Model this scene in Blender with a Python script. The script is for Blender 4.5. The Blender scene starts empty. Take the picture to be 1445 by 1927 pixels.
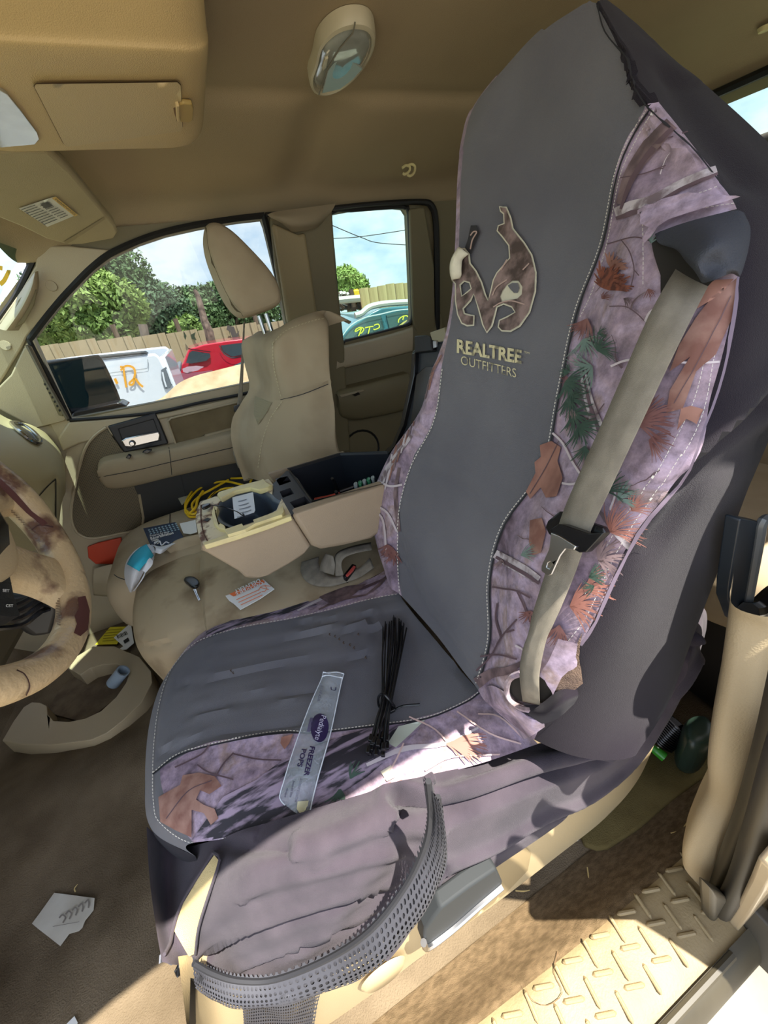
import bpy, bmesh, math, random
import numpy as np
from mathutils import Vector, Matrix
from mathutils.bvhtree import BVHTree
from mathutils.geometry import delaunay_2d_cdt, tessellate_polygon
random.seed(7); RNG = np.random.default_rng(7)
SC = bpy.context.scene; COL = SC.collection

# ------------------------------------------------------------ camera, sky, sun, exposure
FPX = 723.0
CAM = np.array([-.85, 0., 1.0])
AX = np.array([[-.41564803, -.38821972, .82250968], [-.89853237, .31544754, -.30517605], [-.14098329, -.8658974, -.47994313]])
cd = bpy.data.cameras.new('camera'); cam = bpy.data.objects.new('camera', cd); COL.objects.link(cam)
cd.sensor_fit = 'HORIZONTAL'; cd.sensor_width = 36; cd.lens = 36*FPX/1445; cd.clip_start = .02; cd.clip_end = 500
M3 = Matrix([[AX[i][0], -AX[i][1], -AX[i][2]] for i in range(3)])
cam.matrix_world = Matrix.Translation(CAM.tolist()) @ M3.to_4x4()
SC.camera = cam
SC.view_settings.view_transform = 'Standard'; SC.view_settings.look = 'None'
SC.view_settings.gamma = 1; SC.view_settings.use_curve_mapping = False
SC.view_settings.exposure = 1.65
SUN_DIR = Vector((.32, .21, -1)).normalized(); SUN_E = 5.2; SKY_E = 1.0
sd = bpy.data.lights.new('sun', 'SUN'); sd.energy = SUN_E; sd.angle = .0093; sd.color = (1, .95, .86)
so = bpy.data.objects.new('sun', sd); COL.objects.link(so); so.rotation_euler = SUN_DIR.to_track_quat('-Z', 'Y').to_euler()
so.location = (-2, -2, 6)
W = bpy.data.worlds.new('sky'); SC.world = W; W.use_nodes = True
wt = W.node_tree; wt.nodes.clear()
def wn(t, **k):
    n = wt.nodes.new(t)
    for a, b in k.items(): setattr(n, a, b)
    return n
wo = wn('ShaderNodeOutputWorld'); wb = wn('ShaderNodeBackground'); wc = wn('ShaderNodeTexCoord')
wsep = wn('ShaderNodeSeparateXYZ'); wt.links.new(wc.outputs['Generated'], wsep.inputs[0])
wr = wn('ShaderNodeValToRGB'); wt.links.new(wsep.outputs[2], wr.inputs[0])
wr.color_ramp.elements[0].position = 0.0; wr.color_ramp.elements[0].color = (.46, .60, .72, 1)
wr.color_ramp.elements[1].position = .6; wr.color_ramp.elements[1].color = (.10, .24, .62, 1)
wmp = wn('ShaderNodeMapping'); wmp.inputs['Scale'].default_value = (1, 1, 2.2); wt.links.new(wc.outputs['Generated'], wmp.inputs[0])
wnz = wn('ShaderNodeTexNoise'); wnz.inputs['Scale'].default_value = 4.5; wnz.inputs['Detail'].default_value = 9; wnz.inputs['Roughness'].default_value = .55
wt.links.new(wmp.outputs[0], wnz.inputs['Vector'])
wcr = wn('ShaderNodeValToRGB'); wcr.color_ramp.elements[0].position = .36; wcr.color_ramp.elements[1].position = .58
wt.links.new(wnz.outputs[0], wcr.inputs[0])
wmx = wn('ShaderNodeMix', data_type='RGBA'); wt.links.new(wcr.outputs[0], wmx.inputs[0]); wt.links.new(wr.outputs[0], wmx.inputs[6])
wmx.inputs[7].default_value = (.80, .82, .84, 1)
wt.links.new(wmx.outputs[2], wb.inputs[0]); wb.inputs[1].default_value = SKY_E; wt.links.new(wb.outputs[0], wo.inputs[0])

# ------------------------------------------------------------ pixel -> world helpers (photo pixel + real plane gives a real point)
def ray(px, py): return AX @ np.array([(px-722.5)/FPX, (py-963.5)/FPX, 1.0])
FA = np.array([0, -.21, .47]); FU = np.array([0, -.24, .73]); FU = FU/np.linalg.norm(FU); FN = np.array([0, FU[2], -FU[1]])
def P(px, py, ax, v=0.0):
    if ax == 'w': return np.array(v, float)
    r = ray(px, py)
    if ax == 'f': return CAM + r*(((FA+FN*v-CAM)@FN)/(r@FN))
    if ax == 's':                              # cabin side: upright to z .80, then leaning inwards; v = distance inside it
        p = CAM + r*((.72-v-CAM[0])/r[0])
        if p[2] > .80:
            k = (.72-v+.255*.80 - CAM[0] - .255*CAM[2])/(r[0]+.255*r[2]); p = CAM + r*k
        return p
    if isinstance(ax, tuple):                  # ('pl', point, normal)
        n = np.array(ax[2], float); q = np.array(ax[1], float) + n*v
        return CAM + r*(((q-CAM)@n)/(r@n))
    k = {'x': 0, 'y': 1, 'z': 2}[ax]
    return CAM + r*((v-CAM[k])/r[k])
def pts(lst): return [P(*a) for a in lst]
def on(px_list, ax, v=0.0): return [P(a, b, ax, v) for a, b in px_list]

# ------------------------------------------------------------ materials
MATS = {}
def rgb(c):                                     # sRGB 0-255 -> linear
    return tuple(((x/255/12.92) if x/255 <= .04045 else ((x/255+.055)/1.055)**2.4) for x in c) + (1,)
def mat(name, col, rough=.6, metal=0, bump=0, bscale=200, var=0, vscale=6, col2=None, spec=.5, coat=0, detail=4, emit=0, vlo=.35, vhi=.65, stretch=None, sheen=0):
    if name in MATS: return MATS[name]
    m = bpy.data.materials.new(name); m.use_nodes = True; t = m.node_tree; b = t.nodes['Principled BSDF']
    b.inputs['Base Color'].default_value = rgb(col); b.inputs['Roughness'].default_value = rough; b.inputs['Metallic'].default_value = metal
    b.inputs['Specular IOR Level'].default_value = spec; b.inputs['Coat Weight'].default_value = coat
    if sheen: b.inputs['Sheen Weight'].default_value = sheen
    tc = t.nodes.new('ShaderNodeTexCoord'); src = tc.outputs['Object']
    if stretch:
        mp = t.nodes.new('ShaderNodeMapping'); mp.inputs['Scale'].default_value = stretch; t.links.new(src, mp.inputs[0]); src = mp.outputs[0]
    if col2 is not None or var:
        n = t.nodes.new('ShaderNodeTexNoise'); n.inputs['Scale'].default_value = vscale; n.inputs['Detail'].default_value = detail
        t.links.new(src, n.inputs['Vector'])
        r = t.nodes.new('ShaderNodeValToRGB'); r.color_ramp.elements[0].position = vlo; r.color_ramp.elements[1].position = vhi
        c2 = rgb(col2) if col2 is not None else tuple(x*(1-var) for x in rgb(col)[:3]) + (1,)
        r.color_ramp.elements[0].color = rgb(col); r.color_ramp.elements[1].color = c2
        t.links.new(n.outputs[0], r.inputs[0]); t.links.new(r.outputs[0], b.inputs['Base Color'])
    if bump:
        n2 = t.nodes.new('ShaderNodeTexNoise'); n2.inputs['Scale'].default_value = bscale; n2.inputs['Detail'].default_value = 2
        t.links.new(src, n2.inputs['Vector'])
        bp = t.nodes.new('ShaderNodeBump'); bp.inputs['Strength'].default_value = bump; bp.inputs['Distance'].default_value = .002
        t.links.new(n2.outputs[0], bp.inputs['Height']); t.links.new(bp.outputs[0], b.inputs['Normal'])
    if emit:
        b.inputs['Emission Color'].default_value = rgb(col); b.inputs['Emission Strength'].default_value = emit
    MATS[name] = m; return m
def glass(name, tint=(235, 245, 240), gloss=.06, rough=.02):
    if name in MATS: return MATS[name]
    m = bpy.data.materials.new(name); m.use_nodes = True; t = m.node_tree; t.nodes.clear()
    o = t.nodes.new('ShaderNodeOutputMaterial'); tr = t.nodes.new('ShaderNodeBsdfTransparent'); gl = t.nodes.new('ShaderNodeBsdfGlossy'); mx = t.nodes.new('ShaderNodeMixShader')
    tr.inputs[0].default_value = rgb(tint); gl.inputs['Roughness'].default_value = rough; mx.inputs[0].default_value = gloss
    t.links.new(tr.outputs[0], mx.inputs[1]); t.links.new(gl.outputs[0], mx.inputs[2]); t.links.new(mx.outputs[0], o.inputs[0])
    MATS[name] = m; return m
TAN = mat('tan plastic', (174, 156, 124), .55, bump=.25, bscale=500, var=.12, vscale=3)
TANB = mat('tan door plastic', (170, 155, 127), .5, bump=.2, bscale=500, var=.12, vscale=4)
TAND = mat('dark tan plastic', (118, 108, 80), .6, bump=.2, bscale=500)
ROOF = mat('headliner felt', (170, 151, 119), .95, bump=.4, bscale=900, var=.08, vscale=2, spec=.15)
OHC = mat('overhead console plastic', (196, 168, 116), .55, bump=.35, bscale=700, var=.1, vscale=5)
FAB = mat('tan seat cloth', (178, 161, 133), .95, bump=.5, bscale=1500, col2=(146, 128, 102), vscale=5, vlo=.45, vhi=.8, spec=.1)
FABR = mat('tan side cloth', (160, 145, 119), .9, bump=.3, bscale=1200, var=.1, spec=.15)
VIN = mat('tan vinyl', (163, 144, 118), .6, bump=.3, bscale=500, var=.15, vscale=4)
CREAM = mat('aged cream plastic', (226, 212, 150), .45, col2=(206, 190, 140), vscale=20)
CREAMD = mat('stained cream plastic', (216, 204, 172), .6, col2=(104, 66, 42), vscale=34, vlo=.52, vhi=.62, detail=6)
BLK = mat('black plastic', (26, 27, 30), .45, bump=.15, bscale=400)
BLKS = mat('glossy black plastic', (20, 20, 22), .22)
BLKB = mat('blue black bin plastic', (22, 28, 36), .4, var=.3, vscale=8)
RUB = mat('black rubber', (24, 23, 22), .6, bump=.1)
WEA = mat('weatherstrip rubber', (66, 60, 46), .5, var=.35, vscale=8)
CHR = mat('chrome', (176, 176, 178), .14, 1)
STL = mat('brushed steel', (190, 190, 192), .28, 1)
GREY = mat('grey cover cloth', (104, 103, 106), .75, bump=.45, bscale=1400, col2=(90, 89, 94), vscale=5, spec=.25, sheen=.15)
BLC = mat('black cover cloth', (34, 29, 36), .9, bump=.4, bscale=1400, var=.18, vscale=7, spec=.12, sheen=.08)
BLCS = mat('black skirt cloth', (76, 68, 75), .9, bump=.6, bscale=1500, col2=(58, 52, 59), vscale=14, spec=.12, sheen=.1)
PIPE = mat('dark piping', (34, 34, 38), .8)
THR = mat('pale thread', (214, 208, 196), .8)
CARP = mat('dirty carpet', (122, 107, 86), 1, bump=1.0, bscale=420, col2=(74, 62, 46), vscale=5, vlo=.42, vhi=.72, detail=10, spec=.05)
CARP2 = mat('sill carpet', (124, 104, 78), 1, bump=1.0, bscale=500, col2=(96, 80, 58), vscale=60, spec=.05, stretch=(3, 1, 1))
MATM = mat('tan floor mat pile', (128, 114, 74), 1, bump=1.0, bscale=600, col2=(96, 84, 52), vscale=9, spec=.05)
SILL = mat('sill plate plastic', (152, 134, 98), .6, bump=.3, bscale=300, col2=(128, 110, 78), vscale=9, detail=8)
WHT = mat('white paper', (232, 230, 224), .7)
BELT = mat('belt webbing', (138, 130, 114), .8, bump=.5, bscale=2600, stretch=(1, 1, .6), col2=(120, 112, 98), vscale=60)
FOAM = mat('tan seat mesh cloth', (206, 184, 132), .9, bump=.6, bscale=900)

# ------------------------------------------------------------ object helpers
def link(o, parent=None):
    COL.objects.link(o)
    if parent is not None: o.parent = parent
    return o
def props(o, label=None, cat=None, group=None, kind=None):
    if label: o['label'] = label
    if cat: o['category'] = cat
    if group: o['group'] = group
    if kind: o['kind'] = kind
    return o
def thing(name, label, cat, group=None, loc=(0, 0, 0)):
    o = bpy.data.objects.new(name, None); o.empty_display_size = .05; o.location = loc; link(o)
    return props(o, label, cat, group)
def mk(name, verts, faces, m, parent=None, smooth=True, sharp=40, solid=0, bevel=0, sub=0, offset=-1, kind=None):
    me = bpy.data.meshes.new(name); me.from_pydata([tuple(float(c) for c in v) for v in verts], [], [tuple(f) for f in faces])
    me.validate(); me.update()
    o = bpy.data.objects.new(name, me); me.materials.append(m)
    if smooth:
        me.polygons.foreach_set('use_smooth', [True]*len(me.polygons))
        try: me.set_sharp_from_angle(angle=math.radians(sharp))
        except Exception: pass
    link(o, parent)
    if parent is not None: o.matrix_parent_inverse = Matrix.Translation(-Vector(parent_loc(parent)))
    if solid:
        md = o.modifiers.new('s', 'SOLIDIFY'); md.thickness = solid; md.offset = offset
    if bevel:
        md = o.modifiers.new('b', 'BEVEL'); md.width = bevel; md.segments = 3; md.limit_method = 'ANGLE'; md.angle_limit = math.radians(35)
        md.harden_normals = False
    if sub:
        md = o.modifiers.new('u', 'SUBSURF'); md.levels = sub; md.render_levels = sub
    if kind: o['kind'] = kind
    return o
def parent_loc(p):
    v = Vector((0, 0, 0)); q = p
    while q is not None: v = v + Vector(q.location); q = q.parent
    return v
def cr(a, b, c, d, t): return .5*((2*b)+(-a+c)*t+(2*a-5*b+4*c-d)*t*t+(-a+3*b-3*c+d)*t*t*t)
def spline(p, n, closed=False):
    p = [np.array(q, float) for q in p]; out = []; L = len(p)
    segs = L if closed else L-1
    for i in range(segs):
        a = p[(i-1) % L] if closed or i > 0 else 2*p[0]-p[1]
        b = p[i]; c = p[(i+1) % L]; d = p[(i+2) % L] if closed or i+2 < L else 2*p[-1]-p[-2]
        for k in range(n): out.append(cr(a, b, c, d, k/n))
    if not closed: out.append(p[-1])
    return out
def gridify(rows, nu, nv):                        # rows of control points -> dense grid
    r2 = [spline(r, nu) for r in rows]
    cols = list(zip(*r2)); c2 = [spline(c, nv) for c in cols]
    return np.array([[c2[j][i] for j in range(len(c2))] for i in range(len(c2[0]))])
def gfaces(nr, nc, cr_=False, off=0):
    f = []
    for i in range(nr-1):
        for j in range(nc if cr_ else nc-1):
            a = off+i*nc+j; b = off+i*nc+(j+1) % nc; f.append((a, b, b+nc, a+nc))
    return f
def gmesh(name, G, m, parent=None, flip=False, **k):
    nr, nc = G.shape[:2]; f = gfaces(nr, nc)
    if flip: f = [q[::-1] for q in f]
    return mk(name, G.reshape(-1, 3), f, m, parent, **k)
def loft(name, rows, m, parent=None, nu=6, nv=6, **k): return gmesh(name, gridify(rows, nu, nv), m, parent, **k)
def gnormals(G):
    du = np.gradient(G, axis=1); dv = np.gradient(G, axis=0); n = np.cross(du, dv); n /= (np.linalg.norm(n, axis=2, keepdims=True)+1e-9)
    c = CAM - G; s = np.sign((n*c).sum(2, keepdims=True)); s[s == 0] = 1
    return n*s
def distpoly(G, poly):
    best = np.full(G.shape[:2], 9.); poly = [np.array(q) for q in poly]; sgn = np.zeros(G.shape[:2])
    for a, b in zip(poly[:-1], poly[1:]):
        ab = b-a; t = np.clip(((G-a)@ab)/(ab@ab), 0, 1); d = G-(a+t[..., None]*ab); dd = np.linalg.norm(d, axis=2)
        m_ = dd < best; best = np.where(m_, dd, best); sgn = np.where(m_, d[..., 2], sgn)
    return best, np.sign(sgn)
def fold(G, poly, depth, width, lip=0):           # cloth crease: groove along a line with a rolled lip over it
    d, s = distpoly(G, poly); N = gnormals(G)
    g = -depth*np.exp(-(d/width)**2)
    if lip: g = g + lip*np.exp(-((s*d-width*1.9)/width)**2)
    return G + N*g[..., None]
def foldp(G, px, depth, width, lip=0):            # the same, the line given in photo pixels and dropped onto the surface first
    nr, nc = G.shape[:2]; bv = BVHTree.FromPolygons([Vector(v) for v in G.reshape(-1, 3)], gfaces(nr, nc))
    q = [drop(bv, x, y, 0) for x, y in spline([np.array(p, float) for p in px], 4)]; q = [v for v in q if v is not None]
    return fold(G, q, depth, width, lip) if len(q) > 1 else G
def ruffle(G, amp, sc, seed=0):
    r = np.random.default_rng(seed); N = gnormals(G); a = np.zeros(G.shape[:2])
    for i in range(7):
        k = r.normal(size=3); k = k/np.linalg.norm(k)*sc*r.uniform(.5, 1.6); a += np.sin(G@k + r.uniform(0, 6.3))/7
    return G + N*(a*amp)[..., None]
def frame(path, up=(0, 0, 1)):
    path = [np.array(p, float) for p in path]; T = []
    for i in range(len(path)):
        a = path[max(i-1, 0)]; b = path[min(i+1, len(path)-1)]; t = b-a; T.append(t/(np.linalg.norm(t)+1e-9))
    return path, T
def tube(name, path, r, m, parent=None, n=8, sp=0, closed=False, cap=True, **k):
    if sp: path = spline(path, sp, closed)
    path = [np.array(p, float) for p in path]; L = len(path); V = []; prev = None
    rr = r if hasattr(r, '__len__') else [r]*L
    if hasattr(r, '__len__') and len(r) != L: rr = np.interp(np.linspace(0, 1, L), np.linspace(0, 1, len(r)), r)
    for i in range(L):
        a = path[(i-1) % L if closed else max(i-1, 0)]; b = path[(i+1) % L if closed else min(i+1, L-1)]
        t = b-a; t /= (np.linalg.norm(t)+1e-9)
        if prev is None: u = np.cross(t, [0.1, .2, 1.]);
        else: u = prev - t*(prev@t)
        u /= (np.linalg.norm(u)+1e-9); prev = u; w = np.cross(t, u)
        for j in range(n):
            q = 2*math.pi*j/n; V.append(path[i]+(u*math.cos(q)+w*math.sin(q))*rr[i])
    F = gfaces(L, n, True)
    if closed: F += [((L-1)*n+j, (L-1)*n+(j+1) % n, (j+1) % n, j) for j in range(n)]
    elif cap: F += [tuple(range(n))[::-1], tuple((L-1)*n+j for j in range(n))]
    return mk(name, V, F, m, parent, **k)
def strip(name, left, right, m, parent=None, sp=6, solid=0, nw=4, **k):  # ribbon between two edge curves
    rows = []
    A = spline(left, sp) if sp else left; B = spline(right, sp) if sp else right
    for a, b in zip(A, B): rows.append([a+(b-a)*t for t in np.linspace(0, 1, nw)])
    return gmesh(name, np.array(rows), m, parent, solid=solid, **k)
def area2(p):
    s = 0
    for i in range(len(p)): a, b = p[i], p[(i+1) % len(p)]; s += a[0]*b[1]-b[0]*a[1]
    return s
def slab(name, outer, ext, m, parent=None, holes=(), bevel=0, smooth=True, **k):   # outline (3-D, planar) + holes, pushed by ext
    loops = [[Vector(q) for q in outer]] + [[Vector(q) for q in h] for h in holes]
    tri = tessellate_polygon(loops); V = [q for l in loops for q in l]; n = len(V); e = Vector(ext)
    V2 = V + [q+e for q in V]; F = []
    for t in tri:
        nn = (V[t[1]]-V[t[0]]).cross(V[t[2]]-V[t[0]])
        t = tuple(t) if nn.dot(e) < 0 else tuple(t)[::-1]
        F.append(t); F.append(tuple(i+n for i in t[::-1]))
    o = 0
    for l in loops:
        L = len(l)
        for i in range(L): a = o+i; b = o+(i+1) % L; F.append((a, b, b+n, a+n))
        o += L
    me = bpy.data.meshes.new(name); me.from_pydata([tuple(v) for v in V2], [], F); me.validate()
    bm = bmesh.new(); bm.from_mesh(me); bmesh.ops.recalc_face_normals(bm, faces=bm.faces); bm.to_mesh(me); bm.free()
    vs = [v.co[:] for v in me.vertices]; fs = [tuple(p.vertices) for p in me.polygons]; bpy.data.meshes.remove(me)
    return mk(name, vs, fs, m, parent, smooth=smooth, sharp=30, bevel=bevel, **k)
def rbox(name, c, s, m, parent=None, bevel=.01, rot=None, **k):
    x, y, z = [q/2 for q in s]; V = [(a, b, d) for a in (-x, x) for b in (-y, y) for d in (-z, z)]
    if rot is not None: R = rot; V = [tuple(R @ Vector(v)) for v in V]
    V = [(v[0]+c[0], v[1]+c[1], v[2]+c[2]) for v in V]
    F = [(0, 1, 3, 2), (4, 6, 7, 5), (0, 4, 5, 1), (2, 3, 7, 6), (0, 2, 6, 4), (1, 5, 7, 3)]
    return mk(name, V, F, m, parent, bevel=bevel, sharp=50, **k)
def puffy(name, outline, ext, m, parent=None, inset=.82, rnd=.3, sub=2, **k):     # soft prism with rounded faces
    O = np.array(outline); c = O.mean(0); e = np.array(ext, float); L = len(O); V = []
    for t, s in ((-.0, .0), (-.0, inset*.6), (.04, inset), (rnd*.55, 1), (1-rnd*.55, 1), (.96, inset), (1, inset*.6), (1, 0)):
        if s == 0: V.append(c+e*t)
        else: V += [c+(q-c)*s+e*t for q in O]
    rings = [1+i*L for i in range(6)]; F = []
    for j in range(L): F.append((0, rings[0]+(j+1) % L, rings[0]+j)); F.append((len(V)-1, rings[5]+j, rings[5]+(j+1) % L))
    for a, b in zip(rings[:-1], rings[1:]):
        for j in range(L): F.append((a+j, a+(j+1) % L, b+(j+1) % L, b+j))
    o = mk(name, V, F, m, parent, sub=sub, **k)
    bm = bmesh.new(); bm.from_mesh(o.data); bmesh.ops.recalc_face_normals(bm, faces=bm.faces); bm.to_mesh(o.data); bm.free()
    return o
def lathe(name, prof, c, axis, m, parent=None, n=24, **k):
    ax = np.array(axis, float); ax /= np.linalg.norm(ax); u = np.cross(ax, [.3, .5, .81]); u /= np.linalg.norm(u); w = np.cross(ax, u); V = []
    for r, h in prof:
        for j in range(n): q = 2*math.pi*j/n; V.append(np.array(c)+ax*h+(u*math.cos(q)+w*math.sin(q))*r)
    F = gfaces(len(prof), n, True)
    if prof[0][0] > 1e-5: pass
    return mk(name, V, F, m, parent, **k)
# --- flat print on a surface: every vertex is dropped onto the surface mesh
def bvh_of(objs):
    V = []; F = []
    for o in objs:
        b = len(V); V += [o.matrix_world @ v.co if False else Vector(v.co) for v in o.data.vertices]; F += [tuple(i+b for i in p.vertices) for p in o.data.polygons]
    return BVHTree.FromPolygons(V, F)
def drop(bv, px, py, lift=.0012):
    r = Vector(ray(px, py)).normalized(); h = bv.ray_cast(Vector(CAM), r, 50)
    if h[0] is None: return None
    n = h[1] if h[1].dot(r) < 0 else -h[1]
    return np.array(h[0] + n*lift - r*lift)
def dropr(bv, px, py, lift):                     # raised towards the camera side of the surface, same place in view
    q = drop(bv, px, py, 0)
    if q is None: return None
    r = ray(px, py); r = r/np.linalg.norm(r); return q - r*lift*1.25
def print_mesh(name, V2, F, bv, m, parent, lift=.0012, **k):
    V = [drop(bv, x, y, lift) for x, y in V2]; ok = [v is not None for v in V]
    F = [f for f in F if all(ok[i] for i in f)]
    if not F: return None
    used = sorted({i for f in F for i in f}); mp = {i: n for n, i in enumerate(used)}
    return mk(name, [V[i] for i in used], [[mp[i] for i in f] for f in F], m, parent, sharp=180, **k)
def fill(name, poly, bv, m, parent, step=9, holes=(), lift=.0012, **k):
    loops = [poly]+list(holes); pt = []; ed = []
    for l in loops:
        dense = []
        for i in range(len(l)):
            a = np.array(l[i], float); b = np.array(l[(i+1) % len(l)], float); n = max(1, int(np.linalg.norm(b-a)/step))
            dense += [a+(b-a)*t/n for t in range(n)]
        o = len(pt); pt += dense; ed += [(o+i, o+(i+1) % len(dense)) for i in range(len(dense))]
    lo = np.min(poly, 0); hi = np.max(poly, 0); y = lo[1]; q = 0
    while y < hi[1]:
        x = lo[0]+(step/2 if q % 2 else 0)
        while x < hi[0]:
            if inside((x, y), poly) and not any(inside((x, y), h) for h in holes): pt.append(np.array([x, y]))
            x += step
        y += step*.87; q += 1
    v, e, f, *_ = delaunay_2d_cdt([Vector(p) for p in pt], ed, [], 0, 1e-4)
    v = [tuple(p) for p in v]; F = []
    for t in f:
        c = (sum(v[i][0] for i in t)/len(t), sum(v[i][1] for i in t)/len(t))
        if inside(c, poly) and not any(inside(c, h) for h in holes): F.append(tuple(t))
    return print_mesh(name, v, F, bv, m, parent, lift, **k)
def inside(p, poly):
    x, y = p; r = False; j = len(poly)-1
    for i in range(len(poly)):
        xi, yi = poly[i]; xj, yj = poly[j]
        if (yi > y) != (yj > y) and x < (xj-xi)*(y-yi)/(yj-yi+1e-12)+xi: r = not r
        j = i
    return r
def stroke_geo(path, w, sp=4):
    p = [np.array(q, float) for q in path]
    if sp and len(p) > 2: p = spline(p, sp)
    L = len(p); ww = np.interp(np.linspace(0, 1, L), np.linspace(0, 1, len(w)), w) if hasattr(w, '__len__') else [w]*L
    V = []; F = []
    for i in range(L):
        t = p[min(i+1, L-1)]-p[max(i-1, 0)]; t /= (np.linalg.norm(t)+1e-9); n = np.array([-t[1], t[0]])
        V += [p[i]-n*ww[i]/2, p[i], p[i]+n*ww[i]/2]
    for i in range(L-1):
        a = i*3; F += [(a, a+1, a+4, a+3), (a+1, a+2, a+5, a+4)]
    return V, F
def stroke(name, paths, w, bv, m, parent, lift=.0014, sp=4, **k):
    V = []; F = []
    for q in (paths if isinstance(paths[0], list) else [paths]):
        v, f = stroke_geo(q, w, sp); o = len(V); V += v; F += [tuple(i+o for i in g) for g in f]
    return print_mesh(name, V, F, bv, m, parent, lift, **k)
def dashes(name, path, bv, m, parent, w=1.6, on_=4, off=2.5, lift=.0016):
    p = spline([np.array(q, float) for q in path], 12); V = []; F = []; acc = 0; seg = []; d = 0
    L = [0]
    for a, b in zip(p[:-1], p[1:]): L.append(L[-1]+np.linalg.norm(b-a))
    L = np.array(L); PX = np.array(p); s = 0
    while s < L[-1]-on_:
        a = np.array([np.interp(s, L, PX[:, 0]), np.interp(s, L, PX[:, 1])]); b = np.array([np.interp(s+on_, L, PX[:, 0]), np.interp(s+on_, L, PX[:, 1])])
        v, f = stroke_geo([a, b], w, 0); o = len(V); V += v; F += [tuple(i+o for i in g) for g in f]; s += on_+off
    return print_mesh(name, V, F, bv, m, parent, lift, kind='stuff')
def text_geo(s, bold=0):
    c = bpy.data.curves.new('t', 'FONT'); c.body = s; c.size = 1; c.offset = bold; c.resolution_u = 3
    o = bpy.data.objects.new('t', c); COL.objects.link(o); dg = bpy.context.evaluated_depsgraph_get(); dg.update()
    me = bpy.data.meshes.new_from_object(o.evaluated_get(dg)); V = np.array([v.co[:2] for v in me.vertices]) if len(me.vertices) else np.zeros((0, 2)); F = [tuple(p.vertices) for p in me.polygons]
    bpy.data.objects.remove(o); bpy.data.curves.remove(c); bpy.data.meshes.remove(me)
    return V, F
def text(name, s, a, b, h, bv, m, parent, bold=0, lift=.0018, upv=None):   # baseline a->b in pixels, cap height h (pixels)
    V, F = text_geo(s, bold)
    if len(V) == 0: return
    lo = V.min(0); hi = V.max(0); a = np.array(a, float); b = np.array(b, float); r = (b-a)
    up = np.array([r[1], -r[0]])/np.linalg.norm(r)*h if upv is None else np.array(upv, float)
    W2 = [a + r*((v[0]-lo[0])/(hi[0]-lo[0])) + up*((v[1])/(.7)) for v in V]
    return print_mesh(name, W2, F, bv, m, parent, lift)
# ============================================================ SETTING
def S(Y, z, v=0): return np.array([.72-v-max(0, z-.80)*.255, Y, z])
INX = np.array([-1, 0, 0.])
def side(pl, v=0): return on(pl, 's', v)
# ground of the yard
GR = mat('yard gravel', (156, 149, 136), .95, bump=.8, bscale=30, col2=(124, 116, 102), vscale=3, detail=8)
g = [[np.array([x, y, -.75 + .02*math.sin(x*1.3)*math.sin(y)]) for x in np.linspace(-14, 60, 40)] for y in np.linspace(-45, 45, 40)]
props(gmesh('ground', np.array(g), GR, sub=0), kind='structure')
# floor with raised tunnel and toe board
def fz(x, y):
    z = .05*math.exp(-((x-.02)/.16)**2) if y > .1 else .05*math.exp(-((x-.02)/.16)**2)
    if y > .92: z += (y-.92)*1.1
    return z
xs = np.linspace(-.70, .74, 60); ys = np.linspace(-1.40, 1.35, 90)
G = np.array([[[x, y, fz(x, y)+.0015*math.sin(x*60)*math.sin(y*47)] for x in xs] for y in ys])
fl = gmesh('floor', G, CARP); props(fl, kind='structure')
# carpet ramp to the door sill, and outer rocker
rows = [[np.array([-.655, y, .002]), np.array([-.69, y, .015]), np.array([-.72+.012*math.sin(y*3), y, .045]), np.array([-.735+.012*math.sin(y*3), y, .048])] for y in np.linspace(-1.35, 1.2, 24)]
props(loft('trim_1', rows, CARP2, nu=4, nv=1), kind='structure')
# roof lining
RX = [(-.838, 1.315), (-.73, 1.345), (-.55, 1.385), (-.3, 1.40), (0, 1.405), (.18, 1.403), (.225, 1.402), (.255, 1.400), (.32, 1.394), (.47, 1.365), (.56, 1.33), (.605, 1.285), (.615, 1.262)]
rows = []
for y in [-1.42, -1.36, -1.25, -1.0, -.9, -.82, -.74, -.62, -.54, -.48, -.44, -.40, -.34, -.25, -.1, .02, .12, .22, .30, .345]:
    r = []
    for x, z in RX:
        k = 0
        if y > .0: k = -.9*(y-.0)**2
        if y < -1.2: k = -.5*(y+1.2)**2*4
        k -= {.255: .016, .32: .024, .47: .022, .56: .010}.get(x, 0)*(1-math.exp(-((y+.43)/.065)**2)) if y < .1 else 0
        r.append(np.array([x, y, max(z+k, 1.215 + .0*x)]))
    if y > .33: r = [q+np.array([0, .15/(1+math.exp((q[0]-.15)/.03)), -.02*(q[0] < .1)]) for q in r]  # hidden front edge pushed forward on the driver side to block stray sun
    rows.append(r)
ce = loft('ceiling', rows, ROOF, nu=5, nv=5); props(ce, kind='structure')
rf = [[np.array([x, y, z+.03]) for x, z in RX] for y in np.linspace(-1.5, .34, 8)]
props(loft('trim_7', rf, mat('painted roof', (196, 180, 150), .3, coat=.5), nu=3, nv=1), kind='structure')
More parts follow.
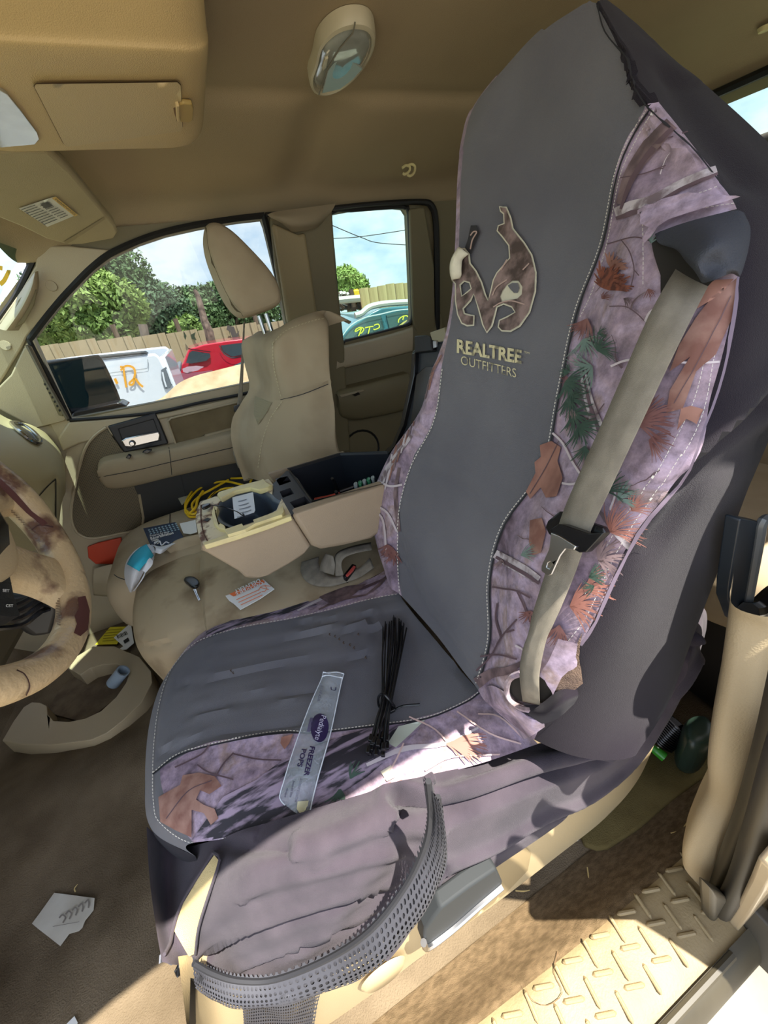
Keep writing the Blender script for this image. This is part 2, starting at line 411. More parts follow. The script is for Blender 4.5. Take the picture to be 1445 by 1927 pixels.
# passenger-side wall: lower and upper skins, windows cut out
win1 = [(60, 641), (104, 584), (138, 546), (173, 511), (208, 485), (260, 460), (311, 443), (374, 429), (446, 417), (492, 412), (497, 425), (515, 500), (540, 600), (560, 712), (463, 738), (294, 774), (131, 788)]
win2 = [(622, 402), (660, 395), (745, 389), (762, 391), (769, 402), (773, 500), (776, 590), (773, 604), (762, 613), (700, 630), (650, 642), (643, 640), (634, 560), (626, 470)]
def YZ(p): return (p[1], p[2])
w1 = side(win1); w2 = side(win2)
low = [np.array([.72, y, z]) for y, z in ((.98, 0), (.98, .80), (-1.38, .80), (-1.38, 0))]
up = [S(y, z) for y, z in ((.80, .80), (.62, .97), (.47, 1.105), (.335, 1.20), (.30, 1.27), (-1.38, 1.27), (-1.38, .80))]
w1c = [S(p[1], max(p[2], .802)) for p in w1]
props(slab('wall_right', low, (.04, 0, 0), TANB), kind='structure')
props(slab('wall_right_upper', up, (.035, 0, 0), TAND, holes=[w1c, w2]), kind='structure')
# rear wall with the back window
rw = [np.array(q) for q in ((-.78, -1.38, 0), (.74, -1.38, 0), (.74, -1.38, 1.40), (-.78, -1.38, 1.40))]
rh = [np.array(q) for q in ((-.52, -1.38, .92), (.10, -1.38, .92), (.10, -1.38, 1.33), (-.50, -1.38, 1.33))]
props(slab('wall_back', rw, (0, -.03, 0), TAND, holes=[rh]), kind='structure')
WG = glass('window glass', (205, 210, 211), .03); WG2 = glass('tinted rear glass', (208, 220, 216), .04)
wf = props(slab('window_3', rh, (0, -.006, 0), WG2), kind='structure')
tube('seal', rh, .012, RUB, wf, closed=True, n=6)
# driver-side rear wall, light-blocking B pillar filler and rear-door window
wl = [np.array([-.90, y, z]) for y, z in ((-.56, -.02), (-.56, .86), (-.53, 1.315), (-.62, 1.315), (-.64, .90), (-1.15, .92), (-1.12, 1.30), (-1.38, 1.30), (-1.38, -.02))]
props(slab('wall_left', wl, (.03, 0, 0), TAN), kind='structure')
slab('pillar_light_block', [np.array([x, -.57, z]) for x, z in ((-.752, -.02), (-.752, 1.32), (-.86, 1.32), (-.93, .9), (-.93, -.02))], (0, -.02, 0), TAN, bpy.data.objects['wall_left'])  # unseen filler, added to stop light leaking between pillar and wall
# front bulkhead under the windshield
bk = [np.array(q) for q in ((-.70, 1.05, -.02), (.74, 1.05, -.02), (.74, 1.05, .84), (-.70, 1.05, .84))]
props(slab('wall_front', bk, (0, .03, 0), mat('bulkhead black', (30, 29, 27), .9)), kind='structure')
# windshield
ws = [np.array(q) for q in ((-.66, .345, 1.235), (.0, .37, 1.25), (.575, .325, 1.235), (.60, .47, 1.10), (.64, .62, .985), (.70, .84, .83), (.0, 1.02, .84), (-.72, .84, .83))]
rows = [[np.array(a), np.array(b), np.array(c)] for a, b, c in (((-.66, .345, 1.235), (.0, .38, 1.25), (.59, .318, 1.235)), ((-.68, .60, 1.03), (.0, .70, 1.05), (.655, .56, 1.03)), ((-.72, .84, .83), (.0, 1.02, .84), (.71, .80, .83)))]
wsh = props(loft('window_4', rows, glass('windshield glass', (186, 208, 205), .03), nu=8, nv=8), kind='structure')
tube('seal', side([(0, 600), (28, 560), (50, 515), (62, 488), (60, 474), (40, 462), (0, 447)]), .007, RUB, wsh, sp=4, n=6)
bvw = BVHTree.FromPolygons([Vector(S(y, z, -.01)) for y, z in ((1.2, .6), (1.2, 1.5), (-.3, 1.5), (-.3, .6))], [(0, 1, 2, 3)])
YP = mat('orange paint pen', (236, 172, 40), .6)
stroke('paint_mark', [[(0, 535), (8, 528), (16, 512), (17, 508)], [(0, 508), (2, 500)]], [10, 7], bvw, YP, wsh)

# ---- passenger front door (door_1)
d1 = props(slab('door_1', side([(60, 632), (131, 788), (294, 774), (463, 738), (620, 702), (640, 900), (500, 1010), (230, 1075), (150, 1085), (118, 1010), (118, 900), (125, 850), (96, 800), (48, 700), (46, 652)], .012), (.03, 0, 0), TANB), kind='structure')
tube('window_seal', side([(131, 790), (95, 715), (58, 645), (60, 633), (104, 576), (138, 538), (173, 503), (208, 477), (260, 453), (311, 436), (374, 422), (446, 411), (498, 405)], .008), .0085, RUB, d1, sp=5, n=6)
tube('window_seal', side([(496, 404), (514, 480), (538, 600), (560, 720)], .008), .010, RUB, d1, sp=4, n=6)
slab('window_glass', side(win1, -.02), (.004, 0, 0), WG, d1)
# glass outer belt: dusty tan skin seen through it, sloped outwards to catch the sun
rows = []
topc = [(160, 783), (240, 768), (275, 760), (305, 748), (335, 722), (365, 708), (410, 696), (465, 682), (560, 655)]
botc = [(160, 790), (240, 782), (275, 779), (305, 775), (335, 768), (365, 762), (410, 752), (465, 740), (560, 716)]
G = np.array([[P(a[0]+(b[0]-a[0])*t, a[1]+(b[1]-a[1])*t+4*t, 's', -.23+.195*t) for t in np.linspace(0, 1, 6)] for a, b in zip(spline([np.array(q, float) for q in topc], 10), spline([np.array(q, float) for q in botc], 10))])
gmesh('outer_belt', G, mat('dusty tan paint', (206, 182, 146), .85, bump=.6, bscale=40, stretch=(1, 1, .25), col2=(176, 150, 114), vscale=14), d1)
tube('belt_molding', side([(131, 791), (200, 786), (294, 776), (380, 757), (463, 740), (620, 702)], .016), .006, RUB, d1, sp=4, n=6)
slab('sill_cap', side([(128, 794), (200, 789), (300, 779), (463, 744), (600, 707), (600, 722), (462, 757), (300, 790), (240, 815), (150, 835), (118, 850), (108, 825)], .02), (.03, 0, 0), TANB, d1, bevel=.006)
# mirror sail with vent slots
sail = slab('mirror_sail', side([(44, 655), (58, 650), (126, 788), (122, 792), (66, 806), (20, 782), (-20, 760), (-20, 745), (20, 705)], .02), (.03, 0, 0), TANB, d1, bevel=.004)
vt = slab('defroster_vent', side([(80, 716), (86, 712), (120, 776), (118, 784), (110, 782)], .024), (.006, 0, 0), TAND, d1, bevel=.002)
for i in range(7):
    x = 85+i*4.6; y = 722+i*8.2
    slab('vent_slot', side([(x-3, y), (x+4, y-3), (x+6, y), (x-1, y+4)], .0265), (.003, 0, 0), RUB, vt)
tube('sail_strip', side([(52, 650), (80, 705), (127, 788)], .022), .006, mat('sail grey', (96, 88, 74), .6), d1, n=6)
# handle bezel, handle, lock
slab('handle_bezel', side([(202, 802), (292, 777), (303, 800), (317, 835), (274, 844), (234, 852), (218, 830)], .026), (.02, 0, 0), BLK, d1, bevel=.004, holes=[side([(224, 808), (288, 790), (302, 828), (240, 845), (232, 830)], .026)])
slab('handle_recess', side([(222, 806), (290, 788), (304, 829), (240, 847), (230, 830)], .0235), (.005, 0, 0), BLK, d1)
hd = slab('door_handle', side([(227, 830), (236, 824), (298, 812), (302, 818), (300, 828), (245, 841), (233, 840)], .034), (.012, 0, 0), CHR, d1, bevel=.004)
lathe('lock_knob', [(0, .010), (.006, .010), (.009, .006), (.010, 0)], P(249, 834, 's', .036), INX, CHR, d1)
# map insert, armrest, switches
slab('insert_panel', side([(316, 793), (322, 788), (455, 756), (455, 800), (384, 818), (378, 833), (333, 842)], .022), (.02, 0, 0), mat('insert cloth', (120, 106, 80), .95, bump=.4, bscale=900, var=.3, vscale=9, spec=.1), d1, bevel=.004)
tube('insert_bead', side([(333, 842), (316, 793), (322, 787), (455, 755)], .024), .0035, TANB, d1, n=6)
slab('pull_rail', side([(300, 846), (330, 842), (378, 834), (386, 818), (460, 799), (465, 868), (322, 893)], .03), (.03, 0, 0), FABR, d1, bevel=.006)
def armrest(nm, top, bot, par, m, dep):
    R = []
    for a, b in zip(top, bot):
        A = P(*a, 's', dep); B = P(*b, 's', dep*.75); T = P(*a, 's', dep); T0 = np.array([.72, T[1], T[2]+.015])
        R.append([T0, T+np.array([.03, 0, .008]), T+np.array([.006, 0, .0]), (A*.6+B*.4)+np.array([-.008, 0, 0]), B+np.array([.0, 0, .0]), B+np.array([.03, 0, -.006]), np.array([.72, B[1], B[2]])])
    return loft(nm, R, m, par, nu=4, nv=5)
ar = armrest('armrest', [(183, 884), (186, 879), (200, 872), (250, 862), (318, 850), (390, 832), (455, 815)], [(184, 892), (188, 904), (206, 918), (256, 912), (322, 896), (394, 880), (460, 866)], d1, FABR, .075)
bva = bvh_of([ar])
stroke('seam', [(186, 898), (260, 884), (322, 869), (455, 838)], 1.2, bva, PIPE, ar)
stroke('seam', [(318, 842), (321, 868), (323, 893)], 1.2, bva, PIPE, ar)
slab('lock_switch', side([(267, 852), (276, 846), (286, 848), (277, 854)], .078), (.02, 0, 0), BLKS, d1, bevel=.002)
slab('window_switch', side([(236, 862), (241, 856), (247, 859), (244, 864)], .08), (.02, 0, 0), BLKS, d1, bevel=.002)
# speaker grille, kick panel, reflector
SPK = bpy.data.materials.new('perforated grille'); SPK.use_nodes = True; t = SPK.node_tree; b = t.nodes['Principled BSDF']; tc = t.nodes.new('ShaderNodeTexCoord'); vo = t.nodes.new('ShaderNodeTexVoronoi')
vo.inputs['Scale'].default_value = 190; vo.inputs['Randomness'].default_value = 0; r_ = t.nodes.new('ShaderNodeValToRGB'); r_.color_ramp.elements[0].position = .40; r_.color_ramp.elements[1].position = .50
r_.color_ramp.elements[0].color = rgb((24, 20, 12)); r_.color_ramp.elements[1].color = rgb((104, 92, 68)); t.links.new(tc.outputs['Object'], vo.inputs['Vector']); t.links.new(vo.outputs[0], r_.inputs[0]); t.links.new(r_.outputs[0], b.inputs['Base Color']); b.inputs['Roughness'].default_value = .6
gp = [(200, 804), (178, 820), (160, 845), (148, 885), (139, 925), (134, 965), (138, 990), (150, 1006), (175, 1013), (225, 1004), (268, 990), (262, 930), (250, 905), (234, 852), (218, 830)]
slab('speaker_grille', side(gp, .022), (.01, 0, 0), SPK, d1, bevel=.003)
tube('grille_rim', side(gp[:12], .024), .0045, TANB, d1, sp=3, n=6)
slab('kick_panel', side([(250, 908), (322, 893), (465, 866), (500, 900), (480, 990), (270, 992), (262, 940)], .026), (.02, 0, 0), mat('dark kick vinyl', (38, 37, 34), .6), d1, bevel=.003)
slab('seam_gap', side([(338, 890), (340, 889), (352, 940), (350, 940)], .028), (.004, 0, 0), RUB, d1)
slab('door_reflector', side([(164, 1030), (185, 1022), (228, 1012), (232, 1050), (215, 1062), (180, 1062), (166, 1050)], .026), (.01, 0, 0), mat('red reflector', (190, 62, 34), .35), d1, bevel=.003)
loft('door_pocket', [[P(x, y, 's', v) for x, y, v in ((175, 1070, .05), (173, 1095, .07), (176, 1120, .04))], [P(x, y, 's', v) for x, y, v in ((200, 1064, .07), (200, 1095, .09), (205, 1122, .06))], [P(x, y, 's', v) for x, y, v in ((240, 1056, .07), (240, 1085, .09), (240, 1110, .06))], [P(x, y, 's', v) for x, y, v in ((300, 1040, .07), (300, 1060, .09), (300, 1090, .06))]], TANB, d1, solid=.004)

# ---- B pillar trim on passenger side
bp = [(508, 408), (540, 395), (625, 386), (634, 520), (648, 645), (660, 850), (620, 860), (560, 700), (536, 600), (518, 500)]
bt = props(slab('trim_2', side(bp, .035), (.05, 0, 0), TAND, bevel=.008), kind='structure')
slab('pillar_face', side([(512, 418), (560, 440), (575, 436), (585, 500), (605, 640), (618, 700), (560, 690), (540, 600)], .05), (.04, 0, 0), mat('pillar tan', (150, 134, 98), .6, bump=.2, bscale=400), bt, bevel=.01)
loft('belt_guide_cap', [[P(503, 404, 's', .05), P(520, 398, 's', .075), P(580, 390, 's', .075), P(632, 383, 's', .04)], [P(510, 410, 's', .065), P(530, 410, 's', .10), P(585, 406, 's', .09), P(625, 396, 's', .05)], [P(530, 420, 's', .07), P(548, 424, 's', .10), P(590, 420, 's', .09), P(614, 410, 's', .05)], [P(548, 436, 's', .05), P(560, 436, 's', .07), P(592, 430, 's', .06), P(604, 422, 's', .04)]], FABR, bt, nu=5, nv=5)

# ---- passenger rear door (door_2)
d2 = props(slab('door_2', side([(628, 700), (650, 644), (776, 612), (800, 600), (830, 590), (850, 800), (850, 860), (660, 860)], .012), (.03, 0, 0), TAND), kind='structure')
slab('window_glass', side(win2, -.02), (.004, 0, 0), WG2, d2)
tube('window_seal', side(win2, .004), .007, RUB, d2, closed=True, sp=2, n=6)
R = [[P(x, y0, 's', -.0), P(x+2, y0+8, 's', .03), P(x+2, y0+28, 's', .045), P(x+1, y1-3, 's', .05), P(x, y1, 's', .03)] for x, y0, y1 in ((632, 650, 697), (650, 646, 693), (700, 634, 681), (748, 621, 669), (775, 612, 662))]
loft('sill_cap', R, TANB, d2, nu=4, nv=5)
ar = armrest('armrest', [(636, 745), (642, 738), (665, 733), (690, 727), (730, 716), (770, 706)], [(636, 765), (644, 782), (670, 787), (700, 783), (735, 776), (775, 765)], d2, TAND, .07)
slab('ashtray_cover', side([(640, 744), (684, 733), (686, 736), (642, 748)], .078), (.01, 0, 0), TANB, d2, bevel=.002)
slab('latch', side([(664, 743), (674, 738), (678, 742), (668, 746)], .08), (.01, 0, 0), BLKS, d2)
slab('pull_latch', side([(731, 724), (741, 719), (742, 722), (733, 727)], .03), (.01, 0, 0), TANB, d2)
sp = P(680, 845, 's', .01); lathe('speaker_ring', [(.075, .0), (.085, .006), (.09, 0)], sp, INX, RUB, d2)
bk2 = props(slab('trim_3', side([(771, 392), (800, 388), (818, 500), (820, 640), (790, 640), (778, 610)], .02), (.03, 0, 0), TAND, bevel=.008), kind='structure')
tube('door_seal', side([(500, 404), (560, 399), (625, 392), (700, 384), (790, 380), (812, 388), (820, 420), (822, 500), (823, 640)], .015), [.006, .007, .007, .007, .009, .011, .011, .011, .011], RUB, bk2, sp=4, n=8)

# ---- passenger A pillar with grab handle
ap = props(slab('trim_4', side([(70, 462), (130, 462), (205, 470), (165, 508), (128, 545), (92, 585), (52, 632), (40, 655), (0, 720), (-60, 790), (-60, 660), (-20, 625), (0, 603), (40, 545), (66, 500)], .012), (.04, 0, 0), TANB, bevel=.008), kind='structure')
R = [[P(72, 510, 's', .02), P(66, 512, 's', .05), P(58, 522, 's', .02)], [P(73, 540, 's', .02), P(58, 545, 's', .07), P(40, 548, 's', .02)], [P(60, 580, 's', .02), P(38, 585, 's', .07), P(20, 582, 's', .02)], [P(35, 622, 's', .02), P(12, 622, 's', .06), P(-5, 618, 's', .02)]]
loft('grab_handle', R, TANB, ap, nu=6, nv=6)
slab('handle_recess', side([(70, 545), (64, 575), (45, 608), (26, 618), (20, 600), (34, 565), (52, 545)], .045), (.004, 0, 0), TAND, ap, bevel=.002)
for x, y in ((97, 538), (10, 650)): lathe('screw_cap', [(0, .003), (.012, .003), (.0135, 0)], P(x, y, 's', .013), INX, TANB, ap)

# ---- driver-side sill plate with raised treads
sx = lambda y: -.732 + .010*math.sin((y+.1)*4)
G = np.array([[[sx(y)+( -.846-sx(y))*t, y, .052-.012*t**3 + .006*math.sin(min(t*12, 1.57))-.006] for t in np.linspace(0, 1, 16)] for y in np.linspace(-.62, .8, 60)])
spl = gmesh('sill_plate', G, SILL); props(spl, 'tan ribbed plastic door sill plate with raised tread bars along the open doorway', 'sill plate')
base = None
q = 0
for i, yy in enumerate(np.arange(-.50, .35, .030)):
    for j in range(3):
        xx = -.756-j*.029; ang = 0 if (i+j) % 2 == 0 else 1
        L = .034; z = .0525
        d_ = np.array([.35, 1, 0]) if ang else np.array([1, -.12, 0])
        d_ = d_/np.linalg.norm(d_)*L/2; c = np.array([xx+(.006 if ang else 0), yy, z-.012*((xx+.735)/-.11)**3])
        if base is None:
            t_ = [np.array([-.0165, 0, 0]), np.array([-.013, 0, .0016]), np.array([.013, 0, .0016]), np.array([.0165, 0, 0])]
            base = tube('tread_bar', t_, [.0012, .0032, .0032, .0012], SILL, spl, n=8); o = base
        else:
            o = base.copy(); link(o, spl)
        o.location = c; o.rotation_euler = (0, 0, math.atan2(d_[1], d_[0]))
# rocker below the sill, outer step edge
rk = [[np.array([-.845, y, .048]), np.array([-.862, y, .035]), np.array([-.875, y, .0]), np.array([-.872, y, -.05]), np.array([-.86, y, -.14])] for y in np.linspace(-.62, .9, 8)]
props(loft('trim_5', rk, WEA, nu=4, nv=1), kind='structure')
tube('sill_seal', [np.array([-.851, y, .045]) for y in np.linspace(-.45, .9, 14)], .006, WEA, bpy.data.objects['trim_5'], n=8)

# ---- driver-side B pillar: padded trim, weatherstrip, flange slab shaped to shade the sill, rear door edge
R = []
for a, b, x in (((1388, 1150), (1490, 1150), -.735), ((1385, 1180), (1480, 1220), -.735), ((1367, 1300), (1462, 1330), -.745), ((1352, 1375), (1447, 1394), -.75), ((1341, 1451), (1424, 1458), -.755), ((1339, 1504), (1400, 1520), -.757), ((1315, 1556), (1377, 1571), -.76), ((1292, 1613), (1355, 1639), -.765), ((1290, 1640), (1340, 1692), -.768)):
    A = P(*a, 'x', x); B = P(*b, 'x', x-.025); R.append([A+np.array([.03, -.05, 0]), A+np.array([.008, -.006, 0]), A*.75+B*.25+np.array([-.007, 0, 0]), A*.3+B*.7+np.array([-.005, 0, 0]), B])
bpt = loft('trim_6', R, TAN, nu=5, nv=5); props(bpt, kind='structure')
ups = [P(1490, 1150, 'x', -.76), np.array([-.76, -.40, .9]), np.array([-.752, -.42, 1.31])]
slab('pillar_upper', [np.array([-.745, -.41, .71]), np.array([-.745, -.42, .90]), np.array([-.74, -.50, 1.33]), np.array([-.74, -.58, 1.33]), np.array([-.745, -.60, .71])], (-.03, 0, 0), TAN, bpt, bevel=.01)
tube('weatherstrip', [P(1500, 1240, 'x', -.79), P(1452, 1400, 'x', -.79), P(1408, 1530, 'x', -.793), P(1372, 1620, 'x', -.797), P(1346, 1690, 'x', -.80)], .0125, WEA, bpt, sp=6, n=10)
tube('weatherstrip', [P(1530, 1300, 'x', -.81), P(1470, 1440, 'x', -.81), P(1424, 1570, 'x', -.813), P(1388, 1660, 'x', -.815), P(1358, 1715, 'x', -.817)], .012, mat('weatherstrip dark', (44, 40, 32), .5), bpt, sp=6, n=10)
slab('shadow_flange', [np.array([-.825, y, z]) for y, z in ((-.50, -.02), (-.46, .15), (-.37, .38), (-.32, .50), (-.40, .64), (-.42, .90), (-.56, .90), (-.56, -.02))], (-.015, 0, 0), mat('tan body paint', (190, 170, 138), .35, coat=.5, var=.1, vscale=6), bpt, bevel=.004)  # added slab, outline shaped to throw the shadow across the sill
fin = slab('seal_joint', [P(1345, 1680, 'x', -.815), P(1400, 1705, 'x', -.82), P(1418, 1735, 'x', -.83), P(1372, 1790, 'x', -.83), P(1344, 1812, 'x', -.83), P(1340, 1760, 'x', -.82)], (.02, 0, 0), WEA, bpt, bevel=.006)
rd = slab('door_3', [np.array([-.935, y, z]) for y, z in ((-.50, -.12), (-.50, .45), (-.50, .90), (-.64, .90), (-1.12, .92), (-1.38, .90), (-1.38, -.12))], (-.05, 0, 0), mat('tan body paint', (190, 170, 138), .35, coat=.5, var=.1, vscale=6)); props(rd, kind='structure')
slab('edge_molding', [P(x, y, 'y', -.50) for x, y in ((1405, 1700), (1470, 1770), (1520, 1850), (1470, 1860), (1400, 1790), (1385, 1735))], (0, -.02, 0), mat('molding black', (60, 56, 48), .6), rd, bevel=.004)
# ============================================================ DRIVER SEAT + COVER
def camo(name, c):
    m = bpy.data.materials.new(name); m.use_nodes = True; t = m.node_tree; b = t.nodes['Principled BSDF']; tc = t.nodes.new('ShaderNodeTexCoord')
    mp = t.nodes.new('ShaderNodeMapping'); mp.inputs['Rotation'].default_value = (.3, .5, .2); mp.inputs['Scale'].default_value = (1, 1, 1.3); t.links.new(tc.outputs['Object'], mp.inputs[0])
    n = t.nodes.new('ShaderNodeTexNoise'); n.inputs['Scale'].default_value = 11; n.inputs['Detail'].default_value = 5; n.inputs['Distortion'].default_value = .6; t.links.new(mp.outputs[0], n.inputs['Vector'])
    r = t.nodes.new('ShaderNodeValToRGB'); e = r.color_ramp.elements; e[0].position = .30; e[0].color = rgb(c[0]); e[1].position = .72; e[1].color = rgb(c[-1])
    for i, cc in enumerate(c[1:-1]): x = e.new(.30+.42*(i+1)/(len(c)-1)); x.color = rgb(cc)
    t.links.new(n.outputs[0], r.inputs[0])
    n2 = t.nodes.new('ShaderNodeTexNoise'); n2.inputs['Scale'].default_value = 70; n2.inputs['Detail'].default_value = 6; n2.inputs['Roughness'].default_value = .7; t.links.new(tc.outputs['Object'], n2.inputs['Vector'])
    mx = t.nodes.new('ShaderNodeMix'); mx.data_type = 'RGBA'; mx.blend_type = 'OVERLAY'; mx.inputs[0].default_value = .45; t.links.new(r.outputs[0], mx.inputs[6])
    r2 = t.nodes.new('ShaderNodeValToRGB'); r2.color_ramp.elements[0].position = .3; r2.color_ramp.elements[1].position = .7; t.links.new(n2.outputs[0], r2.inputs[0]); t.links.new(r2.outputs[0], mx.inputs[7])
    t.links.new(mx.outputs[2], b.inputs['Base Color']); b.inputs['Roughness'].default_value = .7; b.inputs['Specular IOR Level'].default_value = .25; b.inputs['Sheen Weight'].default_value = .1
    w = t.nodes.new('ShaderNodeTexNoise'); w.inputs['Scale'].default_value = 1500; bp = t.nodes.new('ShaderNodeBump'); bp.inputs['Strength'].default_value = .25; bp.inputs['Distance'].default_value = .001
    t.links.new(tc.outputs['Object'], w.inputs['Vector']); t.links.new(w.outputs[0], bp.inputs['Height']); t.links.new(bp.outputs[0], b.inputs['Normal'])
    return m
CAMO = camo('mauve camo cloth', [(94, 78, 88), (136, 118, 134), (154, 134, 144), (164, 146, 164), (150, 128, 126), (184, 168, 178)])
BARKL = mat('print pale bark', (190, 180, 182), .7, col2=(112, 96, 98), vscale=60, vlo=.45, vhi=.6, detail=6)
BARKD = mat('print dark bark', (84, 68, 70), .7, col2=(130, 108, 108), vscale=50, detail=6)
TWIG = mat('print twig', (92, 72, 78), .7)
TWIGL = mat('print pale twig', (196, 184, 186), .7)
LEAF = mat('print brown leaf', (122, 82, 70), .7, col2=(154, 118, 104), vscale=45, vlo=.4, vhi=.65, detail=6)
LEAFO = mat('print orange leaf', (156, 112, 96), .7, col2=(130, 88, 76), vscale=40)
PINE = mat('print green needles', (58, 82, 68), .7, var=.3, vscale=60)
PINEL = mat('print pale needles', (108, 128, 118), .7)
RUST = mat('print rust needles', (108, 66, 62), .7, col2=(136, 94, 88), vscale=60)
RUSTL = mat('print orange needles', (150, 98, 84), .7)
CONE = mat('print pine cone', (132, 74, 54), .7, col2=(84, 44, 34), vscale=120, vlo=.4, vhi=.6)
CRM = mat('print cream edge', (206, 200, 176), .7, var=.12, vscale=60)
BARKP = mat('print ridged bark', (38, 34, 42), .7, col2=(150, 132, 150), vscale=120, vlo=.46, vhi=.58, detail=5, stretch=(.75, .12, 1))
STEMB = mat('print bark inside mark', (70, 56, 50), .7, col2=(140, 118, 112), vscale=45, vlo=.4, vhi=.62, detail=6)

seat = thing('driver_seat', 'tan driver bucket seat base and frame mostly hidden under the camouflage cover', 'car seat')
cov = thing('seat_cover', 'grey, black and mauve camouflage seat cover stretched over the driver seat', 'seat cover')

# ---- backrest control net: columns LB, L, Lm, SL, M, SR, C1, CR, O, OB
rowsB = []
def w_(p, dx=0, dy=0, dz=0): return p+np.array([dx, dy, dz])
DEF = [  # SL, SR, CR, CRo, O, Oo, Lpix, Lo
 ((756, 1122), (895, 1300), (1005, 1392), -.01, (1200, 1415), -.10, (738, 1092), -.012),
 ((746, 1050), (921, 1205), (1050, 1292), .012, (1262, 1310), -.16, (712, 1012), -.015),
 ((749, 960), (921, 1090), (1118, 1165), .025, (1310, 1180), -.18, (701, 945), -.02),
 ((772, 875), (948, 988), (1195, 1002), .03, (1380, 990), -.19, (735, 858), -.02),
 ((815, 790), (1022, 880), (1290, 880), .03, (1445, 822), -.19, (797, 772), -.02),
 ((831, 690), (1052, 740), (1342, 730), .025, (1520, 650), -.19, (826, 690), -.025),
 ((850, 590), (1084, 590), (1372, 610), .02, (1540, 530), -.18, None, 0),
 ((861, 470), (1133, 460), (1390, 490), .01, (1530, 420), -.17, None, 0),
 ((866, 335), (1160, 330), (1383, 386), .0, (1500, 335), -.16, None, 0),
 ((876, 255), (1187, 262), (1310, 290), 0, (1446, 272), -.145, None, 0),
 ((893, 203), (1222, 205), (1232, 212), 0, (1345, 178), -.13, None, 0),
 ((940, 148), (1192, 160), (1198, 164), 0, (1262, 112), -.11, None, 0),
 ((1015, 70), (1176, 105), (1180, 106), 0, (1200, 55), -.07, None, 0),
 ((1110, 4), (1124, 6), (1126, 6), 0, (1134, 0), -.01, None, 0)]
for sl, sr, cr1, co, o, oo, l, lo in DEF:
    SL = P(*sl, 'f', 0); SR = P(*sr, 'f', 0); CR = P(*cr1, 'f', co); O = P(*o, 'f', oo)
    if l: L = P(*l, 'f', lo); Lm = (L+SL)/2+FN*.012
    else:
        back = .05*min(1, np.linalg.norm(SL-SR)/.2)
        L = SL+np.array([.012, -back, -.004]); Lm = (L+SL)/2+np.array([.006, 0, 0])
    k = min(1, np.linalg.norm(SL-SR)/.2)
    LB = L+np.array([.01, -.10*k, -.005]); M = (SL+SR)/2 - FN*.006*k
    C1 = (SR+CR)/2 + FN*(.018 if co > 0 else .004)*k
    OM = (CR+O)/2 + np.array([-.012, .01, 0])*k; OB = O+np.array([.05, -.035, 0])*k
    rowsB.append([LB, L, Lm, SL, M, SR, C1, CR, OM, O, OB])
NU, NV = 8, 9
GB = gridify(rowsB, NU, NV)
GB = ruffle(GB, .0032, 26, 3)
def wl_(px, ax='f', v=0): return [P(a, b, ax, v) for a, b in px]
GB = foldp(GB, [(790, 868), (860, 905), (900, 935)], .004, .008, .003)
GB = foldp(GB, [(1000, 470), (1060, 560), (1150, 700)], .003, .02)
GB = foldp(GB, [(960, 230), (1040, 330), (1090, 430)], .007, .035, .004)
GB = foldp(GB, [(1290, 905), (1350, 850), (1440, 760)], .010, .012, .006)
GB = foldp(GB, [(1240, 1010), (1330, 900), (1440, 830)], .006, .018, .004)
GB = foldp(GB, [(1270, 150), (1340, 260), (1400, 330)], .006, .02, .003)
GB = foldp(GB, [(748, 1010), (780, 1110), (860, 1230), (893, 1290)], .006, .014, .0)
c = lambda k: k*NU
grey = gmesh('center_panel', GB[:, c(3):c(5)+1], GREY, cov); props(grey, 'grey cloth centre panel of the backrest')
cl = gmesh('camo_panel', GB[:, c(1):c(3)+1], CAMO, cov); props(cl, 'mauve camouflage strip along the passenger side of the backrest')
crr = gmesh('camo_panel', GB[:c(0)+NV*10+1, c(5):c(7)+1], CAMO, cov); props(crr, 'wide mauve camouflage panel under the shoulder belt')
crt = gmesh('top_panel', GB[NV*10:, c(5):c(7)+1], BLC, cov)
sb = gmesh('side_panel', GB[:, c(7):], BLC, cov); props(sb, 'black stretch cloth along the door side of the backrest')
lb = gmesh('side_panel', GB[:, :c(1)+1], BLC, cov)
back = np.array([[GB[i, 0]*(1-t)+GB[i, -1]*t+np.array([0, -.02*math.sin(t*3.14), 0]) for t in np.linspace(0, 1, 9)] for i in range(0, GB.shape[0])])
gmesh('back_panel', back, BLC, cov)
bvB = bvh_of([grey, cl, crr, crt, sb, lb])

# ---- cushion control net
DC = [
 [(743, 1061, .455), (751, 1117, .452), (820, 1205, .446), (903, 1300, .442), (960, 1345, .45), (1012, 1400, .43)],
 [(693, 1090, .43), (693, 1128, .44), (765, 1225, .434), (840, 1337, .434), (872, 1385, .442), (903, 1437, .43)],
 [(640, 1098, .42), (622, 1148, .434), (665, 1250, .428), (710, 1366, .43), (735, 1420, .438), (762, 1474, .425)],
 [(582, 1108, .41), (545, 1165, .43), (570, 1265, .424), (590, 1378, .428), (620, 1445, .436), (640, 1507, .42)],
 [(499, 1130, .41), (460, 1180, .43), (466, 1285, .426), (480, 1388, .428), (500, 1470, .434), (522, 1547, .418)],
 [(433, 1155, .41), (400, 1196, .43), (390, 1300, .43), (385, 1402, .43), (395, 1490, .432), (433, 1576, .412)],
 [(388, 1183, .40), (352, 1224, .42), (322, 1325, .425), (300, 1446, .425), (322, 1530, .422), (364, 1586, .408)],
 [(372, 1196, .385), (326, 1254, .405), (296, 1345, .412), (282, 1458, .412), (292, 1540, .408), (350, 1596, .398)],
 [(360, 1210, .36), (308, 1280, .375), (282, 1360, .385), (271, 1470, .388), (283, 1560, .384), (368, 1611, .382)]]
rowsC = [[P(x, y, 'z', z) for x, y, z in r] for r in DC]
GC = gridify(rowsC, 12, 8); GC = ruffle(GC, .0028, 30, 5)
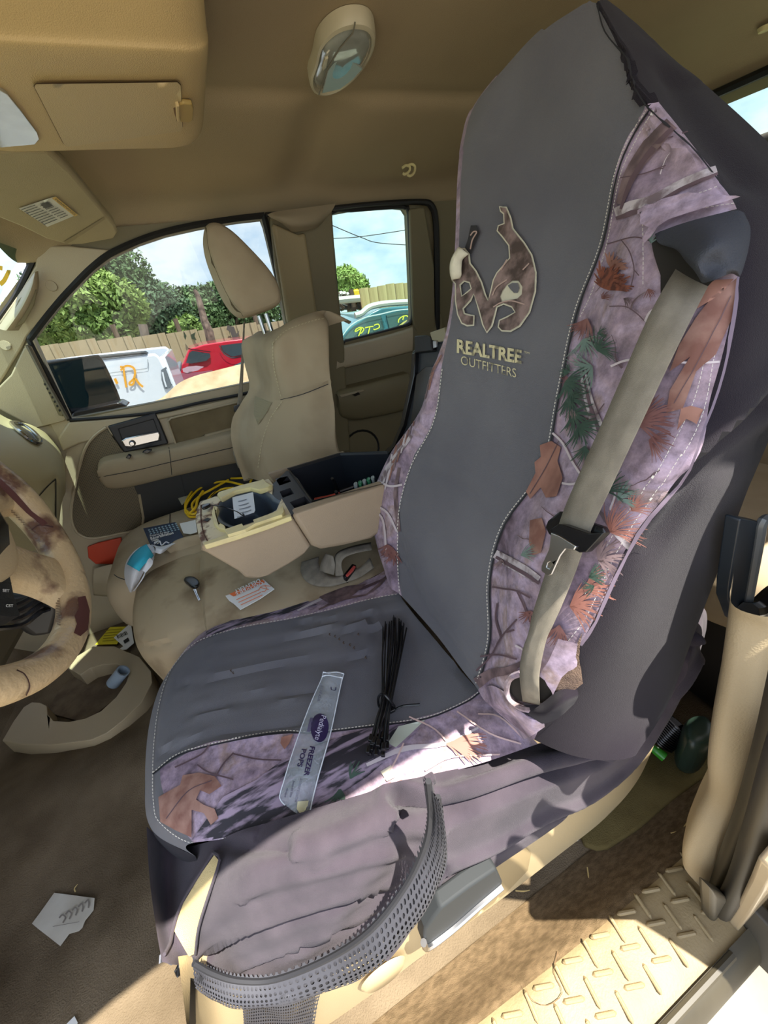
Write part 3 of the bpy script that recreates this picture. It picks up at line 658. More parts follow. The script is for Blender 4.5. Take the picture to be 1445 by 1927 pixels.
for l in ([(330, 1290), (430, 1275), (560, 1250), (700, 1235)], [(400, 1225), (520, 1205), (640, 1190), (745, 1185)], [(360, 1340), (500, 1310), (640, 1300)], [(800, 1170), (850, 1240), (890, 1290)], [(700, 1160), (720, 1260), (730, 1320)], [(560, 1175), (660, 1165), (760, 1150)], [(300, 1420), (420, 1380), (520, 1370), (600, 1350)]):
    GC = foldp(GC, l, .0045, .007, .0035)
K = 12
cg = gmesh('center_panel', GC[:, K:3*K+1], GREY, cov); props(cg, 'grey cloth centre panel of the cushion, dusty and creased')
cf = gmesh('camo_panel', GC[:, :K+1], CAMO, cov); props(cf, 'camouflage strip along the passenger side of the cushion')
cn = gmesh('camo_panel', GC[:6*8+1, 3*K:], CAMO, cov); props(cn, 'mauve camouflage strip along the door side of the cushion')
ro = gmesh('front_roll', GC[6*8:, 3*K:], GREY, cov)
# front apron under the roll, far side drop
fr = [[GC[-1, j], GC[-1, j]+np.array([0, .004, -.04]), GC[-1, j]+np.array([0, -.004, -.12]), GC[-1, j]+np.array([0, -.01, -.26])] for j in range(0, GC.shape[1], 6)]
loft('front_apron', fr, BLC, cov, nu=5, nv=2)
fs = [[GC[i, 0], GC[i, 0]+np.array([.012, 0, -.05]), GC[i, 0]+np.array([.0, 0, -.16])] for i in range(0, GC.shape[0], 8)]
loft('side_drop', fs, BLC, cov, nu=5, nv=2)
bvC = bvh_of([cg, cf, cn, ro])

# ---- skirt along the door side
DS = [
 [(275, 1556, 'y', .285), (281, 1650, 'y', .285), (293, 1740, 'y', .28), (305, 1810, 'y', .275)],
 [(326, 1594, 'y', .268), (322, 1680, 'y', .276), (322, 1750, 'y', .272), (328, 1816, 'y', .265)],
 [(408, 1580, 'x', -.505), (400, 1660, 'x', -.545), (382, 1740, 'x', -.555), (366, 1822, 'x', -.56)],
 [(500, 1549, 'x', -.538), (490, 1640, 'x', -.585), (478, 1730, 'x', -.60), (468, 1842, 'x', -.60)],
 [(640, 1507, 'x', -.568), (640, 1590, 'x', -.615), (632, 1690, 'x', -.632), (616, 1814, 'x', -.637)],
 [(800, 1460, 'x', -.59), (812, 1540, 'x', -.628), (822, 1610, 'x', -.645), (826, 1712, 'x', -.652)],
 [(903, 1437, 'x', -.60), (915, 1500, 'x', -.642), (925, 1570, 'x', -.655), (932, 1632, 'x', -.66)],
 [(1012, 1400, 'x', -.618), (1020, 1460, 'x', -.655), (1030, 1510, 'x', -.662), (1038, 1560, 'x', -.664)],
 [(1130, 1395, 'x', -.645), (1138, 1420, 'x', -.668), (1145, 1450, 'x', -.67), (1148, 1482, 'x', -.668)],
 [(1225, 1300, 'x', -.655), (1240, 1318, 'x', -.672), (1240, 1350, 'x', -.672), (1232, 1395, 'x', -.668)],
 [(1290, 1195, 'x', -.655), (1305, 1212, 'x', -.668), (1305, 1240, 'x', -.668), (1296, 1285, 'x', -.665)],
 [(1310, 1130, 'x', -.60), (1330, 1150, 'x', -.60), (1330, 1180, 'x', -.60), (1320, 1215, 'x', -.60)]]
GS = gridify([[P(*q) for q in r] for r in DS], 20, 34); GS = ruffle(GS, .003, 24, 9)
for l, d, w, lip in (
   ([(748, 1505), (826, 1527), (900, 1512), (1024, 1470), (1104, 1447), (1170, 1412), (1300, 1225)], .018, .010, .011),
   ([(846, 1642), (930, 1603), (1021, 1549), (1104, 1511), (1202, 1424), (1300, 1262)], .018, .010, .011),
   ([(390, 1806), (499, 1756), (640, 1706), (779, 1663), (830, 1640)], .009, .008, .005),
   ([(440, 1842), (572, 1787), (733, 1712), (800, 1680)], .009, .008, .005),
   ([(410, 1591), (470, 1597), (540, 1600)], .007, .008, .004),
   ([(395, 1800), (460, 1720), (560, 1650), (700, 1590)], .004, .014, .004),
   ([(620, 1790), (700, 1700), (780, 1600)], .003, .018, .004),
   ([(640, 1620), (720, 1595), (800, 1590)], .003, .012, .003),
   ([(480, 1700), (600, 1668), (760, 1625)], .003, .008, .003)):
    GS = foldp(GS, l, d, w, lip)
sk = gmesh('skirt', GS, BLCS, cov, flip=True, sharp=180); props(sk, 'dusty black stretch skirt with long creases')
bvS = bvh_of([sk])
foam = fill('exposed_foam', [(406, 1611), (416, 1621), (395, 1684), (377, 1741), (369, 1790), (358, 1795), (330, 1751), (349, 1699), (380, 1647)], bvS, FOAM, cov, lift=.003, step=12)
props(foam, 'tan seat cloth showing through the torn front corner')
tube('torn_edge', [drop(bvS, x, y, .004) for x, y in ((405, 1608), (418, 1620), (398, 1682), (379, 1740), (371, 1788))], .0018, BLCS, cov, n=6, sp=3)
tube('torn_edge', [drop(bvS, x, y, .004) for x, y in ((405, 1608), (380, 1645), (348, 1697), (329, 1750), (316, 1780), (306, 1800))], .0022, BLCS, cov, n=6, sp=3)
# ragged lower corner flap
slab('torn_flap', [P(x, y, 'y', .285) for x, y in ((303, 1796), (316, 1775), (328, 1752), (345, 1775), (362, 1798), (350, 1812), (338, 1808), (325, 1815), (312, 1808), (302, 1812))], (0, .002, 0), mat('frayed denim grey', (108, 110, 118), .95, bump=.5, bscale=900), cov)

# ---- seams, stitches
ST = [(752, 1119), (748, 1050), (751, 960), (774, 876), (817, 791), (833, 690)]
dashes('stitching', [(a+1, b) for a, b in ST], bvB, THR, grey)
SRp = [(895, 1298), (921, 1204), (921, 1090), (948, 988), (1022, 880), (1052, 740), (1084, 590), (1133, 460), (1160, 330), (1187, 262), (1222, 205)]
stroke('piping', [(a+3, b) for a, b in SRp], 3.4, bvB, PIPE, grey); dashes('stitching', [(a-2, b) for a, b in SRp], bvB, THR, grey)
dashes('stitching', [(1230, 210), (1196, 270), (1168, 335), (1145, 455), (1118, 545), (1092, 600)], bvB, THR, crr, w=1.2)
stroke('piping', [(1126, 10), (1140, 60), (1178, 108), (1186, 135), (1196, 165), (1222, 205), (1262, 245), (1310, 292), (1383, 386)], 3, bvB, PIPE, grey)
for pth in ([(1383, 530), (1345, 660), (1318, 790), (1262, 885), (1175, 1010), (1105, 1155), (1062, 1215)], [(1355, 560), (1330, 660), (1300, 770), (1240, 880), (1155, 1005), (1096, 1130)], [(1210, 395), (1212, 470), (1212, 540)], [(1212, 393), (1300, 370), (1355, 352)], [(1240, 412), (1320, 395), (1381, 386)]):
    dashes('stitching', pth, bvB, THR, crr, w=1.2, on_=6, off=3)
stroke('hem', [(1384, 526), (1374, 610), (1346, 735), (1293, 880), (1197, 1003), (1120, 1166), (1092, 1210)], 5, bvB, mat('hem mauve', (112, 98, 112), .8), crr, lift=.003)
S2 = [(289, 1454), (339, 1418), (430, 1393), (527, 1377), (600, 1377), (710, 1364), (804, 1350), (876, 1320), (903, 1301)]
dashes('stitching', S2, bvC, THR, cg); stroke('piping', [(a, b+3) for a, b in S2], 3, bvC, PIPE, cg)
S1 = [(350, 1224), (383, 1203), (460, 1180), (560, 1162), (693, 1129), (751, 1118)]
dashes('stitching', S1, bvC, THR, cg, w=1.3)
dashes('stitching', [(350, 1224), (318, 1270), (300, 1330), (292, 1390), (289, 1454), (291, 1510), (302, 1546), (361, 1585), (433, 1574), (520, 1546)], bvC, THR, cg, w=1.2)

# ---- antler emblem and lettering (sewn and printed)
def z5(l): return [(820+a*.1973, 360+b*.1973) for a, b in l]
EMB = [(615, 150), (690, 155), (735, 260), (755, 360), (860, 490), (935, 610), (975, 780), (970, 960), (915, 1160), (820, 1295), (730, 1345), (640, 1340), (603, 1300), (615, 1230), (690, 1195), (765, 1155), (735, 1112), (660, 1085), (600, 1112), (585, 1180), (555, 1290), (500, 1358), (455, 1280), (415, 1130), (375, 990), (350, 1050), (280, 1125), (290, 1165), (340, 1178), (382, 1185), (378, 1285), (310, 1292), (255, 1265), (215, 1180), (195, 1050), (195, 890), (172, 860), (175, 680), (195, 600), (240, 545), (290, 545), (335, 600), (345, 690), (400, 760), (455, 870), (490, 985), (512, 1040), (530, 960), (555, 850), (590, 780), (660, 700), (712, 640), (705, 525), (640, 440), (592, 385), (605, 330), (660, 310), (655, 225), (625, 200)]
def inset(poly, d):
    n = len(poly); out = []
    s = 1 if area2(poly) > 0 else -1
    for i in range(n):
        a = np.array(poly[i-1], float); b = np.array(poly[i], float); c_ = np.array(poly[(i+1) % n], float)
        e1 = (b-a)/np.linalg.norm(b-a); e2 = (c_-b)/np.linalg.norm(c_-b); n1 = np.array([-e1[1], e1[0]]); n2 = np.array([-e2[1], e2[0]]); m_ = n1+n2; m_ /= max(np.linalg.norm(m_), .5)
        out.append(tuple(b+m_*d*s))
    return out
eyeR = [(700, 905), (750, 868), (800, 868), (834, 920), (828, 985), (790, 1020), (700, 1035), (650, 1050), (640, 1010), (660, 960)]
eyeL = [(250, 900), (285, 868), (330, 880), (345, 930), (310, 960), (262, 1000)]
em = fill('antler_emblem', z5(EMB), bvB, CRM, cov, step=5, holes=[z5(eyeL)], lift=.0025); props(em, 'cream edged camouflage antler emblem sewn on the backrest')
fill('emblem_fill', z5(inset(EMB, 15)), bvB, STEMB, em, step=5, holes=[z5(inset(eyeL, -14)), z5(inset(eyeR, -10))], lift=.0032)
fill('emblem_eye', z5([(705, 905), (750, 880), (800, 882), (818, 930), (800, 975), (765, 975), (730, 940)]), bvB, GREY, em, step=5, lift=.0036)
fill('emblem_antler_print', z5([(290, 540), (320, 450), (330, 395), (345, 330), (400, 330), (430, 400), (400, 470), (350, 600), (335, 600)]), bvB, mat('print faded antler', (44, 42, 44), .8), em, step=5, lift=.0022)
stroke('emblem_line', [z5(q) for q in ([(350, 560), (370, 470), (410, 400), (380, 395), (350, 430)], [(560, 1000), (600, 920), (700, 850)], [(570, 1110), (640, 1070), (740, 1050), (870, 1085)], [(850, 760), (910, 700)], [(640, 760), (700, 660)])], 2.4, bvB, mat('print twig cream', (176, 150, 138), .8), em, lift=.0042)
flp = loft('peeled_flap', [[drop(bvB, *z5([q])[0], lift=l) for q, l in r] for r in ([((240, 548), .004), ((285, 560), .010), ((335, 605), .004)], [((200, 620), .004), ((250, 640), .014), ((285, 660), .006)], [((180, 700), .004), ((225, 720), .014), ((275, 740), .006)], [((175, 790), .004), ((215, 800), .012), ((265, 800), .004)], [((178, 862), .003), ((210, 850), .008), ((245, 830), .003)])], CRM, em, nu=4, nv=4, solid=.0015)
LET = mat('worn cream print', (202, 192, 150), .7, col2=(120, 114, 92), vscale=90, vlo=.5, vhi=.62, detail=6)
text('lettering', 'REALTREE', (861, 663), (983, 684), 22, bvB, LET, cov, bold=.035, upv=(.5, -24))
text('lettering', 'OUTFITTERS', (869, 686), (973, 711), 16, bvB, LET, cov, bold=-.004, upv=(0, -17))
text('lettering', 'TM', (988, 665), (998, 667), 4, bvB, LET, cov, upv=(0, -4))

# ---- camouflage print: branches, twigs, needles, leaves, cones
def pr(nm, kind, *a, **k): return stroke(nm, *a, **k)
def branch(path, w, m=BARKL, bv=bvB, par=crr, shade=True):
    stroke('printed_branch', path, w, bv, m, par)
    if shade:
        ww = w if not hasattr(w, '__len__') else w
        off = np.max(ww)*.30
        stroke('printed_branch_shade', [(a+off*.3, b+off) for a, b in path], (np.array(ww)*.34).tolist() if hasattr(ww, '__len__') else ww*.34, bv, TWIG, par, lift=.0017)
def twigs(paths, w, m=TWIG, bv=bvB, par=crr): stroke('printed_twigs', paths, w, bv, m, par, lift=.0018)
def sprig(c_, d, n, L, spread, m, bv=bvB, par=crr, w=2.2, nm='printed_needles', stem=0):
    ps = []; d = math.radians(d)
    for i in range(n):
        t = (i+.5)/n-.5; a = d+t*math.radians(spread)+random.uniform(-.12, .12); l = L*random.uniform(.65, 1.05)
        bx = c_[0]+math.cos(d)*stem*random.uniform(0, 1); by = c_[1]+math.sin(d)*stem*random.uniform(0, 1)
        ps.append([(bx, by), (bx+math.cos(a)*l*.5+random.uniform(-2, 2), by+math.sin(a)*l*.5), (bx+math.cos(a+.12)*l, by+math.sin(a+.12)*l)])
    V = []; F = []
    for q in ps:
        v, f = stroke_geo(q, [w, w, w*.4], 2); o = len(V); V += v; F += [tuple(i+o for i in g) for g in f]
    return print_mesh(nm, V, F, bv, m, par, random.uniform(.0019, .0026))
def leaf(pl, m=LEAF, bv=bvB, par=crr, vein=None):
    l = fill('printed_leaf', pl, bv, m, par, step=8, lift=.0019)
    if vein: stroke('leaf_vein', vein, 1.5, bv, TWIG, l or par, lift=.0024)
# upper-right camo panel
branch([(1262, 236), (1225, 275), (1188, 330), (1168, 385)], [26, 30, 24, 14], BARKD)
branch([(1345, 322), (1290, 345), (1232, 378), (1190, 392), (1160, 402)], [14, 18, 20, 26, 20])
twigs([[(1258, 262), (1290, 252)], [(1170, 335), (1215, 328), (1255, 312)], [(1235, 320), (1250, 318)], [(1145, 460), (1190, 448), (1215, 452), (1235, 462)], [(1172, 452), (1188, 475), (1196, 510), (1190, 540)], [(1195, 508), (1205, 520)], [(1150, 577), (1180, 578), (1202, 592), (1216, 606)], [(1125, 780), (1140, 760)]], 2.2)
twigs([[(1216, 606), (1224, 590), (1240, 578)], [(1152, 690), (1175, 680), (1200, 676)], [(1268, 682), (1310, 684), (1352, 682)]], 4, TWIGL)
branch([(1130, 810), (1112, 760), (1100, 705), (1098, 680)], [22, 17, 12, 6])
sprig((1150, 545), -75, 26, 46, 170, CONE, nm='printed_cone', w=5); sprig((1140, 530), -50, 18, 40, 150, CONE, nm='printed_cone', w=6); sprig((1155, 505), -60, 14, 30, 140, LEAFO, nm='printed_cone', w=5)
sprig((1108, 600), 110, 22, 44, 90, RUST); sprig((1100, 640), 60, 20, 48, 150, PINEL); sprig((1128, 660), -40, 20, 46, 160, PINE); sprig((1118, 690), 150, 20, 50, 140, PINEL)
for q in ((1068, 720), (1072, 750), (1080, 780), (1092, 805)): sprig(q, 40, 22, 44, 170, PINE, w=3)
sprig((1075, 700), 200, 12, 20, 120, PINE); sprig((1105, 840), 100, 14, 40, 90, PINE)
sprig((1210, 790), -55, 26, 60, 120, RUST, w=3); sprig((1205, 800), 0, 26, 70, 90, RUST, w=3); sprig((1225, 830), 20, 20, 46, 120, RUST)
leaf([(1385, 525), (1375, 600), (1345, 668), (1310, 700), (1285, 770), (1255, 778), (1262, 735), (1300, 672), (1262, 700), (1280, 650), (1310, 600), (1340, 560)], LEAF, vein=[(1372, 560), (1330, 650), (1270, 760)])
leaf([(1310, 548), (1345, 530), (1378, 528), (1350, 560), (1300, 590), (1290, 580)], LEAFO)
leaf([(1292, 790), (1275, 812), (1282, 770), (1300, 765), (1322, 772), (1310, 800)], LEAFO)
leaf([(1018, 838), (1040, 830), (1058, 842), (1052, 868), (1062, 900), (1050, 935), (1030, 938), (1020, 918), (1000, 940), (992, 925), (1010, 890), (1008, 870), (1020, 860)], LEAFO, vein=[(1055, 830), (1030, 880), (1000, 930)])
leaf([(1000, 980), (1022, 975), (1030, 1000), (1020, 1040), (1005, 1045), (998, 1020)], LEAF)
twigs([[(1042, 815), (1062, 835), (1080, 870), (1096, 895)], [(1060, 910), (1078, 912), (1100, 905)], [(1150, 960), (1160, 930), (1155, 900)]], 4, TWIGL)
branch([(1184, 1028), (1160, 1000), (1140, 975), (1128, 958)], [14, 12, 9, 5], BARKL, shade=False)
sprig((1145, 925), -60, 24, 50, 170, PINE, w=2.4); sprig((1165, 940), -30, 18, 44, 120, PINEL); sprig((1150, 1000), -40, 30, 66, 130, RUSTL, w=1.8); sprig((1190, 960), -50, 22, 40, 110, RUSTL, w=1.8)
sprig((1128, 1052), -20, 24, 50, 150, BARKD, nm='printed_cone', w=4); sprig((1110, 1085), -20, 16, 40, 100, PINE)
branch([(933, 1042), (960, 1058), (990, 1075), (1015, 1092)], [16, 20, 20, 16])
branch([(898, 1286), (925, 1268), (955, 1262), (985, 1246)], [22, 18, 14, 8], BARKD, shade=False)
twigs([[(928, 1104), (950, 1108), (975, 1112), (1000, 1125)], [(975, 1112), (988, 1140), (1000, 1170)], [(898, 1262), (925, 1235), (945, 1200), (975, 1165)], [(945, 1200), (935, 1165), (938, 1135)], [(955, 1190), (970, 1185)], [(905, 1235), (940, 1232), (975, 1240)]], 3.4)
sprig((1075, 1140), -10, 30, 60, 120, RUSTL, w=3); sprig((1100, 1110), -25, 26, 56, 90, RUSTL, w=3); sprig((1055, 1175), 100, 20, 50, 100, RUST); sprig((1000, 1150), 100, 14, 30, 150, RUST)
CRP = [(930, 1180), (925, 1060), (960, 985), (1035, 880), (1065, 740), (1100, 600), (1150, 470), (1175, 330), (1225, 235), (1330, 345), (1250, 400), (1235, 620), (1290, 700), (1330, 650), (1290, 840), (1190, 985), (1100, 1150), (1040, 1240), (960, 1250)]
for k in range(46):
    x = random.uniform(925, 1340); y = random.uniform(240, 1240)
    if not inside((x, y), CRP): continue
    a = random.uniform(0, 6.28); q = [(x, y)]
    for s in range(4): a += random.uniform(-.5, .5); l = random.uniform(10, 22); q.append((q[-1][0]+math.cos(a)*l, q[-1][1]+math.sin(a)*l))
    q = [p for p in q if inside(p, CRP)]
    if len(q) > 2: stroke('printed_twigs', q, [random.uniform(1.5, 4), 1], bvB, [TWIG, BARKD, TWIGL, TWIG][k % 4], crr, lift=.0015)
for k in range(16):
    x = random.uniform(930, 1330); y = random.uniform(300, 1200)
    if inside((x, y), CRP): sprig((x, y), random.uniform(0, 360), 10, random.uniform(18, 34), 90, [RUST, PINEL, BARKD, PINE][k % 4], w=1.6)
# left camo strip
branch([(700, 990), (722, 900), (745, 860), (775, 820)], [5, 9, 9, 6], BARKL, par=cl, shade=False)
branch([(752, 1000), (745, 930), (752, 880)], [6, 8, 5], BARKD, par=cl, shade=False)
twigs([[(705, 950), (730, 965), (748, 1000)], [(712, 905), (735, 915), (758, 912)], [(728, 1040), (722, 980), (705, 960)]], 4, TWIGL, par=cl)
for a, b in ((738, 1032), (742, 1040), (730, 1025)): sprig((a, b), 95, 14, 26, 120, RUST, par=cl)
for i in range(12):
    x = 838-i*8.5; y = 668+i*17
    stroke('printed_bark', [(x-6, y), (x-22+i, y+30), (x-30+i, y+66)], [3, 5, 2], bvB, [LEAF, BARKD, LEAFO, TWIGL][i % 4], cl)
# cushion camo, door side
BV = bvC
fill('printed_bark', [(400, 1580), (440, 1500), (520, 1440), (600, 1400), (690, 1372), (780, 1358), (790, 1372), (740, 1420), (690, 1462), (600, 1520), (500, 1552), (430, 1574)], BV, BARKP, cn, step=10, lift=.0013)
fill('printed_bark', [(360, 1582), (420, 1500), (520, 1450), (560, 1425), (470, 1500), (432, 1570)], BV, BARKP, cn, step=10, lift=.0015)
leaf([(300, 1500), (340, 1478), (345, 1460), (375, 1455), (405, 1462), (418, 1480), (395, 1495), (378, 1488), (370, 1505), (385, 1515), (405, 1522), (412, 1540), (398, 1552), (385, 1530), (362, 1524), (362, 1575), (330, 1560), (304, 1545)], LEAF, BV, cn, vein=[(400, 1470), (355, 1490), (315, 1540)])
twigs([[(372, 1440), (395, 1455), (440, 1468)], [(330, 1445), (352, 1435), (380, 1420), (395, 1402)], [(440, 1420), (485, 1430), (530, 1432)], [(400, 1475), (420, 1440), (440, 1418)]], 3, TWIG, BV, cn)
branch([(690, 1440), (760, 1410), (840, 1400), (900, 1370)], [6, 10, 7, 4], TWIGL, BV, cn, shade=False)
twigs([[(770, 1350), (820, 1375), (860, 1420)], [(860, 1340), (920, 1380), (980, 1400)], [(700, 1500), (740, 1440), (760, 1400)], [(900, 1345), (940, 1350), (985, 1390)], [(800, 1450), (850, 1425), (940, 1420)]], 3, mat('print pink twig', (206, 176, 168), .8), BV, cn)
sprig((690, 1500), -10, 26, 60, 70, RUSTL, BV, cn, w=3, stem=20); sprig((840, 1400), 5, 34, 70, 60, RUSTL, BV, cn, w=3, stem=10); sprig((640, 1485), 90, 12, 40, 80, PINE, BV, cn, w=4); sprig((660, 1465), -60, 12, 34, 70, PINE, BV, cn)
leaf([(530, 1388), (552, 1382), (545, 1400), (536, 1412), (528, 1400)], LEAFO, BV, cn)
LB_ = mat('print pale patch', (190, 196, 180), .8)
fill('printed_label', [(716, 1452), (736, 1440), (744, 1462), (728, 1470)], BV, mat('print cream label', (226, 214, 190), .8), cn, lift=.0016)
fill('printed_patch', [(730, 1400), (750, 1368), (800, 1356), (770, 1385), (745, 1408)], BV, LB_, cn, lift=.0015)
# cushion camo, passenger side
fill('printed_bark', [(388, 1190), (440, 1166), (500, 1140), (570, 1128), (600, 1140), (520, 1160), (440, 1180), (390, 1200)], BV, BARKP, cf, step=8, lift=.0013)
for q in ([(560, 1150), (620, 1120), (660, 1100)], [(600, 1148), (640, 1130), (690, 1120)], [(640, 1110), (680, 1108), (735, 1085)], [(690, 1120), (715, 1100), (740, 1070)]): stroke('printed_branch', q, [3, 6, 3], BV, random.choice([TWIGL, TWIG, BARKD]), cf)
leaf([(600, 1125), (640, 1105), (690, 1100), (660, 1125), (625, 1140)], BARKD, BV, cf)

# ---- belt opening at the shoulder, its dark inside a painted patch, with grey flap
hole = fill('belt_opening_shade', [(1228, 462), (1240, 440), (1300, 420), (1384, 398), (1392, 470), (1380, 508), (1340, 532), (1316, 560), (1280, 600), (1246, 580), (1245, 520), (1232, 480)], bvB, mat('painted opening shade', (34, 30, 24), .95), cov, step=12, lift=.002)
FL = loft('opening_flap', [[dropr(bvB, x, y, l) for x, y, l in r] for r in (
  [(1232, 440, .006), (1270, 425, .010), (1320, 410, .012), (1382, 396, .006), (1400, 400, .004)],
  [(1240, 458, .008), (1290, 445, .022), (1340, 430, .030), (1392, 425, .014), (1412, 430, .004)],
  [(1272, 470, .010), (1300, 480, .034), (1350, 460, .040), (1395, 455, .020), (1408, 470, .005)],
  [(1290, 492, .012), (1312, 505, .034), (1345, 500, .026), (1385, 505, .024), (1395, 515, .006)],
  [(1312, 515, .014), (1322, 532, .024), (1348, 525, .034), (1375, 515, .012), (1388, 520, .004)])], mat('slate flap cloth', (58, 60, 66), .8, bump=.5, bscale=900, spec=.3), cov, nu=7, nv=7)
fill('opening_rim', [(1212, 394), (1300, 371), (1383, 386), (1300, 412), (1262, 424), (1242, 436), (1232, 452), (1218, 466), (1216, 456), (1226, 438), (1212, 428)], bvB, CAMO, cov, step=9, lift=.006)
# lower opening, also a painted dark patch, with folded camo lip
LO = fill('belt_opening_shade', [(958, 1298), (966, 1272), (985, 1260), (1010, 1262), (1040, 1280), (1060, 1300), (1040, 1318), (1000, 1322), (975, 1316)], bvB, mat('painted opening shade', (34, 30, 24), .95), cov, step=8, lift=.002)
tube('opening_rim', [drop(bvB, x, y, .006) for x, y in ((988, 1262), (968, 1272), (960, 1292), (966, 1312), (985, 1326), (1012, 1328), (1035, 1316))], .0035, CAMO, cov, sp=4, n=6)
FZ = mat('frayed brown fleece', (122, 100, 84), 1, bump=1, bscale=600, col2=(90, 72, 62), vscale=80)
fill('frayed_lining', [(1096, 1185), (1088, 1230), (1094, 1280), (1075, 1296), (1050, 1300), (1040, 1285), (1060, 1262), (1080, 1220)], bvB, FZ, cov, step=7, lift=.004)
fill('camo_tongue', [(1060, 1195), (1088, 1200), (1082, 1240), (1058, 1262), (1042, 1295), (1030, 1270), (1020, 1262), (1040, 1235)], bvB, CAMO, cov, step=7, lift=.009)
loft('side_pleat', [[dropr(bvB, x, y, l) for x, y, l in r] for r in (
  [(1085, 1294, .006), (1088, 1310, .016), (1080, 1325, .008)], [(1050, 1300, .010), (1055, 1325, .030), (1052, 1350, .012)], [(1015, 1325, .012), (1022, 1345, .030), (1020, 1362, .012)], [(985, 1322, .008), (985, 1340, .014), (990, 1352, .006)])], BLC, cov, nu=6, nv=6)
bvBC = bvh_of([grey, cl, crr, crt, sb, lb, cg, cn, sk])
LP = loft('camo_lip', [[dropr(bvBC, x, y, l) for x, y, l in r] for r in (
  [(900, 1300, .003), (925, 1290, .008), (965, 1312, .008)], [(925, 1330, .004), (950, 1320, .016), (985, 1340, .012)], [(960, 1362, .004), (985, 1352, .020), (1020, 1358, .012)], [(985, 1392, .004), (1000, 1385, .010), (1025, 1368, .006)])], CAMO, cov, nu=6, nv=6)

# ---- elastic cord, mesh pocket
def mesh_mat():
    m = bpy.data.materials.new('black net mesh'); m.use_nodes = True; t = m.node_tree; b = t.nodes['Principled BSDF']; tc = t.nodes.new('ShaderNodeTexCoord')
    vo = t.nodes.new('ShaderNodeTexVoronoi'); vo.inputs['Scale'].default_value = 1.0; vo.inputs['Randomness'].default_value = .05
    t.links.new(tc.outputs['UV'], vo.inputs['Vector']); mt = t.nodes.new('ShaderNodeMath'); mt.operation = 'GREATER_THAN'; mt.inputs[1].default_value = .30
    t.links.new(vo.outputs[0], mt.inputs[0]); t.links.new(mt.outputs[0], b.inputs['Alpha']); b.inputs['Base Color'].default_value = rgb((60, 60, 66)); b.inputs['Roughness'].default_value = .7; return m
NET = mesh_mat()
def uvgrid(o, nr, nc, su, sv):
    uv = o.data.uv_layers.new(name='UVMap')
    for p in o.data.polygons:
        for li in p.loop_indices:
            v = o.data.loops[li].vertex_index; i, j = divmod(v, nc); uv.data[li].uv = (j/(nc-1)*su + (.5 if False else 0), i/(nr-1)*sv)
TOPM = [(364, 1812), (400, 1832), (450, 1846), (520, 1843), (620, 1803), (700, 1748), (765, 1665), (800, 1590), (810, 1530), (806, 1470)]
BOTM = [(372, 1838), (402, 1868), (450, 1886), (530, 1872), (640, 1846), (712, 1806), (775, 1735), (818, 1668), (836, 1605), (824, 1500)]
def mx_(x): return -.575 - .09*min(1, (x-364)/350)
rows = []
for a, b in zip(TOPM, BOTM):
    A = P(*a, 'x', mx_(a[0])-.012); B = P(*b, 'x', mx_(b[0])-.018); rows.append([A, A*.67+B*.33+np.array([-.012, 0, 0]), A*.33+B*.67+np.array([-.012, 0, 0]), B])
G = ruffle(gridify(rows, 6, 8), .003, 60, 4)
po = thing('net_pocket', 'black elastic net pocket drooping from the seat cover skirt', 'net pocket')
n1 = gmesh('net', G, NET, po); uvgrid(n1, G.shape[0], G.shape[1], 9, 80)
n1b = gmesh('net', G+np.array([.006, 0, .001]), NET, po); uvgrid(n1b, G.shape[0], G.shape[1], 7.5, 70)
tube('elastic_edge', [P(x, y, 'x', mx_(x)-.016) for x, y in TOPM], .003, PIPE, po, sp=5, n=6)
tube('elastic_edge', [P(x, y, 'x', mx_(x)-.020) for x, y in BOTM], .0028, PIPE, po, sp=5, n=6)
tube('elastic_cord', [P(x, y, 'x', -.675) for x, y in ((806, 1472), (812, 1520), (820, 1580), (818, 1640), (792, 1700), (758, 1760), (727, 1800))], .0045, BLCS, po, sp=5, n=8)
rows = [[P(x, y, 'x', v) for x, y, v in r] for r in ([(455, 1862, -.60), (540, 1850, -.632), (622, 1822, -.645)], [(458, 1890, -.602), (530, 1885, -.645), (605, 1862, -.652)], [(460, 1930, -.602), (530, 1935, -.642), (592, 1925, -.648)], [(462, 1980, -.60), (530, 1985, -.635), (590, 1975, -.64)])]
G = ruffle(gridify(rows, 8, 6), .003, 60, 4); n2 = gmesh('pouch_net', G, NET, po); uvgrid(n2, G.shape[0], G.shape[1], 34, 26)
n2b = gmesh('pouch_net', G+np.array([.008, 0, 0]), NET, po); uvgrid(n2b, G.shape[0], G.shape[1], 30, 24)
rbox('pull_tab', P(808, 1468, 'x', -.655), (.008, .012, .012), BLCS, po, bevel=.002)
tube('black_strap_tip', [P(338, 1812, 'y', .27), P(337, 1826, 'y', .272), P(334, 1838, 'y', .272)], [.002, .006, .001], BLKS, cov, sp=3, n=8)
tube('black_strap_tip', [P(727, 1770, 'x', -.668), P(726, 1785, 'x', -.668), P(720, 1800, 'x', -.668)], [.002, .005, .001], BLKS, cov, sp=3, n=8)

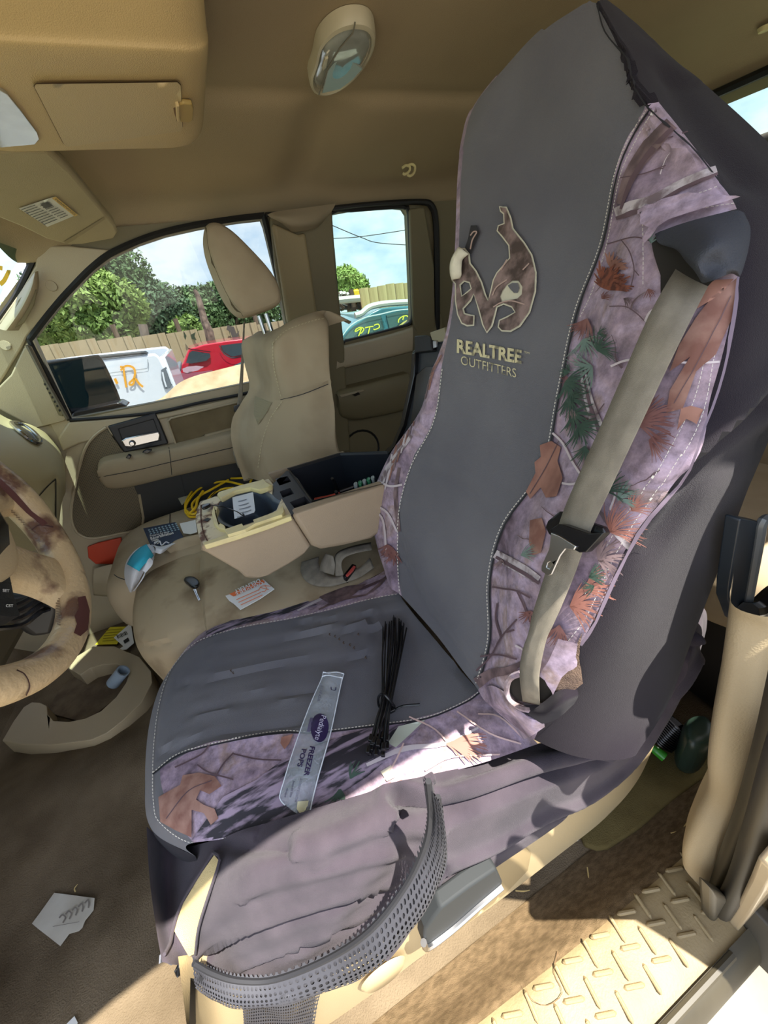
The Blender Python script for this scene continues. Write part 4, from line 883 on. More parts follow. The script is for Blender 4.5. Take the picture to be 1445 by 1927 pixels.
# ---- seat base: plastic side shield with lever recess
BS = mat('seat shield plastic', (186, 166, 128), .42, bump=.15, bscale=400, var=.1, vscale=5)
DB = [
 [(335, 1800, 'y', .262), (345, 1880, 'y', .25), (355, 1960, 'y', .24)],
 [(400, 1790, 'x', -.58), (420, 1870, 'x', -.59), (425, 1990, 'x', -.59)],
 [(520, 1780, 'x', -.61), (530, 1860, 'x', -.625), (560, 1960, 'x', -.62)],
 [(640, 1740, 'x', -.628), (650, 1830, 'x', -.645), (690, 1878, 'x', -.64)],
 [(760, 1640, 'x', -.64), (770, 1740, 'x', -.652), (800, 1795, 'x', -.647)],
 [(880, 1560, 'x', -.645), (900, 1660, 'x', -.655), (925, 1706, 'x', -.65)],
 [(1000, 1480, 'x', -.648), (1020, 1580, 'x', -.657), (1050, 1610, 'x', -.652)],
 [(1110, 1420, 'x', -.648), (1120, 1500, 'x', -.655), (1138, 1540, 'x', -.65)],
 [(1180, 1380, 'x', -.645), (1190, 1420, 'x', -.652), (1200, 1468, 'x', -.648)],
 [(1225, 1330, 'x', -.62), (1232, 1360, 'x', -.62), (1240, 1380, 'x', -.62)]]
GBs = gridify([[P(q[0], q[1], q[2], q[3]+(.022, .012, .004)[k_]) if q[2] == 'x' else P(*q) for k_, q in enumerate(r)] for r in DB], 8, 8)
bs = gmesh('side_shield', GBs, BS, seat, flip=True)
bvS2 = bvh_of([bs])
under = np.array([[GBs[i, -1], GBs[i, -1]+np.array([.05, 0, -.005]), GBs[i, -1]*[1, 1, 0]+np.array([.09, 0, .0])] for i in range(0, GBs.shape[0], 4)])
gmesh('base_frame', under, RUB, seat)
rec = [(792, 1772), (806, 1735), (850, 1690), (920, 1636), (965, 1598), (985, 1590), (998, 1604), (992, 1636), (950, 1680), (880, 1735), (820, 1782), (800, 1788)]
fill('lever_recess', rec, bvS2, mat('recess tan', (150, 132, 98), .5), seat, step=9, lift=.0015)
rim = [drop(bvS2, x, y, .003) for x, y in rec]; tube('recess_rim', rim, .004, BS, seat, closed=True, sp=3, n=8)
lv = slab('recline_lever', [P(x, y, 'x', -.672) for x, y in ((800, 1750), (830, 1710), (880, 1672), (935, 1635), (947, 1662), (900, 1706), (850, 1750), (806, 1782), (797, 1778))], (.02, 0, 0), mat('grey lever plastic', (40, 43, 44), .75), seat, bevel=.004)
tube('lever_edge', [P(x, y, 'x', -.674) for x, y in ((797, 1774), (806, 1782), (850, 1750), (900, 1706), (945, 1668))], .0045, STL, lv, sp=4, n=8)
lathe('pivot_cap', [(0, .006), (.030, .005), (.036, 0)], P(722, 1832, 'x', -.648), INX, BS, seat)
tube('shield_ridge', [drop(bvS2, x, y, .001) for x, y in ((345, 1915), (420, 1890), (470, 1882))], .003, BS, seat, n=6)
# seat frame mass so nothing looks hollow from the side
rbox('cushion_core', (-.38, .0, .30), (.36, .42, .16), FAB, seat, bevel=.03)
rbox('base_pan', (-.38, .0, .14), (.40, .40, .14), RUB, seat, bevel=.01)
for sx_, sy_ in ((-.56, .17), (-.56, -.2), (-.2, .17), (-.2, -.2)): rbox('rail_foot', (sx_, sy_, .035), (.04, .08, .07), RUB, seat, bevel=.006)

# ---- driver shoulder belt
bel = thing('driver_seat_belt', 'tan driver seat belt crossing the camouflage panel with its buckle tongue hanging', 'seat belt')
Lp = [(1305, 440, -.01), (1287, 480, .012), (1236, 567, .055), (1185, 680, .062), (1133, 800, .066), (1092, 891, .066), (1056, 978, .063), (1030, 1071, .055), (1004, 1154, .058), (996, 1190, .058), (985, 1221, .056), (979, 1260, .052), (981, 1296, .044), (984, 1318, .02)]
Rp = [(1372, 465, -.01), (1346, 512, .012), (1296, 610, .055), (1250, 705, .062), (1196, 820, .066), (1148, 922, .066), (1109, 1006, .063), (1080, 1085, .055), (1056, 1143, .058), (1040, 1178, .058), (1028, 1205, .056), (1016, 1262, .052), (1015, 1300, .044), (1016, 1325, .02)]
wb_ = strip('webbing', [P(x, y, 'f', v) for x, y, v in Lp], [P(x, y, 'f', v) for x, y, v in Rp], BELT, bel, sp=5, solid=.0014)
props(wb_, 'dusty woven tan webbing')
bt_ = slab('tongue_housing', [P(x, y, 'f', .062) for x, y in ((1025, 992), (1030, 980), (1052, 962), (1062, 964), (1070, 972), (1133, 992), (1139, 1004), (1103, 1040), (1090, 1040), (1060, 1022), (1032, 1006))], tuple(-FN*.008), BLKS, bel, bevel=.003)
slab('tongue_bar', [P(x, y, 'f', .072) for x, y in ((1050, 986), (1062, 988), (1108, 1004), (1137, 1002), (1103, 1039), (1090, 1040), (1072, 1030), (1038, 1006), (1032, 998))], tuple(-FN*.008), BLKS, bel, bevel=.003)
slab('latch_tongue', [P(x, y, 'f', .074) for x, y in ((1036, 1002), (1052, 1008), (1084, 1028), (1080, 1035), (1064, 1033), (1054, 1046), (1038, 1081), (1031, 1084), (1018, 1074), (1018, 1066), (1033, 1032))], tuple(-FN*.0025), STL, bel, bevel=.0008,
     holes=[[P(x, y, 'f', .074) for x, y in ((1030, 1060), (1036, 1056), (1040, 1062), (1034, 1070), (1028, 1067))]])
# ============================================================ OTHER SEATS, CONSOLE, DASH, WHEEL
# passenger seat
ps = thing('passenger_seat', 'tan cloth front passenger seat beside the far door with tall headrest', 'car seat')
def rb_cushion(nm, x0, x1, y0, y1, z0, z1, par, crown=.02, seam=None, m=FAB, pw=5.0, n=36, edge=.3):
    V = []; cx, cy = (x0+x1)/2, (y0+y1)/2; hx, hy = (x1-x0)/2, (y1-y0)/2; cz = (z0+z1)/2; hz = (z1-z0)/2; rings = 17; F = []
    for i in range(rings+1):
        ph = math.pi*i/rings; cz_ = math.cos(ph); sz = math.sin(ph); rz = math.copysign(abs(cz_)**(2/3.2), cz_); rs = abs(sz)**(2/6.0)
        for j in range(n):
            t = 2*math.pi*j/n; ct, st = math.cos(t), math.sin(t); r1 = (abs(ct)**pw+abs(st)**pw)**(-1/pw)
            x = ct*r1*rs; y = st*r1*rs
            z = cz+hz*rz + (crown*(1-x*x)*(1-y*y) if cz_ > 0 else 0)
            V.append((cx+hx*x, cy+hy*y, z))
    F = gfaces(rings+1, n, True)
    return mk(nm, V, F, m, par, sharp=180, sub=1)
pc_ = rb_cushion('cushion', .245, .70, -.20, .475, .20, .425, ps, crown=.022, pw=7.0)
pb = rb_cushion('seat_base', .30, .68, -.15, .38, .05, .23, ps, m=TAND, crown=0)
bvP = bvh_of([pc_])
stroke('seam', [(321, 948), (320, 985), (318, 1010)], 1.5, bvP, PIPE, ps, lift=.003); stroke('seam', [(216, 1082), (225, 1088), (240, 1092)], 1.6, bvP, PIPE, ps, lift=.003)
stroke('seam', [(321, 950), (345, 925), (380, 905)], 1.5, bvP, PIPE, ps, lift=.003)
# backrest: rows bottom -> top
PB = [
 [(462, 905, .56), (470, 900, .54), (492, 905, .42), (560, 912, .30), (640, 905, .26), (650, 880, .25)],
 [(440, 835, .58), (452, 845, .55), (480, 850, .44), (560, 850, .29), (622, 845, .25), (634, 835, .26)],
 [(439, 790, .58), (452, 798, .55), (486, 800, .42), (560, 790, .285), (622, 780, .25), (628, 772, .26)],
 [(456, 758, .57), (470, 762, .53), (528, 752, .33), (570, 740, .28), (616, 722, .25), (621, 718, .26)],
 [(471, 728, .56), (490, 728, .50), (520, 712, .32), (565, 700, .28), (613, 690, .25), (618, 688, .27)],
 [(461, 680, .56), (480, 680, .50), (511, 672, .31), (560, 655, .285), (612, 640, .26), (618, 640, .28)],
 [(457, 645, .55), (476, 645, .48), (511, 646, .32), (550, 622, .30), (606, 608, .28), (617, 606, .30)],
 [(478, 630, .52), (492, 632, .46), (520, 622, .36), (548, 606, .33), (590, 592, .31), (608, 592, .32)]]
R = [[P(x, y, 'x', v) for x, y, v in r] for r in PB]
for k_, r in enumerate(R): r.append(r[-1]+np.array([.11, -.01, -.03])*(1 if k_ < 5 else .25)); r.insert(0, r[0]+np.array([.02, -.12, -.01]))
R.append([p+np.array([.02, -.03, .004]) for p in R[-1]]); R.append([p+np.array([.03, -.09, -.03]) for p in R[-2]])
G = ruffle(gridify(R, 7, 7), .002, 14, 2)
G = foldp(G, [(516, 752), (560, 742), (618, 722)], .004, .005, .002); G = foldp(G, [(511, 646), (513, 690), (527, 752)], .003, .005, .002); G = foldp(G, [(527, 752), (505, 785), (490, 830), (482, 880)], .003, .005, .002)
bk_ = gmesh('backrest', G, FAB, ps); bvR = bvh_of([bk_])
dashes('stitching', [(514, 646), (516, 690), (530, 750)], bvR, mat('tan thread', (200, 186, 148), .8), bk_, w=1.2); dashes('stitching', [(514, 646), (540, 622), (590, 604), (612, 600)], bvR, MATS['tan thread'], bk_, w=1.2)
dashes('stitching', [(531, 756), (509, 788), (494, 832), (486, 880)], bvR, MATS['tan thread'], bk_, w=1.2); stroke('seam', [(528, 752), (570, 742), (618, 723)], 1.5, bvR, PIPE, bk_)
fill('ribbed_insert', [(480, 745), (512, 758), (500, 780), (486, 800), (478, 780)], bvR, mat('ribbed cloth', (150, 138, 108), .9, bump=1, bscale=60, stretch=(1, 1, 12)), bk_, step=7)
for a, b, x in ((487, 594, .46), (500, 590, .42)):
    p0 = P(a, b, 'x', x); p1 = P(a+12, b+36, 'x', x); tube('headrest_post', [p0, p1], .0065, CHR, ps, n=10)
HO = [(383, 425), (388, 414), (401, 409), (416, 413), (440, 428), (472, 461), (512, 503), (531, 536), (536, 562), (532, 576), (494, 590), (466, 600), (452, 594), (428, 566), (403, 508), (386, 460)]
hr = puffy('headrest', [P(x, y, 'x', .34) for x, y in HO], (.20, 0, 0), FAB, ps, inset=.93, rnd=.25, sub=2)
bvH = bvh_of([hr]); stroke('seam', [(389, 430), (394, 470), (412, 520), (438, 572), (458, 592)], .9, bvH, mat('seam tan', (84, 72, 50), .9), hr, lift=.005)
# passenger belt
pbt = thing('passenger_seat_belt', 'tan passenger seat belt hanging beside the passenger backrest with its buckle tongue', 'seat belt')
strip('webbing', [P(x, y, 'x', v) for x, y, v in ((458, 606, .60), (452, 700, .60), (446, 760, .60), (440, 800, .59), (438, 850, .59), (448, 880, .59))], [P(x, y, 'x', v) for x, y, v in ((461, 606, .60), (458, 700, .60), (456, 762, .60), (458, 800, .59), (460, 850, .59), (462, 885, .59))], BELT, pbt, sp=4, solid=.0015)
slab('tongue_housing', [P(x, y, 'x', .575) for x, y in ((440, 765), (450, 762), (464, 764), (462, 776), (452, 780), (440, 774))], (.012, 0, 0), BLKS, pbt, bevel=.002)
slab('latch_tongue', [P(x, y, 'x', .572) for x, y in ((443, 778), (453, 776), (450, 798), (444, 800), (441, 792))], (.003, 0, 0), STL, pbt, holes=[[P(x, y, 'x', .572) for x, y in ((445, 790), (448, 789), (447, 795), (444, 796))]])

# centre seat cushion
cs = thing('center_seat', 'narrow tan center seat cushion with stains between the two front seats', 'car seat')
CF = [
 [(790, 860, 'z', .40), (790, 920, 'z', .43), (790, 1010, 'z', .43), (790, 1080, 'z', .42), (790, 1090, 'z', .36)],
 [(560, 950, 'z', .40), (560, 990, 'z', .43), (560, 1060, 'z', .44), (560, 1150, 'z', .42), (560, 1170, 'z', .36)],
 [(450, 990, 'z', .41), (440, 1010, 'z', .435), (440, 1090, 'z', .445), (440, 1180, 'z', .42), (440, 1215, 'z', .36)],
 [(380, 1035, 'z', .40), (374, 1046, 'z', .43), (374, 1110, 'z', .44), (385, 1190, 'z', .415), (395, 1240, 'z', .35)],
 [(330, 1042, 'z', .40), (332, 1050, 'z', .42), (310, 1120, 'z', .435), (335, 1205, 'z', .41), (370, 1255, 'z', .33)],
 [(285, 1062, 'z', .39), (280, 1075, 'z', .41), (268, 1140, 'z', .415), (290, 1215, 'z', .39), (330, 1275, 'z', .31)],
 [(262, 1085, 'z', .36), (256, 1110, 'z', .375), (250, 1165, 'z', .38), (262, 1225, 'z', .345), (310, 1282, 'z', .28)],
 [(275, 1110, 'z', .25), (268, 1130, 'z', .25), (262, 1190, 'z', .24), (280, 1240, 'z', .23), (318, 1290, 'z', .20)]]
G = ruffle(gridify([[P(*q) for q in r] for r in CF], 9, 8), .002, 16, 6)
G = foldp(G, [(374, 1046), (376, 1100), (378, 1160), (384, 1195)], .009, .007, .003); G = foldp(G, [(252, 1210), (290, 1218), (335, 1200), (384, 1190)], .006, .006, .002)
STN = mat('stained tan cloth', (176, 158, 128), .95, bump=.5, bscale=1500, col2=(112, 92, 68), vscale=9, vlo=.5, vhi=.78, detail=6, spec=.1)
cc = gmesh('cushion', G, STN, cs); bvK = bvh_of([cc]); bvK2 = bvh_of([cc, cf])
bol = loft('bolster', [[P(x, y, 'z', z) for x, y, z in r] for r in ([(306, 1045, .42), (312, 1035, .445), (325, 1045, .42)], [(315, 1030, .42), (330, 1018, .455), (342, 1035, .43)], [(335, 1020, .42), (360, 1008, .46), (372, 1025, .43)], [(380, 1010, .42), (405, 1000, .46), (410, 1020, .42)])], FAB, cs, nu=5, nv=5)
rbox('seat_box', (.05, -.02, .13), (.26, .5, .24), TAND, cs, bevel=.02)

# centre console (folded armrest bin)
co = thing('center_console', 'tan fold-down center console with stained cream cup holder top and open bin', 'console')
CM = VIN
def X_(p, x): return P(p[0], p[1], 'x', x)
front = [X_(q, -.155) for q in ((379, 1027), (548, 970), (585, 1028), (572, 1044), (545, 1062), (510, 1082), (480, 1090), (462, 1088), (448, 1075), (380, 1036))]
rear = [X_(q, -.155) for q in ((548, 970), (728, 911), (735, 930), (735, 990), (700, 1015), (640, 1030), (605, 1036), (586, 1029))]
slab('side_cover', front, (.03, 0, 0), CM, co, bevel=.01); slab('side_cover', rear, (.03, 0, 0), CM, co, bevel=.01)
slab('far_side', [q+np.array([.205, 0, 0]) for q in front], (.02, 0, 0), CM, co, bevel=.006); slab('far_side', [q+np.array([.272, 0, -.002]) for q in rear], (.012, 0, 0), CM, co, bevel=.003)
yf = front[0][1]; zt = .658
slab('front_cover', [np.array([-.150, yf+.006, zt-.014]), np.array([.06, yf+.006, zt-.014]), np.array([.072, front[8][1]-.01, front[8][2]]), np.array([-.150, front[8][1]-.01, front[8][2]])], (0, -.012, 0), CM, co, bevel=.008)
slab('belly', [np.array([-.10, front[6][1]-.02, .555]), np.array([.07, front[6][1]-.02, .555]), np.array([.07, -.36, .545]), np.array([-.10, -.36, .545])], (0, 0, .012), BLKB, co)
# cream top, in three ragged pieces round the cup well
def Z_(l, z=zt): return [P(x, y, 'z', z) for x, y in l]
slab('top_plate', Z_([(368, 975), (372, 955), (382, 943), (415, 930), (450, 917), (505, 901), (514, 912), (512, 930), (498, 922), (470, 920), (440, 928), (412, 945), (404, 965), (406, 985), (420, 998), (425, 1003), (430, 1004), (455, 996), (480, 985), (520, 960), (530, 938), (547, 968), (500, 987), (440, 1007), (384, 1025), (374, 1010)]), (0, 0, -.006), CREAMD, co, bevel=.002)
slab('cream_ridge', Z_([(422, 996), (455, 985), (458, 990), (478, 983), (476, 978), (520, 962), (532, 950), (534, 962), (530, 968), (480, 985), (461, 996), (428, 1006)], zt+.010), (0, 0, -.012), CREAM, co, bevel=.003)
slab('cream_edge', Z_([(384, 1026), (383, 1020), (440, 1001), (500, 983), (545, 966), (548, 971), (500, 989), (440, 1009)], zt+.004), (0, 0, -.010), CREAM, co, bevel=.002)
slab('cream_ridge', Z_([(408, 930), (412, 925), (450, 913), (490, 903), (495, 900), (500, 905), (512, 912), (505, 917), (488, 922), (470, 917), (440, 924), (415, 938)], zt+.008), (0, 0, -.012), CREAM, co, bevel=.003)
slab('cream_rim', Z_([(402, 950), (398, 965), (402, 985), (412, 994), (425, 996), (422, 988), (410, 981), (406, 966), (410, 954)], zt+.008), (0, 0, -.012), CREAM, co, bevel=.003)
tube('top_groove', Z_([(378, 950), (378, 975), (382, 1000), (390, 1017)], zt+.001), .0011, mat('rust line', (80, 46, 34), .8), co, sp=4, n=5)
slab('drain_slot', Z_([(382, 979), (390, 974), (397, 976), (390, 981)], zt+.001), (0, 0, -.001), RUB, co)
# cup well: rim plate with basin
BG = mat('slate cup well plastic', (66, 78, 92), .35, var=.25, vscale=10)
basin = [(404, 965), (412, 946), (440, 929), (470, 921), (498, 923), (510, 930), (518, 938), (530, 945), (524, 958), (505, 968), (480, 984), (440, 992), (420, 985), (410, 978)]
bz = Z_(basin, zt-.001); ce_ = np.mean(bz, 0)
rows = [[ce_+(q-ce_)*s+np.array([0, 0, d]) for q in spline(bz, 3, True)] for s, d in ((1.02, 0), (.93, -.002), (.86, -.006), (.80, -.05), (.70, -.066), (.01, -.068))]
n_ = len(rows[0]); V = [q for r in rows for q in r]; cupw = mk('cup_well', V, gfaces(6, n_, True), BG, co, sharp=60)
tp = slab('bin_rail', Z_([(498, 922), (512, 912), (540, 885), (560, 900), (588, 945), (548, 969), (520, 958), (530, 944), (515, 935)], zt-.002), (0, 0, -.012), mat('bin rail black', (38, 38, 42), .45), co, bevel=.002, holes=[Z_([(518, 901), (541, 896), (548, 906), (526, 914)], zt-.002), Z_([(545, 945), (573, 934), (585, 948), (557, 960)], zt-.002), Z_([(526, 925), (546, 918), (553, 929), (532, 937)], zt-.002)])
for nm, l in (('coin_slot', [(518, 901), (541, 896), (548, 906), (526, 914)]), ('coin_slot', [(545, 945), (573, 934), (585, 948), (557, 960)]), ('coin_slot', [(526, 925), (546, 918), (553, 929), (532, 937)])):
    b0 = Z_(l, zt-.004); cc0 = np.mean(b0, 0); rr_ = [[cc0+(q-cc0)*s+np.array([0, 0, d]) for q in b0] for s, d in ((1.0, 0), (.9, -.03), (.01, -.031))]
    mk(nm, [q for r in rr_ for q in r], gfaces(3, len(b0), True), BLK, co, smooth=False)
# open bin
bi = Z_([(544, 884), (640, 855), (735, 852), (742, 890), (722, 912), (588, 944)], zt-.003); cb = np.mean(bi, 0)
rr_ = [[cb+(q-cb)*s+np.array([0, 0, d]) for q in bi] for s, d in ((1.03, .004), (1.0, .003), (.97, -.002), (.95, -.10), (.01, -.105))]
mk('bin_liner', [q for r in rr_ for q in r], gfaces(5, len(bi), True), BLKB, co, sharp=30)
for x, y in ((625, 900), (632, 925)): tube('bin_post', [P(x, y, 'z', zt-.03), P(x+12, y+26, 'z', zt-.09)], .004, BLK, co, n=8)
# raised lid
ld = lambda l, v=0: [P(x, y, (0, 0), 0) if False else P(x, y, ('pl', (0, -.37, .66), (0, .95, .31)), v) for x, y in l]
lid = slab('lid', ld([(722, 850), (737, 836), (752, 800), (772, 705), (775, 660), (782, 655), (838, 640), (870, 640), (880, 700), (850, 860), (760, 872)]), (0, -.035, -.012), mat('lid black', (40, 42, 46), .4), co, bevel=.005)
slab('lid_rim', ld([(722, 850), (737, 836), (752, 800), (772, 705), (775, 665), (781, 663), (779, 706), (758, 802), (743, 840), (730, 856)], .01), (0, -.02, -.004), BLKS, co, bevel=.002)
slab('lid_well', ld([(783, 705), (800, 690), (832, 690), (830, 770), (790, 800), (772, 800)], .006), (0, -.004, 0), BLKS, co, bevel=.002)
slab('lid_hinge_panel', ld([(779, 632), (800, 630), (812, 634), (812, 660), (779, 664)], .012), (0, -.03, -.01), BLK, co, bevel=.003)
slab('lid_latch', ld([(808, 626), (836, 616), (842, 640), (826, 644), (812, 640)], .016), (0, -.02, 0), mat('aged latch plastic', (150, 142, 116), .5), co, bevel=.002)
slab('lid_latch_hook', ld([(814, 642), (821, 641), (820, 654), (815, 656)], .02), (0, -.004, 0), STL, co, bevel=.001)

# dashboard end on the passenger side
da = thing('dashboard', 'tan dashboard end with chrome ringed air vent behind the steering wheel', 'dashboard')
DD = [
 [(-60, 770, 'y', .60), (-20, 770, 'y', .56), (20, 790, 'y', .54), (60, 800, 'y', .52), (95, 822, 'y', .52), (118, 850, 'y', .54), (124, 880, 'y', .56), (126, 920, 'y', .60)],
 [(-60, 800, 'y', .46), (-20, 800, 'y', .45), (15, 815, 'y', .44), (55, 826, 'y', .44), (88, 842, 'y', .445), (112, 862, 'y', .46), (120, 890, 'y', .48), (122, 930, 'y', .54)],
 [(-60, 885, 'y', .42), (-20, 886, 'y', .42), (15, 888, 'y', .42), (55, 890, 'y', .42), (85, 892, 'y', .425), (104, 888, 'y', .43), (114, 905, 'y', .45), (118, 940, 'y', .52)],
 [(-60, 960, 'y', .46), (-20, 950, 'y', .46), (15, 945, 'y', .46), (50, 940, 'y', .46), (78, 935, 'y', .46), (102, 920, 'y', .455), (110, 930, 'y', .47), (114, 960, 'y', .52)],
 [(-60, 1060, 'y', .50), (-20, 1060, 'y', .50), (15, 1050, 'y', .50), (50, 1040, 'y', .50), (78, 1030, 'y', .50), (98, 1010, 'y', .48), (104, 1010, 'y', .49), (108, 1020, 'y', .54)]]
G = gridify([[P(*q) for q in r] for r in DD], 6, 6); dm = gmesh('dash_panel', G, mat('dash tan', (178, 164, 124), .5, bump=.25, bscale=450), da); bvD = bvh_of([dm])
ring = [drop(bvD, x, y, .004) for x, y in ((20, 798), (38, 800), (58, 812), (72, 828), (70, 836), (52, 828), (32, 812))]
tube('vent_ring', ring, .005, CHR, da, closed=True, sp=4, n=8); fill('vent_face', [(22, 800), (38, 802), (57, 814), (70, 829), (52, 827), (33, 812)], bvD, BLKS, da, step=4, lift=.002)
stroke('panel_gap', [(60, 948), (84, 920), (101, 904), (104, 908), (104, 985)], 1.8, bvD, RUB, da)
# dash core / column shroud behind the wheel
rbox('lower_dash', (-.15, .78, .56), (.9, .34, .34), mat('lower dash dark tan', (92, 82, 62), .6), da, bevel=.03)
rbox('upper_dash', (.0, .76, .80), (1.3, .36, .12), mat('dash tan', (178, 164, 124), .5), da, bevel=.04)
cl_ = thing('steering_column', 'black steering column shroud and wires below the wheel', 'steering column')
slab('shroud', [P(x, y, 'x', -.26) for x, y in ((-60, 935), (0, 950), (22, 985), (25, 1030), (0, 1060), (-60, 1040))], (-.1, 0, 0), BLKS, cl_, bevel=.01)
tube('column', [(-.34, .42, .80), (-.34, .80, .60)], .045, BLK, cl_, n=16)
for i in range(4): tube('wire', [P(-40, 1160+i*8, 'x', -.24), P(40, 1135+i*14, 'x', -.22), P(90, 1110+i*12, 'x', -.2), P(150, 1130+i*10, 'x', -.1)], .004, BLKS, cl_, sp=4, n=6)
slab('lower_shroud', [P(x, y, 'x', -.2) for x, y in ((-60, 1110), (40, 1120), (105, 1105), (112, 1150), (100, 1195), (60, 1200), (20, 1170), (-60, 1180))], (.08, .05, 0), mat('underdash black', (22, 22, 22), .5), cl_, bevel=.008)

# steering wheel
sw = thing('steering_wheel', 'worn tan leather steering wheel with peeling rim and black switch pads', 'steering wheel')
ta = math.radians(15); WC = np.array([-.30, .33, .84]); WU = np.array([0, math.sin(ta), math.cos(ta)]); WX = np.array([1., 0, 0]); WN = np.array([0, -math.cos(ta), math.sin(ta)])
LEA = mat('worn tan leather', (190, 166, 128), .38, bump=.6, bscale=160, col2=(104, 76, 60), vscale=16, vlo=.52, vhi=.62, detail=10)
LEA2 = mat('bare leather', (82, 42, 36), .75)
V = []; n1_, n2_ = 96, 18
for i in range(n1_):
    a = 2*math.pi*i/n1_; r0 = WX*math.cos(a)+WU*math.sin(a); tr = .0205 + .003*math.exp(-((math.sin(a)+.15)/.25)**2)
    for j in range(n2_):
        b_ = 2*math.pi*j/n2_; V.append(WC + r0*(.186+tr*math.cos(b_)) + WN*tr*math.sin(b_)*1.05)
F = gfaces(n1_, n2_, True)+[((n1_-1)*n2_+j, (n1_-1)*n2_+(j+1) % n2_, (j+1) % n2_, j) for j in range(n2_)]
rimo = mk('rim', V, F, LEA, sw); bvRm = bvh_of([rimo])
wp = lambda a, r, h=0: WC + WX*math.cos(a)*r + WU*math.sin(a)*r + WN*h
fill('worn_patch', [(146, 1125), (160, 1122), (168, 1150), (164, 1185), (150, 1198), (138, 1192), (144, 1175), (140, 1160), (148, 1145)], bvRm, LEA2, rimo, step=5, lift=.001)
fill('worn_patch', [(0, 900), (30, 928), (60, 962), (90, 985), (80, 990), (50, 965), (20, 935), (0, 915)], bvRm, LEA2, rimo, step=5, lift=.001)
for pth in ([(60, 997), (75, 988), (100, 992)], [(30, 1262), (45, 1270), (54, 1290), (48, 1308)]): stroke('leather_seam', pth, 2.4, bvRm, mat('seam maroon', (70, 44, 40), .8), rimo, lift=.001)
for i in range(14):
    t = i/13
    for (x0, y0, x1, y1) in (((0, 940), (58, 1000))[0]+((0, 940), (58, 1000))[1], (106, 1110, 108, 1175)):
        x = x0+(x1-x0)*t; y = y0+(y1-y0)*t
        stroke('lacing', [(x, y), (x+7, y+2)], 2.2, bvRm, mat('lacing dark', (120, 98, 74), .7), rimo, lift=.0012)
# spokes
def spoke(a0, a1, w, m=VIN):
    R = []
    for t in np.linspace(0, 1, 6):
        r = .05+(.18-.05)*t; a = a0+(a1-a0)*t; c_ = wp(a, r, -.012+.004*t); tn = -WX*math.sin(a)+WU*math.cos(a); ww = w*(1-.25*math.sin(t*3.14))
        R.append([c_-tn*ww-WN*.008, c_-tn*ww*.7+WN*.012, c_+WN*.016, c_+tn*ww*.7+WN*.012, c_+tn*ww-WN*.008])
    return loft('spoke', R, m, sw, nu=4, nv=3)
spoke(.05, -.05, .040, LEA); spoke(-.88, -1.0, .050, LEA); spoke(math.pi-.05, math.pi+.05, .04, LEA)
hub = puffy('hub', [wp(a, .085 if i % 2 else .080, -.03) for i, a in enumerate(np.linspace(0, 2*math.pi, 14, endpoint=False))], tuple(WN*.06), mat('hub tan', (182, 160, 124), .5, bump=.2, bscale=400), sw, inset=.9, sub=2)
rbox('hub_neck', tuple(WC-WN*.05), (.08, .10, .08), BLK, sw, bevel=.01)
pad = [P(x, y, ('pl', tuple(WC+WN*.02), tuple(WN)), 0) for x, y in ((-30, 1068), (0, 1075), (18, 1080), (26, 1120), (38, 1158), (20, 1160), (-30, 1155))]
pd_ = slab('switch_pad', pad, tuple(-WN*.02), BLK, sw, bevel=.002)
bvPd = BVHTree.FromPolygons([Vector(q+WN*.0003) for q in pad], [tuple(range(len(pad)))])
WTX = mat('white print', (220, 220, 216), .6)
text('switch_text', 'SET', (2, 1115), (15, 1116), 6, bvPd, WTX, pd_, upv=(0, -5), bold=.02); text('switch_text', 'CST', (8, 1144), (22, 1144), 5, bvPd, WTX, pd_, upv=(0, -5), bold=.02); text('switch_text', 'S', (0, 1088), (4, 1088), 4, bvPd, WTX, pd_, upv=(0, -5))
for y in (1098, 1130): stroke('switch_gap', [(-20, y-2), (10, y), (28, y+1)], 1.2, bvPd, RUB, pd_)

# ---- overhead console, dome lamp, visor, coat hook
oh = thing('overhead_console', 'tan overhead console with hinged storage door under the roof', 'overhead console')
zo = 1.292
OR = []
for y in (.42, .25, .10, .0, -.08, -.115, -.135, -.142):
    k = 1 if y > -.10 else (.93 if y > -.12 else (.8 if y > -.14 else .6)); dz = 0 if y > -.1 else (.004 if y > -.12 else (.018 if y > -.14 else .05))
    xa, xb = -.24, .150
    c0 = (xa+xb)/2; hw = (xb-xa)/2
    OR.append([np.array([c0-hw-.01, y, 1.40]), np.array([c0-hw*k, y, 1.345+dz]), np.array([c0-hw*k*.93, y, zo+.03+dz]), np.array([c0-hw*k*.60, y, zo+.008+dz]), np.array([c0-hw*k*.5, y, zo+dz]), np.array([c0, y, zo+dz]), np.array([c0+hw*k*.88, y, zo+dz]), np.array([c0+hw*k*.97, y, zo+.006+dz]), np.array([c0+hw*k, y, zo+.03+dz]), np.array([c0+hw, y, 1.40])])
G = gridify(OR, 6, 6); om = gmesh('console_shell', G, OHC, oh, solid=.003); bvO = bvh_of([om])
dr = [(62, 157), (66, 152), (332, 149), (338, 155), (342, 235), (338, 243), (126, 272), (118, 266)]
dd_ = fill('storage_door', dr, bvO, mat('overhead door plastic', (190, 166, 120), .55, bump=.35, bscale=700), oh, step=14, lift=.003); stroke('door_gap', dr+[dr[0]], 2.2, bvO, mat('gap brown', (92, 70, 44), .9), oh, sp=0, lift=.0022)
slab('door_latch', [P(x, y, 'z', zo-.006) for x, y in ((336, 198), (346, 195), (362, 197), (365, 205), (364, 226), (356, 232), (340, 230))], (0, 0, .006), mat('latch tan', (170, 142, 80), .5), oh, bevel=.002)
slab('latch_recess', [P(x, y, 'z', zo-.004) for x, y in ((326, 203), (337, 200), (338, 229), (330, 228))], (0, 0, .003), mat('latch recess', (104, 76, 44), .7), oh)
